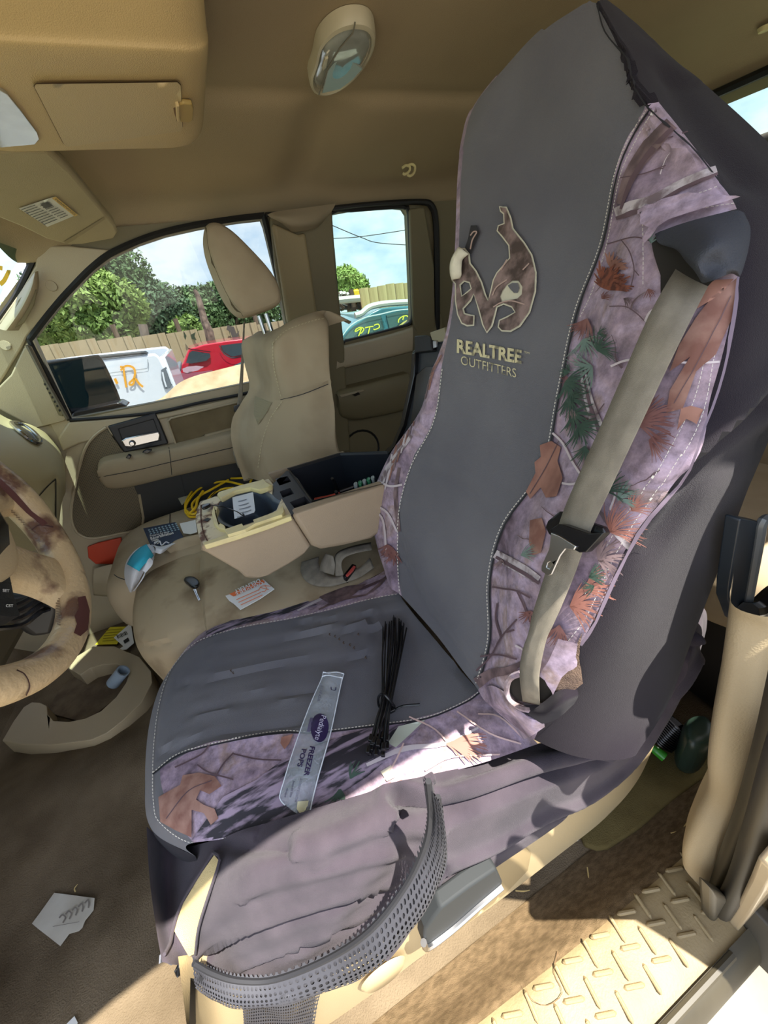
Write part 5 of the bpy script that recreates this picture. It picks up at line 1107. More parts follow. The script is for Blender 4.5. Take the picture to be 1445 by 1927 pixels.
slab('latch_tab', [P(x, y, 'z', zo-.009) for x, y in ((332, 201), (338, 200), (339, 229), (334, 230))], (0, 0, .008), OHC, oh, bevel=.001)
ml = slab('map_lamp_lens', [P(x, y, 'z', zo-.004) for x, y in ((-60, 168), (0, 170), (14, 178), (40, 210), (70, 250), (74, 262), (66, 272), (0, 278), (-60, 280))], (0, 0, .006), mat('lamp lens', (190, 184, 160), .12, spec=.8, coat=.5, var=.25, vscale=12), oh, bevel=.003)
# dome lamp
dl = thing('dome_lamp', 'oval dome lamp with clear lens on the headliner', 'ceiling lamp')
DO = [(592, 118), (600, 85), (620, 60), (645, 45), (672, 40), (696, 46), (707, 66), (704, 92), (690, 120), (668, 148), (640, 170), (612, 180), (590, 174), (582, 152)]
b0 = [P(x, y, 'z', 1.386) for x, y in DO]; c0 = np.mean(b0, 0); pz = spline(b0, 3, True)
BZ = mat('dome bezel', (196, 186, 156), .4); LN = mat('dome lens', (168, 170, 158), .08, spec=1, coat=1, var=.3, vscale=18)
def domed(nm, s0, prof, m, par): 
    R = [[c0+(q-c0)*s+np.array([0, 0, d]) for q in pz] for s, d in prof]; return mk(nm, [q for r in R for q in r], gfaces(len(R), len(pz), True), m, par)
domed('bezel', 1, ((1.0, .018), (1.0, .004), (.97, -.002), (.90, -.004), (.86, .002)), BZ, dl)
domed('lens', .86, ((.87, .002), (.80, -.004), (.6, -.008), (.3, -.010), (.01, -.0105)), LN, dl)
slab('reflector', [P(x, y, 'z', 1.376) for x, y in ((606, 176), (617, 135), (630, 118), (652, 108), (672, 122), (682, 130), (664, 150), (640, 168))], (0, 0, .003), mat('reflector', (176, 180, 170), .3, .3), dl, bevel=.001)
slab('switch', [P(x, y, 'z', 1.376) for x, y in ((606, 128), (612, 112), (618, 110), (614, 128), (608, 134))], (0, 0, .004), BZ, dl, bevel=.001)
tube('bezel_split', [P(600, 178, 'z', 1.3765), P(616, 130, 'z', 1.376), P(640, 90, 'z', 1.376), P(664, 62, 'z', 1.3765), P(668, 42, 'z', 1.383)], .0012, mat('split grey', (120, 114, 96), .6), dl, n=5)
# second lamp sliver at the left frame edge and coat hook
ck = thing('coat_hook', 'small cream coat hook on the headliner above the rear window', 'hook')
hp = P(768, 320, 'x', .53)
tube('hook', [P(x, y, 'x', .47) for x, y in ((757, 316), (764, 311), (771, 314), (770, 322), (762, 328), (758, 326))], .0035, CREAM, ck, sp=4, n=8)
tube('hook', [P(x, y, 'x', .47) for x, y in ((766, 312), (775, 309), (781, 314), (779, 325), (772, 331), (766, 329))], .0035, CREAM, ck, sp=4, n=8)
ck2 = props(lathe('button_plug', [(0, .008), (.010, .007), (.013, 0)], P(1440, 50, 'z', 1.385), (0, 0, -1), CREAM), 'small round tan plug on the headliner at the upper right corner', 'plug')
# visor
vi = thing('sun_visor', 'tan passenger sun visor with a white warning label folded up against the roof', 'sun visor')
VPL = ('pl', (.32, .13, 1.268), tuple(np.cross(np.array([.35, -.05, -.05]), np.array([.0, .17, -.025]))/np.linalg.norm(np.cross(np.array([.35, -.05, -.05]), np.array([.0, .17, -.025])))))
VO = [(-60, 286), (0, 284), (85, 284), (100, 290), (130, 318), (175, 372), (218, 424), (223, 438), (215, 450), (160, 460), (125, 461), (85, 450), (40, 428), (0, 412), (-60, 392)]
vm = slab('visor_body', [P(x, y, VPL) for x, y in VO], (0, 0, .022), mat('visor cloth', (170, 154, 118), .9, bump=.3, bscale=900, var=.1), vi, bevel=.007)
bvV = BVHTree.FromPolygons([Vector(P(x, y, VPL)) for x, y in VO], [tuple(range(len(VO)))])
fill('visor_crease', [(112, 458), (130, 448), (195, 408), (198, 411), (140, 450), (122, 460)], bvV, mat('visor crease', (150, 134, 100), .9), vi, step=9)
LBL = mat('label white', (206, 202, 186), .6); INK = mat('label ink', (92, 90, 84), .8)
lb_ = fill('warning_label', [(34, 390), (103, 367), (144, 402), (88, 425)], bvV, LBL, vi, step=10, lift=.002)
fill('label_header', [(96, 370), (103, 367), (145, 402), (139, 405)], bvV, mat('label amber', (206, 168, 84), .6), lb_, step=8, lift=.0026)
text('label_header_text', 'WARNING', (100, 371), (138, 402), 3, bvV, INK, lb_, lift=.003, upv=(3.5, -1.4))
for i in range(9):
    f = i/9; a = np.array([38, 391.5])+np.array([50, 33])*f*.96; b = np.array([66, 382])+np.array([50, 31])*f*.96
    for j, (s0, s1) in enumerate(((0, 1.0), (1.08, 1.75))):
        if i > 4 and j == 1 and False: continue
        if j == 1 and i < 1: continue
        p0 = a+(b-a)*s0; p1 = a+(b-a)*s1*random.uniform(.9, 1); stroke('label_line', [tuple(p0), tuple(p1)], 1.3, bvV, INK, lb_, lift=.003, sp=0)
fill('label_pictogram', [(74, 381), (88, 376), (98, 384), (84, 390)], bvV, INK, lb_, step=4, lift=.003)

# ---- side mirror outside the passenger window
mi = thing('side_mirror', 'black passenger side mirror outside the front window', 'side mirror')
MO = [(70, 683), (182, 667), (192, 672), (200, 690), (228, 752), (226, 760), (215, 766), (134, 786)]
def OX(l, x): return [P(a, b, 'x', x) for a, b in l]
def mirror_slab():
    fpl = ('pl', tuple(P(150, 725, 'x', .98)), (-.35, -.93, 0))
    slab('mirror_housing', [P(a, b, fpl) for a, b in MO], (.04, .08, 0), BLK, mi, bevel=.008)
    slab('mirror_glass', [P(a, b, fpl, .004) for a, b in [(80, 687), (178, 672), (188, 678), (196, 694), (220, 748), (214, 757), (138, 780)]], (.001, .003, 0), mat('mirror glass', (46, 47, 50), .12, 1), mi)
    tube('mirror_edge', [P(a, b, fpl, .005) for a, b in [(136, 783), (215, 762), (225, 752), (198, 690), (186, 672), (176, 670), (80, 685)]], .004, RUB, mi, sp=3, n=6)
mirror_slab()
slab('mirror_arm', [P(a, b, 'x', .84) for a, b in [(134, 778), (225, 757), (240, 765), (200, 778), (136, 788)]], (.10, 0, 0), BLKS, mi, bevel=.01)
# ============================================================ SMALL THINGS IN THE CAB
FPTS = {}
# floor tray (horseshoe cup tray)
tr = props(slab('floor_tray', [P(x, y, 'z', .062) for x, y in ((4, 1394), (25, 1358), (45, 1330), (60, 1321), (75, 1322), (88, 1328), (90, 1345), (100, 1356), (130, 1358), (160, 1352), (190, 1338), (218, 1312), (237, 1285), (243, 1268), (236, 1256), (220, 1250), (195, 1250), (170, 1257), (150, 1270), (125, 1255), (128, 1245), (175, 1216), (215, 1216), (262, 1236), (284, 1262), (286, 1285), (266, 1322), (232, 1355), (200, 1380), (170, 1393), (95, 1402), (40, 1401))], (0, 0, -.060), TAN, bevel=.021), 'tan C-shaped plastic floor tray lying on the dirty carpet', 'tray')
tb = slab('tray_floor', [P(x, y, 'z', .012) for x, y in ((88, 1340), (160, 1360), (235, 1300), (246, 1262), (200, 1246), (150, 1265), (110, 1300))], (0, 0, -.006), mat('tray floor dirty', (116, 100, 76), .9, col2=(84, 68, 50), vscale=20), tr)
pv = thing('pvc_pipe', 'short grey plastic pipe piece standing in the floor tray', 'pipe')
pa = P(232, 1262, 'z', .085); pb_ = P(213, 1286, 'z', .045); ax_ = pb_-pa; Ln = np.linalg.norm(ax_)
PVC = mat('grey pvc', (150, 164, 176), .4)
lathe('pipe_wall', [(.0155, 0), (.020, 0), (.020, Ln), (.0155, Ln), (.0155, 0)], pa, ax_, PVC, pv, n=28, sharp=50)
# cards and papers
def sheet(nm, px, z, m, lab, cat, group=None, thick=.0012, ax='z', bend=0):
    o = slab(nm, [P(x, y, ax, z) for x, y in px], (0, 0, -thick), m, bevel=0); return props(o, lab, cat, group)
YC = sheet('yellow_card', [(179, 1213), (207, 1180), (238, 1179), (220, 1212)], .012, mat('yellow card', (222, 206, 40), .6), 'yellow printed card on the floor behind the floor tray', 'card')
bvx = BVHTree.FromPolygons([Vector(P(x, y, 'z', .0125)) for x, y in ((170, 1220), (200, 1175), (260, 1170), (250, 1225))], [(0, 1, 2, 3)])
INKB = mat('black ink', (40, 38, 36), .8)
for i in range(5): stroke('print_line', [(193+i*1.2, 1207-i*5), (222+i*2, 1204-i*5)], 1, bvx, mat('brown ink', (140, 120, 20), .8), YC, sp=0)
BL = sheet('barcode_label', [(214, 1200), (246, 1172), (252, 1210), (238, 1222), (220, 1224), (232, 1216)], .018, WHT, 'white shipping label with a barcode beside the yellow card on the floor', 'label')
bvx2 = BVHTree.FromPolygons([Vector(P(x, y, 'z', .0185)) for x, y in ((205, 1205), (246, 1165), (262, 1210), (230, 1228))], [(0, 1, 2, 3)])
for i in range(8): stroke('barcode_bar', [(220+i*2.4, 1196-i*1.1), (223+i*2.4, 1202-i*1.1)], 1.0 if i % 3 else 1.8, bvx2, INKB, BL, sp=0)
fill('print_block', [(232, 1206), (241, 1200), (244, 1206), (235, 1212)], bvx2, INKB, BL, step=3)
PF = sheet('torn_paper', [(102, 1680), (140, 1685), (178, 1690), (176, 1712), (160, 1732), (155, 1745), (148, 1752), (130, 1757), (113, 1780), (90, 1762), (72, 1748), (60, 1738), (75, 1718)], .010, mat('dirty paper', (206, 200, 186), .8, col2=(184, 176, 160), vscale=12), 'dirty torn white paper scrap with a boot print on the front carpet', 'paper scrap')
bvx3 = BVHTree.FromPolygons([Vector(P(x, y, 'z', .0103)) for x, y in ((50, 1670), (190, 1670), (190, 1790), (50, 1790))], [(0, 1, 2, 3)])
GI = mat('grey ink', (128, 120, 110), .9)
for k in range(5): stroke('boot_print', [(112+k*12, 1728-k*7), (118+k*12, 1722-k*7), (124+k*11, 1727-k*7), (119+k*12, 1737-k*7)], 3, bvx3, GI, PF)
stroke('fold_line', [(100, 1744), (150, 1735)], 1, bvx3, GI, PF, sp=0)
for i, (px, la) in enumerate((([(125, 1927), (140, 1912), (146, 1924), (140, 1940)], 'small white paper corner on the carpet at the bottom edge'), ([(1035, 1610), (1046, 1600), (1058, 1600), (1052, 1608), (1040, 1614)], 'white paper scrap under the seat shield, nearer one'), ([(1068, 1588), (1072, 1572), (1086, 1572), (1088, 1582)], 'white paper scrap under the seat shield, farther one'))):
    sheet('paper_scrap', px, .006, WHT, la, 'paper scrap', 'paper scraps on the carpet')
for i, (x, y) in enumerate(((92, 1420), (230, 1584), (222, 1598), (276, 1372), (260, 1336), (108, 1322), (207, 1597), (113, 1330), (1100, 1750), (1058, 1785), (1023, 1815))):
    z = .004 if x < 900 else .03
    o = slab('crumb', [P(x-2.5, y, 'z', z), P(x, y-2.5, 'z', z), P(x+3, y-1, 'z', z), P(x+1, y+2.5, 'z', z)], (0, 0, -.003), WHT)
    props(o, 'tiny pale crumb on the carpet of the cab', 'crumb', 'crumbs on the carpet')
def twig3(nm, px, z, lab, r=.0012, m=None, grp=None):
    o = tube(nm, [P(x, y, 'z', z+.002*i) for i, (x, y) in enumerate(px)], [r, r, r*.4], m or mat('straw', (196, 170, 110), .8), sp=3, n=6); return props(o, lab, 'straw', grp)
twig3('straw', [(142, 1678), (140, 1672), (146, 1664)], .012, 'short straw sticking out above the torn paper', .0012)
twig3('straw', [(1105, 1632), (1110, 1665), (1120, 1678), (1125, 1690)], .010, 'bent straw lying on the brown sill carpet behind the seat')
twig3('straw', [(1262, 1568), (1282, 1562), (1296, 1545), (1316, 1537)], .03, 'dry stalk on the carpet beside the pillar trim')
twig3('straw', [(970, 1676), (985, 1677), (997, 1675)], .012, 'short straw just below the seat lever recess')
twig3('hair_thread', [(1050, 1790), (1042, 1830), (1058, 1868), (1030, 1892), (1000, 1880), (985, 1850)], .052, 'thin dark thread curled on the sunlit sill plate', .0005, mat('thread brown', (110, 84, 56), .8))
props(bpy.data.objects['hair_thread'], cat='thread')
stv = []
# car key on the centre cushion
ky = thing('car_key', 'black headed car key lying on the center seat cushion', 'key')
zk = .452
puffy('key_head', [P(x, y, 'z', zk) for x, y in ((347, 1094), (352, 1089), (364, 1088), (372, 1092), (378, 1098), (376, 1106), (370, 1110), (362, 1110), (355, 1104), (348, 1099))], (0, 0, .010), BLKS, ky, inset=.85, sub=2)
slab('key_blade', [P(x, y, 'z', zk+.006) for x, y in ((363, 1109), (369, 1108), (372, 1118), (374, 1122), (377, 1128), (373, 1130), (369, 1122))], (0, 0, -.003), CHR, ky, bevel=.0006)
tube('key_groove', [P(366, 1110, 'z', zk+.0065), P(374, 1127, 'z', zk+.0065)], .0006, RUB, ky, n=5)
# delivery card
DCd = slab('delivery_card', [P(x, y, 'z', .452) for x, y in ((424, 1121), (437, 1117), (495, 1090), (504, 1098), (516, 1108), (490, 1126), (452, 1147), (440, 1136), (431, 1130))], (0, 0, -.0015), WHT); props(DCd, 'white card with an orange delivery banner against the console side', 'card')
bvd = BVHTree.FromPolygons([Vector(P(x, y, 'z', .4523)) for x, y in ((410, 1120), (500, 1080), (530, 1110), (450, 1160))], [(0, 1, 2, 3)])
ORG = mat('orange print', (232, 112, 48), .6)
fill('orange_banner', [(431, 1118), (437, 1116), (494, 1091), (499, 1096), (440, 1123)], bvd, ORG, DCd, step=6, lift=.0008)
text('banner_text', 'DELIVERY', (488, 1090), (440, 1112), 8, bvd, WHT, DCd, upv=(3, 6), bold=.02, lift=.0015); text('banner_text', 'DELIVERY', (494, 1096), (442, 1118), 4, bvd, WHT, DCd, upv=(2, 4), bold=.02, lift=.0015)
for i in range(3): stroke('fine_print', [(445+i*4, 1129+i*5), (488+i*3, 1110+i*5)], 1.6, bvd, mat('orange ink', (236, 150, 110), .7), DCd, sp=0, lift=.0008)
stroke('card_swirl', [[(486, 1112), (492, 1104), (500, 1104), (500, 1112), (492, 1114)], [(490, 1106), (506, 1110)], [(498, 1102), (510, 1104)]], 1.4, bvd, MATS['orange ink'], DCd, lift=.0008)
# face mask: white with turquoise panel
mk_ = thing('face_mask', 'crumpled white and turquoise disposable face mask on the passenger cushion edge', 'face mask')
bvPC = bvh_of([pc_])
def dz(bv, x, y, l, zf=.44):
    q = drop(bv, x, y, l); return q if q is not None else P(x, y, 'z', zf)
TQ = mat('turquoise cloth', (52, 178, 206), .8, bump=.3, bscale=300); MW = mat('mask white', (224, 226, 232), .8, bump=.3, bscale=200)
MR = [[(286, 1022, .445), (292, 1036, .46), (290, 1048, .445)], [(262, 1030, .45), (274, 1044, .475), (290, 1052, .45)], [(246, 1044, .445), (262, 1056, .475), (284, 1062, .45)], [(236, 1062, .435), (252, 1072, .462), (272, 1074, .44)], [(234, 1085, .42), (248, 1094, .43), (262, 1092, .42)], [(240, 1108, .38), (246, 1112, .39), (256, 1104, .385)], [(245, 1118, .35), (248, 1119, .352), (254, 1117, .35)]]
loft('mask_cloth', [[P(x, y, 'z', z) for x, y, z in r] for r in MR], MW, mk_, nu=5, nv=5)
TR = [[(276, 1024, .470), (282, 1034, .476), (289, 1046, .462)], [(262, 1032, .466), (272, 1044, .482), (284, 1052, .468)], [(248, 1046, .458), (260, 1056, .480), (272, 1062, .468)], [(239, 1062, .448), (250, 1068, .470), (262, 1075, .458)]]
loft('turquoise_panel', [[P(x, y, 'z', z+.006) for x, y, z in r] for r in TR], TQ, mk_, nu=5, nv=5, solid=.001)
loft('mask_fold', [[P(x, y, 'z', z+.004) for x, y, z in r] for r in ([(284, 1024, .450), (292, 1030, .470), (292, 1040, .46)], [(300, 1028, .450), (305, 1033, .466), (302, 1042, .455)], [(316, 1025, .448), (318, 1028, .455), (312, 1036, .450)], [(330, 1019, .446), (330, 1022, .448), (322, 1026, .446)])], MW, mk_, nu=5, nv=5)
tube('ear_loop', [P(x, y, 'z', z) for x, y, z in ((290, 1024, .455), (300, 1018, .462), (304, 1026, .46), (312, 1020, .458), (318, 1022, .455))], .0018, MW, mk_, sp=5, n=6)
tube('ear_loop', [P(x, y, 'z', z) for x, y, z in ((284, 1052, .46), (276, 1068, .455), (270, 1085, .45), (262, 1098, .43), (252, 1112, .39))], .0016, MW, mk_, sp=5, n=6)
loft('mask_fold', [[P(x, y, 'z', z+.008) for x, y, z in r] for r in ([(270, 1050, .462), (278, 1046, .474), (288, 1056, .462)], [(268, 1062, .455), (276, 1058, .468), (286, 1064, .455)], [(262, 1076, .448), (268, 1074, .452), (274, 1078, .446)])], MW, mk_, nu=4, nv=4)
# booklet
bo = slab('booklet', [P(x, y, 'z', .452) for x, y in ((269, 994), (330, 982), (348, 1016), (300, 1026), (282, 1024))], (0, 0, -.004), mat('booklet navy', (44, 60, 82), .4), bevel=.001); props(bo, 'dark navy folded booklet with white lettering on the passenger cushion', 'booklet')
bvo = BVHTree.FromPolygons([Vector(P(x, y, 'z', .4523)) for x, y in ((255, 990), (340, 970), (360, 1020), (280, 1035))], [(0, 1, 2, 3)])
PB_ = mat('pale blue print', (150, 176, 186), .6)
for r_i in range(4):
    for k in range(9):
        x = 278+k*6.3+r_i*1.8; y = 998-k*1.45+r_i*3.4
        if r_i > 2 and k < 4: continue
        fill('pattern_chip', [(x, y), (x+2.5, y-1.8), (x+5, y-.4), (x+2.5, y+1.3)], bvo, PB_, bo, step=4, lift=.0008)
text('cover_text', 'Preparing for your', (283, 1011), (318, 1003), 3.5, bvo, WHT, bo, lift=.001, upv=(-1.2, -4.2)); text('cover_text', 'Recertification', (284, 1016), (327, 1005), 5, bvo, WHT, bo, lift=.001, bold=.02, upv=(-1.4, -4.6)); text('cover_text', 'Tests', (285, 1020), (299, 1017), 5, bvo, WHT, bo, lift=.001, bold=.02, upv=(-1.4, -4.6))
stroke('cover_swirl', [(290, 1022), (297, 1019), (300, 1021), (296, 1024)], 1.5, bvo, WHT, bo)
props(slab('white_card', [P(x, y, 'z', .452) for x, y in ((338, 985), (352, 982), (368, 978), (371, 1001), (358, 1005), (345, 1003), (341, 994))], (0, 0, -.0015), WHT), 'blank white card half under the console front corner', 'card')
props(slab('seat_tag', [P(x, y, 'z', .456) for x, y in ((335, 938), (350, 929), (356, 935), (342, 950))], (0, 0, -.002), mat('tag grey', (188, 182, 160), .5)), 'small grey plastic tag left of the yellow cable coil', 'tag')
# yellow cable
yc = thing('yellow_cable', 'coiled yellow cord lying on the passenger cushion behind the console', 'cord')
YW = mat('yellow cord', (226, 184, 30), .45); YD = mat('amber cord', (200, 156, 24), .5)
def yl(pts3, r=.0038): tube('cord_loop', [P(x, y, 'z', z) for x, y, z in pts3], r, YW, yc, sp=8, n=8)
yl([(372, 972, .45), (356, 972, .45), (349, 958, .452), (352, 940, .46), (372, 915, .468), (410, 902, .47), (450, 900, .475), (472, 899, .47), (471, 908, .46)], .0042)
yl([(366, 968, .452), (350, 965, .455), (353, 945, .462), (378, 918, .470), (420, 906, .475), (458, 913, .47)], .0042)
yl([(380, 966, .452), (366, 962, .455), (362, 948, .46), (378, 932, .466), (396, 922, .47), (430, 903, .474)], .0042)
yl([(355, 968, .46), (368, 955, .465), (372, 940, .468), (382, 924, .475)], .0046)
yl([(350, 960, .456), (362, 968, .46), (376, 962, .458), (385, 960, .45)]); yl([(376, 966, .45), (385, 950, .452), (400, 930, .455), (420, 920, .46), (440, 918, .46)], .004)
tube('black_lead', [P(x, y, 'z', .462) for x, y in ((396, 934), (410, 922), (428, 917), (448, 918))], .0014, BLKS, yc, sp=4, n=6)
# paper note in the cup well with black lead
nt = slab('paper_note', [P(x, y, 'z', .656) for x, y in ((437, 936), (476, 926), (480, 960), (478, 964), (441, 976))], (0, 0, -.0008), mat('note paper', (222, 228, 236), .7)); props(nt, 'small white printed note standing in the console cup well', 'note')
bvn = BVHTree.FromPolygons([Vector(P(x, y, 'z', .6562)) for x, y in ((430, 930), (480, 920), (490, 965), (440, 985))], [(0, 1, 2, 3)])
for i, (a, b) in enumerate((((448, 944), (464, 940)), ((449, 952), (468, 947)), ((450, 959), (472, 953)), ((452, 966), (473, 960)), ((446, 974), (460, 970)))): stroke('note_print', [a, ((a[0]+b[0])/2, (a[1]+b[1])/2+.6), b], 1.3, bvn, mat('note ink', (120, 124, 132), .8), nt, lift=.0008)
bc = thing('black_connector', 'thin black lead with connector across the console cup well', 'cable')
tube('lead', [P(x, y, 'z', z) for x, y, z in ((398, 951, .668), (412, 952, .672), (430, 957, .668), (446, 963, .668), (456, 970, .664))], .0012, BLKS, bc, sp=5, n=6)
puffy('plug', [P(x, y, 'z', .664) for x, y in ((379, 956), (388, 952), (398, 950), (399, 953), (390, 959), (381, 962))], (0, 0, .007), BLKS, bc, sub=1)
puffy('plug_tip', [P(x, y, 'z', .660) for x, y in ((455, 968), (458, 967), (462, 971), (459, 974))], (0, 0, .005), BLKS, bc, sub=1)
# things in the bin
props(slab('red_tool', [P(x, y, 'z', .60) for x, y in ((590, 936), (620, 930), (640, 924), (640, 930), (606, 944), (590, 945))], (0, 0, -.02), mat('red plastic', (190, 66, 42), .4), bevel=.004), 'red plastic tool handle lying in the open console bin', 'tool')
gi = thing('green_wrapper', 'crumpled green wrapper in the far end of the console bin', 'wrapper')
for k in range(5): puffy('wrapper_fold', [P(665+k*8+dx_, 918-k*3+dy_, 'z', .625) for dx_, dy_ in ((0, 0), (5, -5), (11, -3), (9, 4), (3, 5))], (0, 0, .012), mat('green foil' if k % 2 else 'silver foil', (40, 120, 80) if k % 2 else (140, 150, 150), .3), gi, sub=1)
tube('bin_stick', [P(640, 925, 'z', .62), P(690, 908, 'z', .63)], .003, BLKS, gi, n=6)
# buckle strap loop between console and cover
bl = thing('center_buckle_strap', 'tan seat belt webbing loop on the center cushion with a red buckle', 'seat belt')
LP1 = [(568, 1058, .455), (566, 1075, .452), (574, 1092, .45), (592, 1102, .447), (620, 1104, .445), (652, 1096, .446), (680, 1085, .448), (704, 1068, .452)]
LP2 = [(600, 1048, .47), (600, 1062, .466), (608, 1076, .46), (622, 1085, .456), (642, 1084, .456), (660, 1076, .456), (680, 1066, .458), (696, 1050, .462)]
strip('webbing', [P(x, y, 'z', z) for x, y, z in LP1], [P(x, y, 'z', z) for x, y, z in LP2], BELT, bl, sp=6, solid=.0015)
strip('webbing', [P(x, y, 'z', z) for x, y, z in ((632, 1090, .45), (628, 1060, .48), (634, 1040, .50), (660, 1028, .505), (698, 1020, .50))], [P(x, y, 'z', z) for x, y, z in ((648, 1088, .45), (642, 1062, .48), (650, 1048, .50), (670, 1040, .505), (700, 1034, .50))], BELT, bl, sp=6, solid=.0015)
strip('webbing', [P(x, y, 'z', z) for x, y, z in ((600, 1075, .46), (604, 1058, .48), (612, 1042, .50))], [P(x, y, 'z', z) for x, y, z in ((628, 1082, .46), (630, 1064, .48), (626, 1046, .50))], BELT, bl, sp=6, solid=.0015)
slab('buckle', [P(x, y, 'z', .462) for x, y in ((644, 1083), (662, 1060), (670, 1062), (668, 1070), (650, 1086))], (0, 0, -.02), BLKS, bl, bevel=.003); slab('release_button', [P(x, y, 'z', .4655) for x, y in ((650, 1082), (665, 1064), (669, 1065), (664, 1073), (653, 1084))], (0, 0, -.004), mat('faded red', (196, 84, 76), .4), bl, bevel=.001)

# ---- on the driver cushion: cable ties and freezer-pop sleeve
zt_ = thing('cable_tie_bundle', 'bundle of long black cable ties strapped together on the driver cushion', 'cable ties')
bcc = bvC
def cpt(x, y, l): 
    q = drop(bcc, x, y, l); return q if q is not None else P(x, y, 'z', .44+l)
for i in range(20):
    f = i/19-.5; lay = (i*7 % 5)/5
    top = (742+f*44+random.uniform(-3, 3), 1166+abs(f)*28+random.uniform(-6, 6)); mid = (742+f*34, 1240); neck = (729+f*16, 1332); hd_ = (713+f*34+random.uniform(-3, 3), 1412+random.uniform(-18, 10))
    l0 = .004+.012*lay
    path = [cpt(*top, .003+.006*lay), cpt(*mid, l0+.006), cpt(*neck, .006+.014*lay), cpt((neck[0]+hd_[0])/2, (neck[1]+hd_[1])/2, .006+.012*lay), cpt(*hd_, .004+.008*lay)]
    sp_ = spline(path, 6); A = []; B = []
    t_ = np.array([1., .2, 0]); t_ /= np.linalg.norm(t_)
    if i % 3 == 0: t_ = np.array([.7, 0, .6]); t_ /= np.linalg.norm(t_)
    A = [q-t_*.0019 for q in sp_]; B = [q+t_*.0019 for q in sp_]
    ct = strip('cable_tie', A, B, BLKS, zt_, sp=0, solid=.0011, nw=2)
    d_ = sp_[-1]-sp_[-3]; ang = math.atan2(d_[1], d_[0])
    rbox('tie_head', tuple(sp_[-1]+np.array([0, 0, .002])), (.010, .006, .0055), BLKS, ct, bevel=.001, rot=Matrix.Rotation(ang, 3, 'Z'))
cx_, cy_ = 728, 1331
ringp = [cpt(cx_-13, cy_+3, .004), cpt(cx_-12, cy_-1, .016), cpt(cx_, cy_, .024), cpt(cx_+12, cy_+2, .018), cpt(cx_+14, cy_+5, .004), cpt(cx_, cy_+4, .001)]
tube('binding_tie', ringp, .0022, BLKS, zt_, closed=True, sp=4, n=6)
tube('binding_tie_tail', [cpt(741, 1341, .008), cpt(760, 1335, .010), cpt(791, 1330, .006)], .0018, BLKS, zt_, sp=3, n=6); rbox('binding_tie_head', tuple(cpt(739, 1343, .010)), (.008, .009, .006), BLKS, zt_, bevel=.001)
fp = thing('freezer_pop_sleeve', 'empty clear plastic freezer pop sleeve with purple print on the driver cushion', 'plastic sleeve')
CLR = bpy.data.materials.new('clear film'); CLR.use_nodes = True; b = CLR.node_tree.nodes['Principled BSDF']; b.inputs['Base Color'].default_value = rgb((206, 214, 220)); b.inputs['Roughness'].default_value = .12; b.inputs['Alpha'].default_value = .30; b.inputs['Specular IOR Level'].default_value = 1.0
t = CLR.node_tree; n_z = t.nodes.new('ShaderNodeTexNoise'); n_z.inputs['Scale'].default_value = 130; n_z.inputs['Distortion'].default_value = 1.2; bp_ = t.nodes.new('ShaderNodeBump'); bp_.inputs['Strength'].default_value = .9; bp_.inputs['Distance'].default_value = .004; tcn = t.nodes.new('ShaderNodeTexCoord'); t.links.new(tcn.outputs['Object'], n_z.inputs['Vector']); t.links.new(n_z.outputs[0], bp_.inputs['Height']); t.links.new(bp_.outputs[0], b.inputs['Normal'])
SL_ = [(609, 1268), (606, 1280), (588, 1320), (568, 1372), (550, 1425), (536, 1470), (528, 1497), (531, 1508), (538, 1515)]
SR_ = [(648, 1271), (645, 1284), (634, 1330), (623, 1382), (610, 1430), (598, 1470), (588, 1510), (582, 1530), (574, 1541)]
rows = []
for a, b_ in zip(spline([np.array(q, float) for q in SL_], 4), spline([np.array(q, float) for q in SR_], 4)):
    rows.append([cpt(*(a+(b_-a)*t_), .0025+.007*math.sin(t_*math.pi)) for t_ in np.linspace(0, 1, 9)])
Gf = ruffle(np.array(rows), .0015, 180, 8); fm = gmesh('film', Gf, CLR, fp); gmesh('film_back', np.array([[cpt(*(a+(b_-a)*t_), .0022) for t_ in (0, .5, 1)] for a, b_ in zip(spline([np.array(q, float) for q in SL_], 2), spline([np.array(q, float) for q in SR_], 2))]), CLR, fp)
bvF = bvh_of([fm])
EDG = mat('film edge white', (226, 232, 238), .25)
tube('sealed_edge', [cpt(x, y, .004) for x, y in SR_], .0010, EDG, fp, sp=3, n=5); tube('sealed_edge', [cpt(x, y, .004) for x, y in SL_], .0008, EDG, fp, sp=3, n=5)
tube('crimped_end', [cpt(x, y, .005) for x, y in ((607, 1276), (620, 1274), (634, 1277), (647, 1279))], .0011, EDG, fp, sp=3, n=5); tube('crimped_end', [cpt(x, y, .005) for x, y in ((609, 1268), (620, 1270), (634, 1268), (648, 1271))], .0010, EDG, fp, sp=3, n=5)
PUR = mat('purple print', (44, 30, 72), .5)
el = [(601.5+16*math.cos(a)*1.0+8*math.sin(a)*-.35, 1370.5+27*math.sin(a)*1.0+3*math.cos(a)) for a in np.linspace(0, 2*math.pi, 24, endpoint=False)]
lo_ = fill('oval_print', el, bvF, PUR, fp, step=5, lift=.0012)
text('oval_text', 'Pedialyte', (605, 1347), (592, 1393), 9, bvF, mat('pale print', (190, 186, 206), .5), fp, lift=.002, upv=(9, 2.5))
text('sleeve_text', 'FREEZER', (584, 1405), (572, 1460), 8, bvF, PUR, fp, bold=.03, lift=.0012, upv=(8.5, 1.5)); text('sleeve_text', 'POPS', (569, 1410), (560, 1443), 8, bvF, PUR, fp, bold=.03, lift=.0012, upv=(8.5, 1.5))
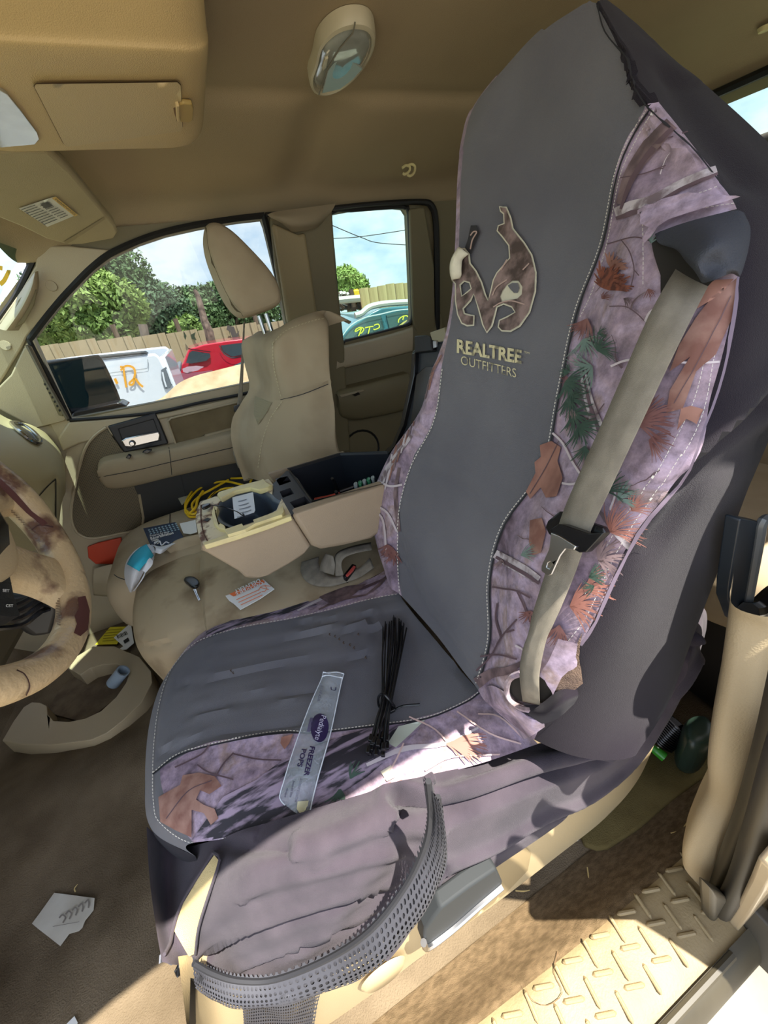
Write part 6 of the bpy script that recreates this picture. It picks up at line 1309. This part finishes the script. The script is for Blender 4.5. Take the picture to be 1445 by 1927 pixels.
text('small_print', '21 FL OZ 62.5 mL', (605, 1290), (598, 1320), 3, bvF, PUR, fp, lift=.0012, upv=(4.5, 1)); text('small_print', 'ELECTROLYTE SOLUTION', (565, 1465), (554, 1508), 3, bvF, PUR, fp, lift=.0012, upv=(4, 1)); text('small_print', 'Freeze and Enjoy', (552, 1470), (546, 1500), 3, bvF, PUR, fp, lift=.0012, upv=(4, 1)); text('small_print', 'Grape', (540, 1484), (536, 1500), 3, bvF, PUR, fp, lift=.0012, upv=(4, 1))
text('small_print', 'U', (622, 1300), (632, 1301), 6, bvF, PUR, fp, lift=.0012, upv=(0, -7)); fill('small_block', [(584, 1352), (590, 1352), (584, 1378), (578, 1378)], bvF, mat('purple pale', (96, 90, 120), .5), fp, step=4)
fill('torn_end_residue', [(560, 1508), (580, 1506), (576, 1526), (566, 1534), (558, 1522)], bvF, mat('residue yellow', (206, 200, 160), .4), fp, step=5)
# crumbs on the cushion
for i, (x, y) in enumerate(((640, 1205), (648, 1212), (676, 1196), (660, 1216), (436, 1264), (440, 1268), (632, 1200), (668, 1222), (622, 1196), (690, 1240))):
    q = cpt(x, y, .001); o = tube('dirt_speck', [q, q+np.array([.003, .002, .0006]), q+np.array([.006, -.001, 0])], .0009, mat('dirt brown', (84, 66, 50), .9), n=5); props(o, 'brown dirt speck on the grey cushion cloth', 'crumb', 'dirt specks on the driver cushion')
# small label on the upper camo strip edge is printed cloth (part of cover)

# ============================================================ REAR OF THE CAB
rb = thing('rear_bench', 'tan rear bench seat partly sunlit behind the driver seat', 'bench seat')
rb_cushion('cushion', -.72, .68, -1.36, -.74, .30, .50, rb, crown=.02, n=48, pw=8)
rb_cushion('backrest', -.70, .66, -1.37, -1.18, .42, 1.00, rb, crown=.0, n=48, pw=8)
slab('seat_base', [np.array([-.66, -.86, .02]), np.array([.6, -.86, .02]), np.array([.6, -.86, .32]), np.array([-.66, -.86, .32])], (0, -.4, 0), RUB, rb)
bvRB = bvh_of([bpy.data.objects['cushion.003']]) if 'cushion.003' in bpy.data.objects else None
# grab bracket on the pillar
gb = thing('pillar_bracket', 'black plastic belt guide bracket with pale edge standing above the pillar trim', 'bracket')
slab('bracket_plate', [P(x, y, 'x', -.70) for x, y in ((1395, 976), (1436, 984), (1432, 1010), (1404, 1168), (1396, 1178), (1384, 1170), (1370, 1128), (1372, 1100), (1392, 980))], (.012, 0, 0), mat('bracket blue black', (30, 38, 46), .4), gb, bevel=.003)
tube('bracket_edge', [P(x, y, 'x', -.702) for x, y in ((1445, 975), (1434, 984), (1428, 1020), (1408, 1130), (1398, 1174))], .0045, mat('bracket edge', (96, 100, 102), .3), gb, sp=4, n=8)
tube('bracket_bar', [P(x, y, 'x', -.71) for x, y in ((1408, 1150), (1425, 1145), (1455, 1118), (1480, 1110))], .010, BLKS, gb, sp=4, n=8)
slab('bracket_foot', [P(x, y, 'x', -.705) for x, y in ((1400, 1168), (1440, 1150), (1480, 1140), (1480, 1215), (1445, 1205), (1412, 1185))], (.02, 0, 0), mat('bracket blue black', (30, 38, 46), .4), gb, bevel=.004)
props(tube('red_strap', [P(x, y, 'y', -1.0) for x, y in ((1400, 962), (1440, 966), (1500, 975))], .008, mat('dark red strap', (120, 34, 24), .6), sp=3, n=8), 'dark red rod glimpsed above the rear seat cushion', 'rod')
# floor behind
mt = slab('floor_mat', [P(x, y, 'z', .02) for x, y in ((1092, 1570), (1100, 1590), (1125, 1598), (1145, 1595), (1200, 1560), (1270, 1500), (1340, 1450), (1340, 1400), (1300, 1380), (1230, 1385), (1180, 1470), (1120, 1530))], (0, 0, -.014), MATM, bevel=.005); props(mt, 'tan carpet floor mat behind the driver seat partly in sun', 'floor mat')
ho = thing('corrugated_hose', 'short black corrugated hose lying behind the driver seat', 'hose')
h0 = P(1276, 1362, 'z', .10); h1 = P(1240, 1395, 'z', .055); d_ = h1-h0; Lh = np.linalg.norm(d_); pr_ = []
for i in range(12):
    h = Lh*i/12; pr_ += [(.024, h), (.028, h+Lh/48), (.028, h+Lh/24), (.024, h+Lh/16)]
pr_ += [(.024, Lh), (.020, Lh), (.020, 0)]
lathe('hose_wall', pr_, h0, d_, BLKS, ho, n=24, sharp=60)
gl_ = thing('green_lighter', 'translucent green plastic bottle tip below the corrugated hose', 'bottle')
tube('bottle_body', [P(1222, 1403, 'z', .05), P(1234, 1412, 'z', .045), P(1250, 1425, 'z', .04)], [.006, .010, .011], mat('green plastic', (70, 170, 50), .25), gl_, sp=4, n=12); tube('bottle_cap', [P(1217, 1400, 'z', .052), P(1223, 1404, 'z', .05)], .005, mat('lime cap', (170, 210, 70), .4), gl_, n=10)
jg = thing('dark_green_jug', 'dark green rounded plastic jug in the shadow behind the hose', 'jug')
puffy('jug_body', [P(x, y, 'z', .14) for x, y in ((1285, 1365), (1290, 1345), (1312, 1336), (1336, 1338), (1350, 1360), (1350, 1400), (1320, 1410), (1290, 1395))], (0, 0, -.12), mat('dark green plastic', (44, 60, 50), .35), jg, inset=.8, sub=2)
props(slab('grey_tool', [P(x, y, 'z', .06) for x, y in ((1230, 1362), (1238, 1358), (1240, 1372), (1224, 1400), (1218, 1412), (1217, 1400))], (0, 0, -.01), mat('grey metal tool', (110, 118, 110), .4, .6), bevel=.002), 'narrow grey metal strip beside the corrugated hose', 'metal strip')

# ============================================================ THE YARD OUTSIDE
FENCE = mat('weathered metal fence', (176, 158, 124), .6, var=.18, vscale=1.5)
fe = thing('sheet_metal_fence', 'long tan corrugated metal fence panels behind the parked vehicles', 'fence')
def fence_pieces(par, nm, x, ys, ztop, w, m, rib, thick=.03, lean=0):
    base = None
    V = []; 
    prof = []
    if rib: prof = [(0, 0), (.10, 0), (.14, .045), (.22, .045), (.26, 0), (.60, 0), (.64, .03), (.70, .03), (.74, 0), (1, 0)]
    else: prof = [(0, 0), (1, 0)]
    front = [(-dx_, t*w) for t, dx_ in prof]; backp = [(thick, w), (thick, 0)]
    loop = front+backp; n = len(loop)
    V = [(a, b, 0) for a, b in loop]+[(a, b, 1) for a, b in loop]
    F = [tuple(range(n)), tuple(range(2*n-1, n-1, -1))]+[(i, i+n, (i+1) % n+n, (i+1) % n) for i in range(n)]
    for i, y in enumerate(ys):
        if base is None: o = mk(nm, V, F, m, par, smooth=False); base = o
        else: o = base.copy(); link(o, par)
        zt1 = ztop(y)+random.uniform(-.015, .015)
        o.location = (x+random.uniform(-.008, .008), y, -.75); o.scale = (1, 1, zt1+.75)
    return base
fence_pieces(fe, 'fence_panel', 9.0, np.arange(-2.0, 14, .62), lambda y: 1.03+.055*y+.0*y, .61, FENCE, True)
for y in (2.9, 1.35, .2, -1.4): tube('fence_post', [(9.1, y, -.75), (9.1, y, 1.25+.055*y)], .05, mat('fence post', (110, 92, 74), .8), fe, n=8)
bvFe = BVHTree.FromPolygons([Vector(q) for q in ((8.93, -4, -.7), (8.93, 14, -.7), (8.93, 14, 2.5), (8.93, -4, 2.5))], [(0, 1, 2, 3)])
DKM = mat('fence dark stain', (92, 84, 78), .9)
fill('rust_patch', [(428, 612), (440, 615), (445, 628), (450, 622), (448, 635), (438, 638), (434, 626), (426, 620)], bvFe, DKM, fe, step=5)
fill('torn_hole', [(345, 622), (351, 632), (349, 640), (346, 634)], bvFe, mat('hole dark', (60, 70, 50), .9), fe, step=4); fill('torn_hole', [(359, 630), (368, 625), (366, 633), (370, 640), (361, 638)], bvFe, MATS['hole dark'], fe, step=4)
WD = mat('new pine boards', (198, 186, 132), .8, col2=(170, 156, 108), vscale=3, stretch=(2, 6, .5))
we = thing('wooden_fence', 'yellowish vertical board fence section seen through the rear side window', 'fence')
fence_pieces(we, 'board', 7.6, np.arange(-8.5, -3.55, .205), lambda y: 1.30+.012*y, .195, WD, False)
for z_ in (-.3, .8): rbox('rail', (7.68, -6, z_), (.05, 5, .09), WD, we, bevel=0)
# utility pole leaning
props(tube('utility_pole', [np.array([8.3, P(398, 648, 'x', 8.2)[1]+.35, -.78]), P(398, 648, 'x', 8.2), P(385, 605, 'x', 8.3), P(373, 560, 'x', 8.4), P(366, 545, 'x', 8.4)], [.10, .09, .06, .03], mat('rough pole', (120, 104, 90), .9, bump=1, bscale=20, col2=(70, 58, 50), vscale=12), sp=3, n=8), 'leaning rough bark pole standing at the metal fence near the red car', 'pole')
props(tube('stump_post', [P(278, 700, 'x', 9.3)*[1, 1, 0]+[0, 0, -.78], P(273, 632, 'x', 9.3), P(268, 610, 'x', 9.3)], .09, mat('stump wood', (130, 116, 104), .9), n=8), 'short grey post showing above the metal fence', 'post')
# wires
WPL = mat('wood utility pole', (110, 92, 74), .9)
for k, (yy_, la_) in enumerate(((P(590, 411, 'x', 14)[1], 'tall wooden utility pole carrying wires, hidden by the pillar beside the rear window'), (P(790, 433, 'x', 14)[1]-2.2, 'tall wooden utility pole carrying wires, behind the seat cover'))):
    props(tube('utility_pole', [(14, yy_, -.78), (14, yy_, 4.6)], .14, WPL, n=10), la_, 'pole')
for k, (l, la) in enumerate((([(588, 410), (600, 415), (622, 423), (680, 447), (720, 458), (830, 463), (905, 460)], 'overhead wire sagging lower in the rear window'), ([(588, 452), (600, 452), (625, 449), (690, 444), (830, 422), (905, 408)], 'overhead wire rising to the right in the rear window'))):
    props(tube('overhead_wire', [P(x, y, 'x', 14) for x, y in l], .013, RUB, sp=5, n=5), la, 'wire')
# white pickup bed with orange number
WP = mat('white car paint', (226, 230, 236), .25, coat=.6); DKG = mat('car glass dark', (60, 72, 78), .08, coat=1); TY = mat('tyre', (26, 26, 27), .8)
pk = thing('white_pickup', 'white pickup bed with orange number 12 parked outside the front window', 'pickup truck')
X0 = 3.2
bd = slab('bed_side', [np.array([X0, y, z]) for y, z in ((.30, .83), (.33, .875), (1.3, .93), (3.2, .96), (3.2, -.25), (.95, -.25), (.30, -.25), (.24, .1), (.27, .5))], (.06, 0, 0), WP, pk, bevel=.02)
slab('bed_side', [np.array([X0+1.75, y, z]) for y, z in ((.30, .83), (.33, .875), (1.3, .93), (3.2, .96), (3.2, -.25), (.30, -.25))], (.06, 0, 0), WP, pk, bevel=.02)
slab('tailgate', [np.array([x, .27, z]) for x, z in ((X0+.05, .0), (X0+.05, .84), (X0+1.75, .84), (X0+1.75, .0))], (0, .05, 0), WP, pk, bevel=.02)
slab('bed_rail_cap', [np.array([X0-.01, y, z]) for y, z in ((.38, .88), (1.3, .935), (3.2, .965), (3.2, 1.0), (1.3, .97), (.40, .905))], (.12, 0, 0), mat('rail cap black', (54, 56, 58), .6), pk, bevel=.01)
slab('bed_floor', [np.array([X0+.06, y, .25]) for y in (.3, 3.2)]+[np.array([X0+1.75, y, .25]) for y in (3.2, .3)], (0, 0, .03), mat('bed liner', (60, 60, 60), .8), pk)
bvPk = BVHTree.FromPolygons([Vector(q) for q in ((X0-.002, -1, -.5), (X0-.002, 4, -.5), (X0-.002, 4, 1.5), (X0-.002, -1, 1.5))], [(0, 1, 2, 3)])
OM_ = mat('orange marker', (232, 164, 44), .6)
stroke('marker_digit', [(226, 690), (232, 692), (234, 705), (236, 718), (238, 729)], 4, bvPk, OM_, pk, lift=.006); stroke('marker_digit', [(227, 697), (236, 689), (248, 690), (254, 698), (252, 712), (244, 720), (245, 724), (251, 722), (254, 712), (262, 722), (269, 728)], 4, bvPk, OM_, pk, lift=.006)
stroke('marker_digit', [(216, 712), (221, 722)], 5, bvPk, OM_, pk, lift=.006)
fill('tail_lamp_opening', [(303, 696), (313, 690), (318, 705), (325, 720), (320, 730), (310, 732), (304, 715)], bvPk, mat('lamp opening', (110, 116, 122), .5), pk, step=5, lift=.004); stroke('lamp_frame', [(306, 700), (309, 715), (313, 728)], 3, bvPk, WP, pk, lift=.008); stroke('lamp_frame', [(314, 694), (319, 708), (324, 722)], 3, bvPk, WP, pk, lift=.008); stroke('panel_line', [(180, 706), (230, 699), (272, 694), (278, 690), (278, 676)], 1.2, bvPk, mat('panel line', (150, 156, 160), .6), pk, lift=.003)
for yy in (1.5,):
    for xx in (X0+.1, X0+1.7): lathe('wheel', [(0, -.1), (.2, -.1), (.36, -.09), (.38, 0), (.36, .09), (.2, .1), (0, .1)], (xx, yy, -.37), (1, 0, 0), TY, pk, n=24)
# generic car builder: profile side outline, windows, wheels, all parts
def car(nm, lab, X0, prof, wins, col, wid, wheels, glassm=DKG, extra=None):
    c_ = thing(nm, lab, 'car'); cm = mat(nm+' paint', col, .22, coat=.8)
    b = slab('body', [np.array([X0, y, z]) for y, z in prof], (wid, 0, 0), cm, c_, bevel=.05)
    for w in wins: slab('side_window', [np.array([X0-.012, y, z]) for y, z in w], (.02, 0, 0), glassm, c_)
    for y in wheels:
        for xx in (X0+.10, X0+wid-.10): lathe('wheel', [(0, -.11), (.2, -.11), (.31, -.1), (.33, 0), (.31, .1), (.2, .11), (0, .11)], (xx, y, -.42), (1, 0, 0), TY, c_, n=20)
    return c_
def yz(px, x): return [(P(a, b, 'x', x)[1], P(a, b, 'x', x)[2]) for a, b in px]
red_prof = yz([(336, 716), (338, 690), (344, 684), (352, 664), (355, 657), (385, 648), (430, 641), (500, 633), (560, 640), (620, 700), (700, 760)], 6.4)
red_prof = red_prof[:8]+[(red_prof[7][0]-.5, red_prof[7][1]-.05), (-2.3, .42), (-3.1, .30), (-3.3, .1), (-3.3, -.5), (.30, -.5), (.33, .1)]
rc = car('red_car', 'red hatchback with its tail toward the white pickup beside the metal fence', 6.4, red_prof, [yz([(415, 650), (455, 645), (456, 668), (436, 671), (420, 662)], 6.4), yz([(459, 645), (520, 640), (530, 660), (459, 668)], 6.4)], (198, 32, 52), 1.7, (-.55, -3.1))
bvRc = BVHTree.FromPolygons([Vector(q) for q in ((6.39, -4, -.5), (6.39, 4, -.5), (6.39, 4, 1.5), (6.39, -4, 1.5))], [(0, 1, 2, 3)])
fill('rear_window', [(350, 683), (356, 664), (362, 660), (395, 665), (396, 672), (388, 679), (360, 684)], bvRc, DKG, rc, step=6, lift=.01); fill('tail_lamp', [(343, 694), (352, 690), (370, 688), (384, 690), (372, 697), (352, 702), (345, 700)], bvRc, mat('lamp pale', (206, 170, 180), .2), rc, step=6, lift=.01); fill('bumper', [(337, 716), (338, 702), (372, 700), (400, 696), (398, 706), (360, 720)], bvRc, mat('bumper dusty', (170, 92, 108), .4), rc, step=6, lift=.008)
stroke('window_trim', [(412, 650), (420, 664), (436, 673), (456, 670)], 1.6, bvRc, CHR, rc, lift=.012); stroke('spoiler', [(354, 656), (372, 659), (396, 662)], 2.2, bvRc, mat('spoiler dark', (90, 20, 30), .4), rc, lift=.012)
props(slab('dark_car_corner', [P(x, y, 'x', 5.0) for x, y in ((320, 698), (335, 690), (340, 694), (338, 712), (326, 712))], (1.2, 0, 0), mat('dark grey paint', (110, 112, 116), .4), bevel=.03), 'grey car corner squeezed between the white pickup and the red car', 'car')
# teal crossover in the rear window, painted PT
tz = yz([(640, 632), (650, 622), (675, 604), (700, 588), (716, 580), (740, 577), (776, 575)], 4.0)
tprof = [(-.3, .42), (-.9, .56)]+tz+[(-3.6, .90), (-4.3, .80), (-4.6, .45), (-4.6, -.40), (-.2, -.40), (-.1, .2)]
tc_ = car('teal_car', 'teal crossover with yellow paint pen letters on its glass and a silver roof rail', 4.0, tprof, [yz([(646, 636), (664, 614), (690, 599), (716, 594), (722, 618), (700, 626), (660, 639)], 4.0), yz([(726, 593), (746, 587), (778, 584), (778, 606), (758, 614), (732, 618)], 4.0)], (58, 112, 122), 1.75, (-.9, -3.7), glassm=mat('greenish car glass', (70, 100, 98), .1, coat=1))
bvTc = BVHTree.FromPolygons([Vector(q) for q in ((3.985, -5, -.5), (3.985, 1, -.5), (3.985, 1, 1.5), (3.985, -5, 1.5))], [(0, 1, 2, 3)])
YM = mat('yellow marker', (222, 224, 70), .6)
for q in ([(674, 633), (677, 625), (680, 617), (677, 619), (668, 624), (670, 619), (678, 616), (684, 619), (680, 626), (676, 627)], [(686, 617), (694, 615), (702, 614)], [(695, 616), (693, 625), (691, 632)], [(703, 612), (711, 610), (713, 616), (705, 620), (702, 619)], [(749, 607), (750, 601), (756, 596), (764, 594), (768, 598)], [(757, 602), (759, 596)]): stroke('marker_letter', q, 2.0, bvTc, YM, tc_, lift=.01)
fill('yellow_reflection_panel', [(746, 616), (758, 606), (772, 598), (776, 602), (768, 612)], bvTc, mat('pale yellow strip', (196, 190, 110), .5), tc_, step=5, lift=.006)
tube('roof_rail', [P(x, y, 'x', 4.05) for x, y in ((668, 594), (680, 590), (692, 580), (705, 575), (730, 571), (778, 568))], .035, mat('silver rail', (206, 214, 206), .3, .5), tc_, sp=4, n=8)
stroke('window_trim', [(642, 634), (660, 612), (685, 598), (716, 591), (746, 584), (778, 581)], 2.2, bvTc, mat('trim silver', (206, 216, 216), .3), tc_, lift=.008); stroke('door_pillar', [(718, 592), (727, 618)], 3, bvTc, MATS['teal_car paint'], tc_, lift=.01)
blue = car('blue_car', 'bright blue car roof edge left of the teal crossover', 8.35, yz([(610, 640), (620, 612), (650, 598), (668, 594), (700, 600)], 8.35)+[(-3.9, .0), (-3.9, -.5), (-2.3, -.5)], [yz([(638, 612), (640, 606), (655, 605), (646, 618)], 8.35)], (40, 120, 170), 1.5, (-2.7, -3.5))
# junk pile and yellow tank between
jk = thing('scrap_rack', 'rack of rusty scrap pipes and engine parts beyond the blue car', 'scrap rack')
tube('rack_beam', [P(628, 566, 'x', 10.5), P(660, 563, 'x', 10.5), P(695, 560, 'x', 10.5)], .09, mat('rack beam', (196, 190, 172), .5), jk, n=8)
for k in range(9): tube('scrap_pipe', [P(628+k*7, 575-((k*5) % 9), 'x', 10.9), P(640+k*6, 583-((k*3) % 7), 'x', 10.9)], .09, mat('scrap rust', (84, 66, 54), .8) if k % 2 else mat('scrap dark', (52, 50, 50), .7), jk, n=7)
for k in range(6): tube('scrap_pipe', [P(630+k*5, 558-((k*4) % 5), 'x', 10.9), P(644+k*3, 552+((k*3) % 5), 'x', 10.9)], .07, MATS['scrap rust'] if k % 2 else mat('scrap pale', (190, 186, 176), .6), jk, n=7)
rbox('rack_post', tuple(P(665, 575, 'x', 10.7)), (.1, .1, .8), MATS['scrap rust'], jk, bevel=0)
yt = thing('yellow_tank', 'yellow square plastic tank on the scrap rack', 'tank'); c_ = P(671, 556, 'x', 10.9); rbox('tank_body', tuple(c_), (.4, .30, .26), mat('tank yellow', (226, 190, 40), .5), yt, bevel=.03); rbox('tank_cap', (c_[0], c_[1], c_[2]+.14), (.12, .1, .04), mat('tank yellow', (226, 190, 40), .5), yt, bevel=.01)
for y_ in (-3.4, -4.6): tube('rack_leg', [(10.6, y_, -.78), (10.6, y_, 1.0)], .05, MATS['scrap rust'], jk, n=6)
# rear: beam behind the back window
props(tube('rack_bar', [np.array([.35, -1.75, 1.245]), np.array([-.45, -1.70, 1.255])], .022, mat('weathered bar', (120, 96, 88), .8, var=.4, vscale=20), n=10), 'weathered reddish bar behind the back window', 'bar')
props(slab('white_box_trailer', [np.array([x, -6.0, z]) for x, z in ((-6, -.6), (6, -.6), (6, 1.9), (-6, 1.9))], (0, -2, 0), mat('pale teal siding', (170, 190, 184), .6), bevel=.03), 'pale box trailer behind the truck seen through the back window', 'trailer')

# ---- trees: dense crowns of real leaves over branching wood
LEA_ = [mat('leaf green', (96, 122, 70), .7, col2=(62, 88, 48), vscale=.9), mat('leaf bright', (140, 162, 80), .7, col2=(104, 130, 60), vscale=.9), mat('leaf deep', (84, 110, 76), .7, col2=(56, 80, 52), vscale=.9)]
def tree_(c, r, n, m, lab, leafs=.16, nm='tree'):
    t = thing(nm, lab, 'tree', 'trees beyond the metal fence'); V = []; F = []; cen = []
    for i in range(16):
        d = RNG.normal(size=3); d /= np.linalg.norm(d); d[2] = d[2]*.8+.1; cen.append((np.array(d)*r*.62, r*RNG.uniform(.30, .5)))
    cen.append((np.zeros(3), r*.7))
    for i in range(n):
        cc_, rr_ = cen[RNG.integers(len(cen))]; d = RNG.normal(size=3); d /= np.linalg.norm(d)
        q = np.array(c)+cc_*[1, 1, .9]+d*rr_*RNG.uniform(.75, 1.08)
        u = RNG.normal(size=3); u /= np.linalg.norm(u); w = np.cross(u, d+.3*RNG.normal(size=3)); w /= (np.linalg.norm(w)+1e-6); s = leafs*RNG.uniform(.5, 1.2); b = len(V)
        V += [q-u*s, q+w*s*.45, q+u*s, q-w*s*.45]; F.append((b, b+1, b+2, b+3))
    mk('foliage', V, F, m, t, smooth=False, kind='stuff')
    tube('trunk', [(c[0], c[1], -.75), (c[0], c[1], c[2]-r*.3)], [.18, .12], mat('trunk bark', (96, 82, 66), .9), t, n=8)
    for a in range(5): tube('branch', [(c[0], c[1], c[2]-r*.5), (c[0]+r*.5*math.cos(a*1.3), c[1]+r*.5*math.sin(a*1.3), c[2]+r*.3)], [.09, .03], MATS['trunk bark'], t, n=6)
def tp(px, py, x): return P(px, py, 'x', x)
TS = [((180, 590), 14, 1.35, 1, 9000, 'bright yellow-green bushy tree nearest the fence at the mirror'), ((100, 620), 15, 1.1, 1, 5000, 'pale green shrubby tree at the far left behind the fence'), ((190, 560), 22, 2.5, 0, 9000, 'tall mid green tree behind the bright bushy tree'), ((265, 590), 22, 2.3, 2, 9000, 'deep green tree right of the tallest crown'), ((320, 597), 23, 1.9, 0, 7000, 'rounded green tree behind the fence above the white pickup'), ((375, 600), 24, 1.8, 2, 7000, 'low dark tree behind the leaning pole'), ((430, 598), 23, 1.9, 0, 7000, 'green tree left of the passenger headrest'), ((130, 590), 24, 2.2, 2, 6000, 'dark tree at left behind the pale shrubby tree'), ((228, 600), 24, 2.2, 2, 7000, 'dark tree filling between the tall crowns'), ((355, 620), 12, .45, 1, 1800, 'small bright shrub topping the fence near the pole'), ((652, 548), 20, 1.15, 1, 6000, 'round green tree beyond the scrap rack in the rear window'), ((628, 552), 22, 1.3, 0, 4000, 'green tree at the left edge of the rear window'), ((490, 600), 25, 2.4, 0, 5000, 'green tree hidden partly behind the passenger headrest')]
for (px, py), x, r, mi_, n, lab in TS: tree_(tp(px, py, x), r, int(n*2.2), LEA_[mi_], lab, .055+.003*x)
# ============================================================ FINISH: put every top-level origin at the base of its thing
bpy.context.view_layer.update()
def kids(o): return [c for c in COL.objects if c.parent == o]
KM = {}
for o in COL.objects:
    if o.parent: KM.setdefault(o.parent.name, []).append(o)
def tree(o):
    r = [o]
    for c in KM.get(o.name, []): r += tree(c)
    return r
for o in list(COL.objects):
    if o.parent or o.type not in ('MESH', 'EMPTY') or o.get('noshift'): continue
    if o.location.length > 1e-6: continue
    lo = Vector((1e9,)*3); hi = -lo
    for q in tree(o):
        if q.type == 'MESH':
            for cnr in q.bound_box:
                w = q.matrix_world @ Vector(cnr)
                for i in range(3): lo[i] = min(lo[i], w[i]); hi[i] = max(hi[i], w[i])
    if lo[0] > 1e8: continue
    L = Vector(((lo[0]+hi[0])/2, (lo[1]+hi[1])/2, lo[2])); T = Matrix.Translation(-L)
    if o.type == 'MESH': o.data.transform(T)
    o.location = L
    for q in KM.get(o.name, []): q.matrix_parent_inverse = T @ q.matrix_parent_inverse
bpy.context.view_layer.update()
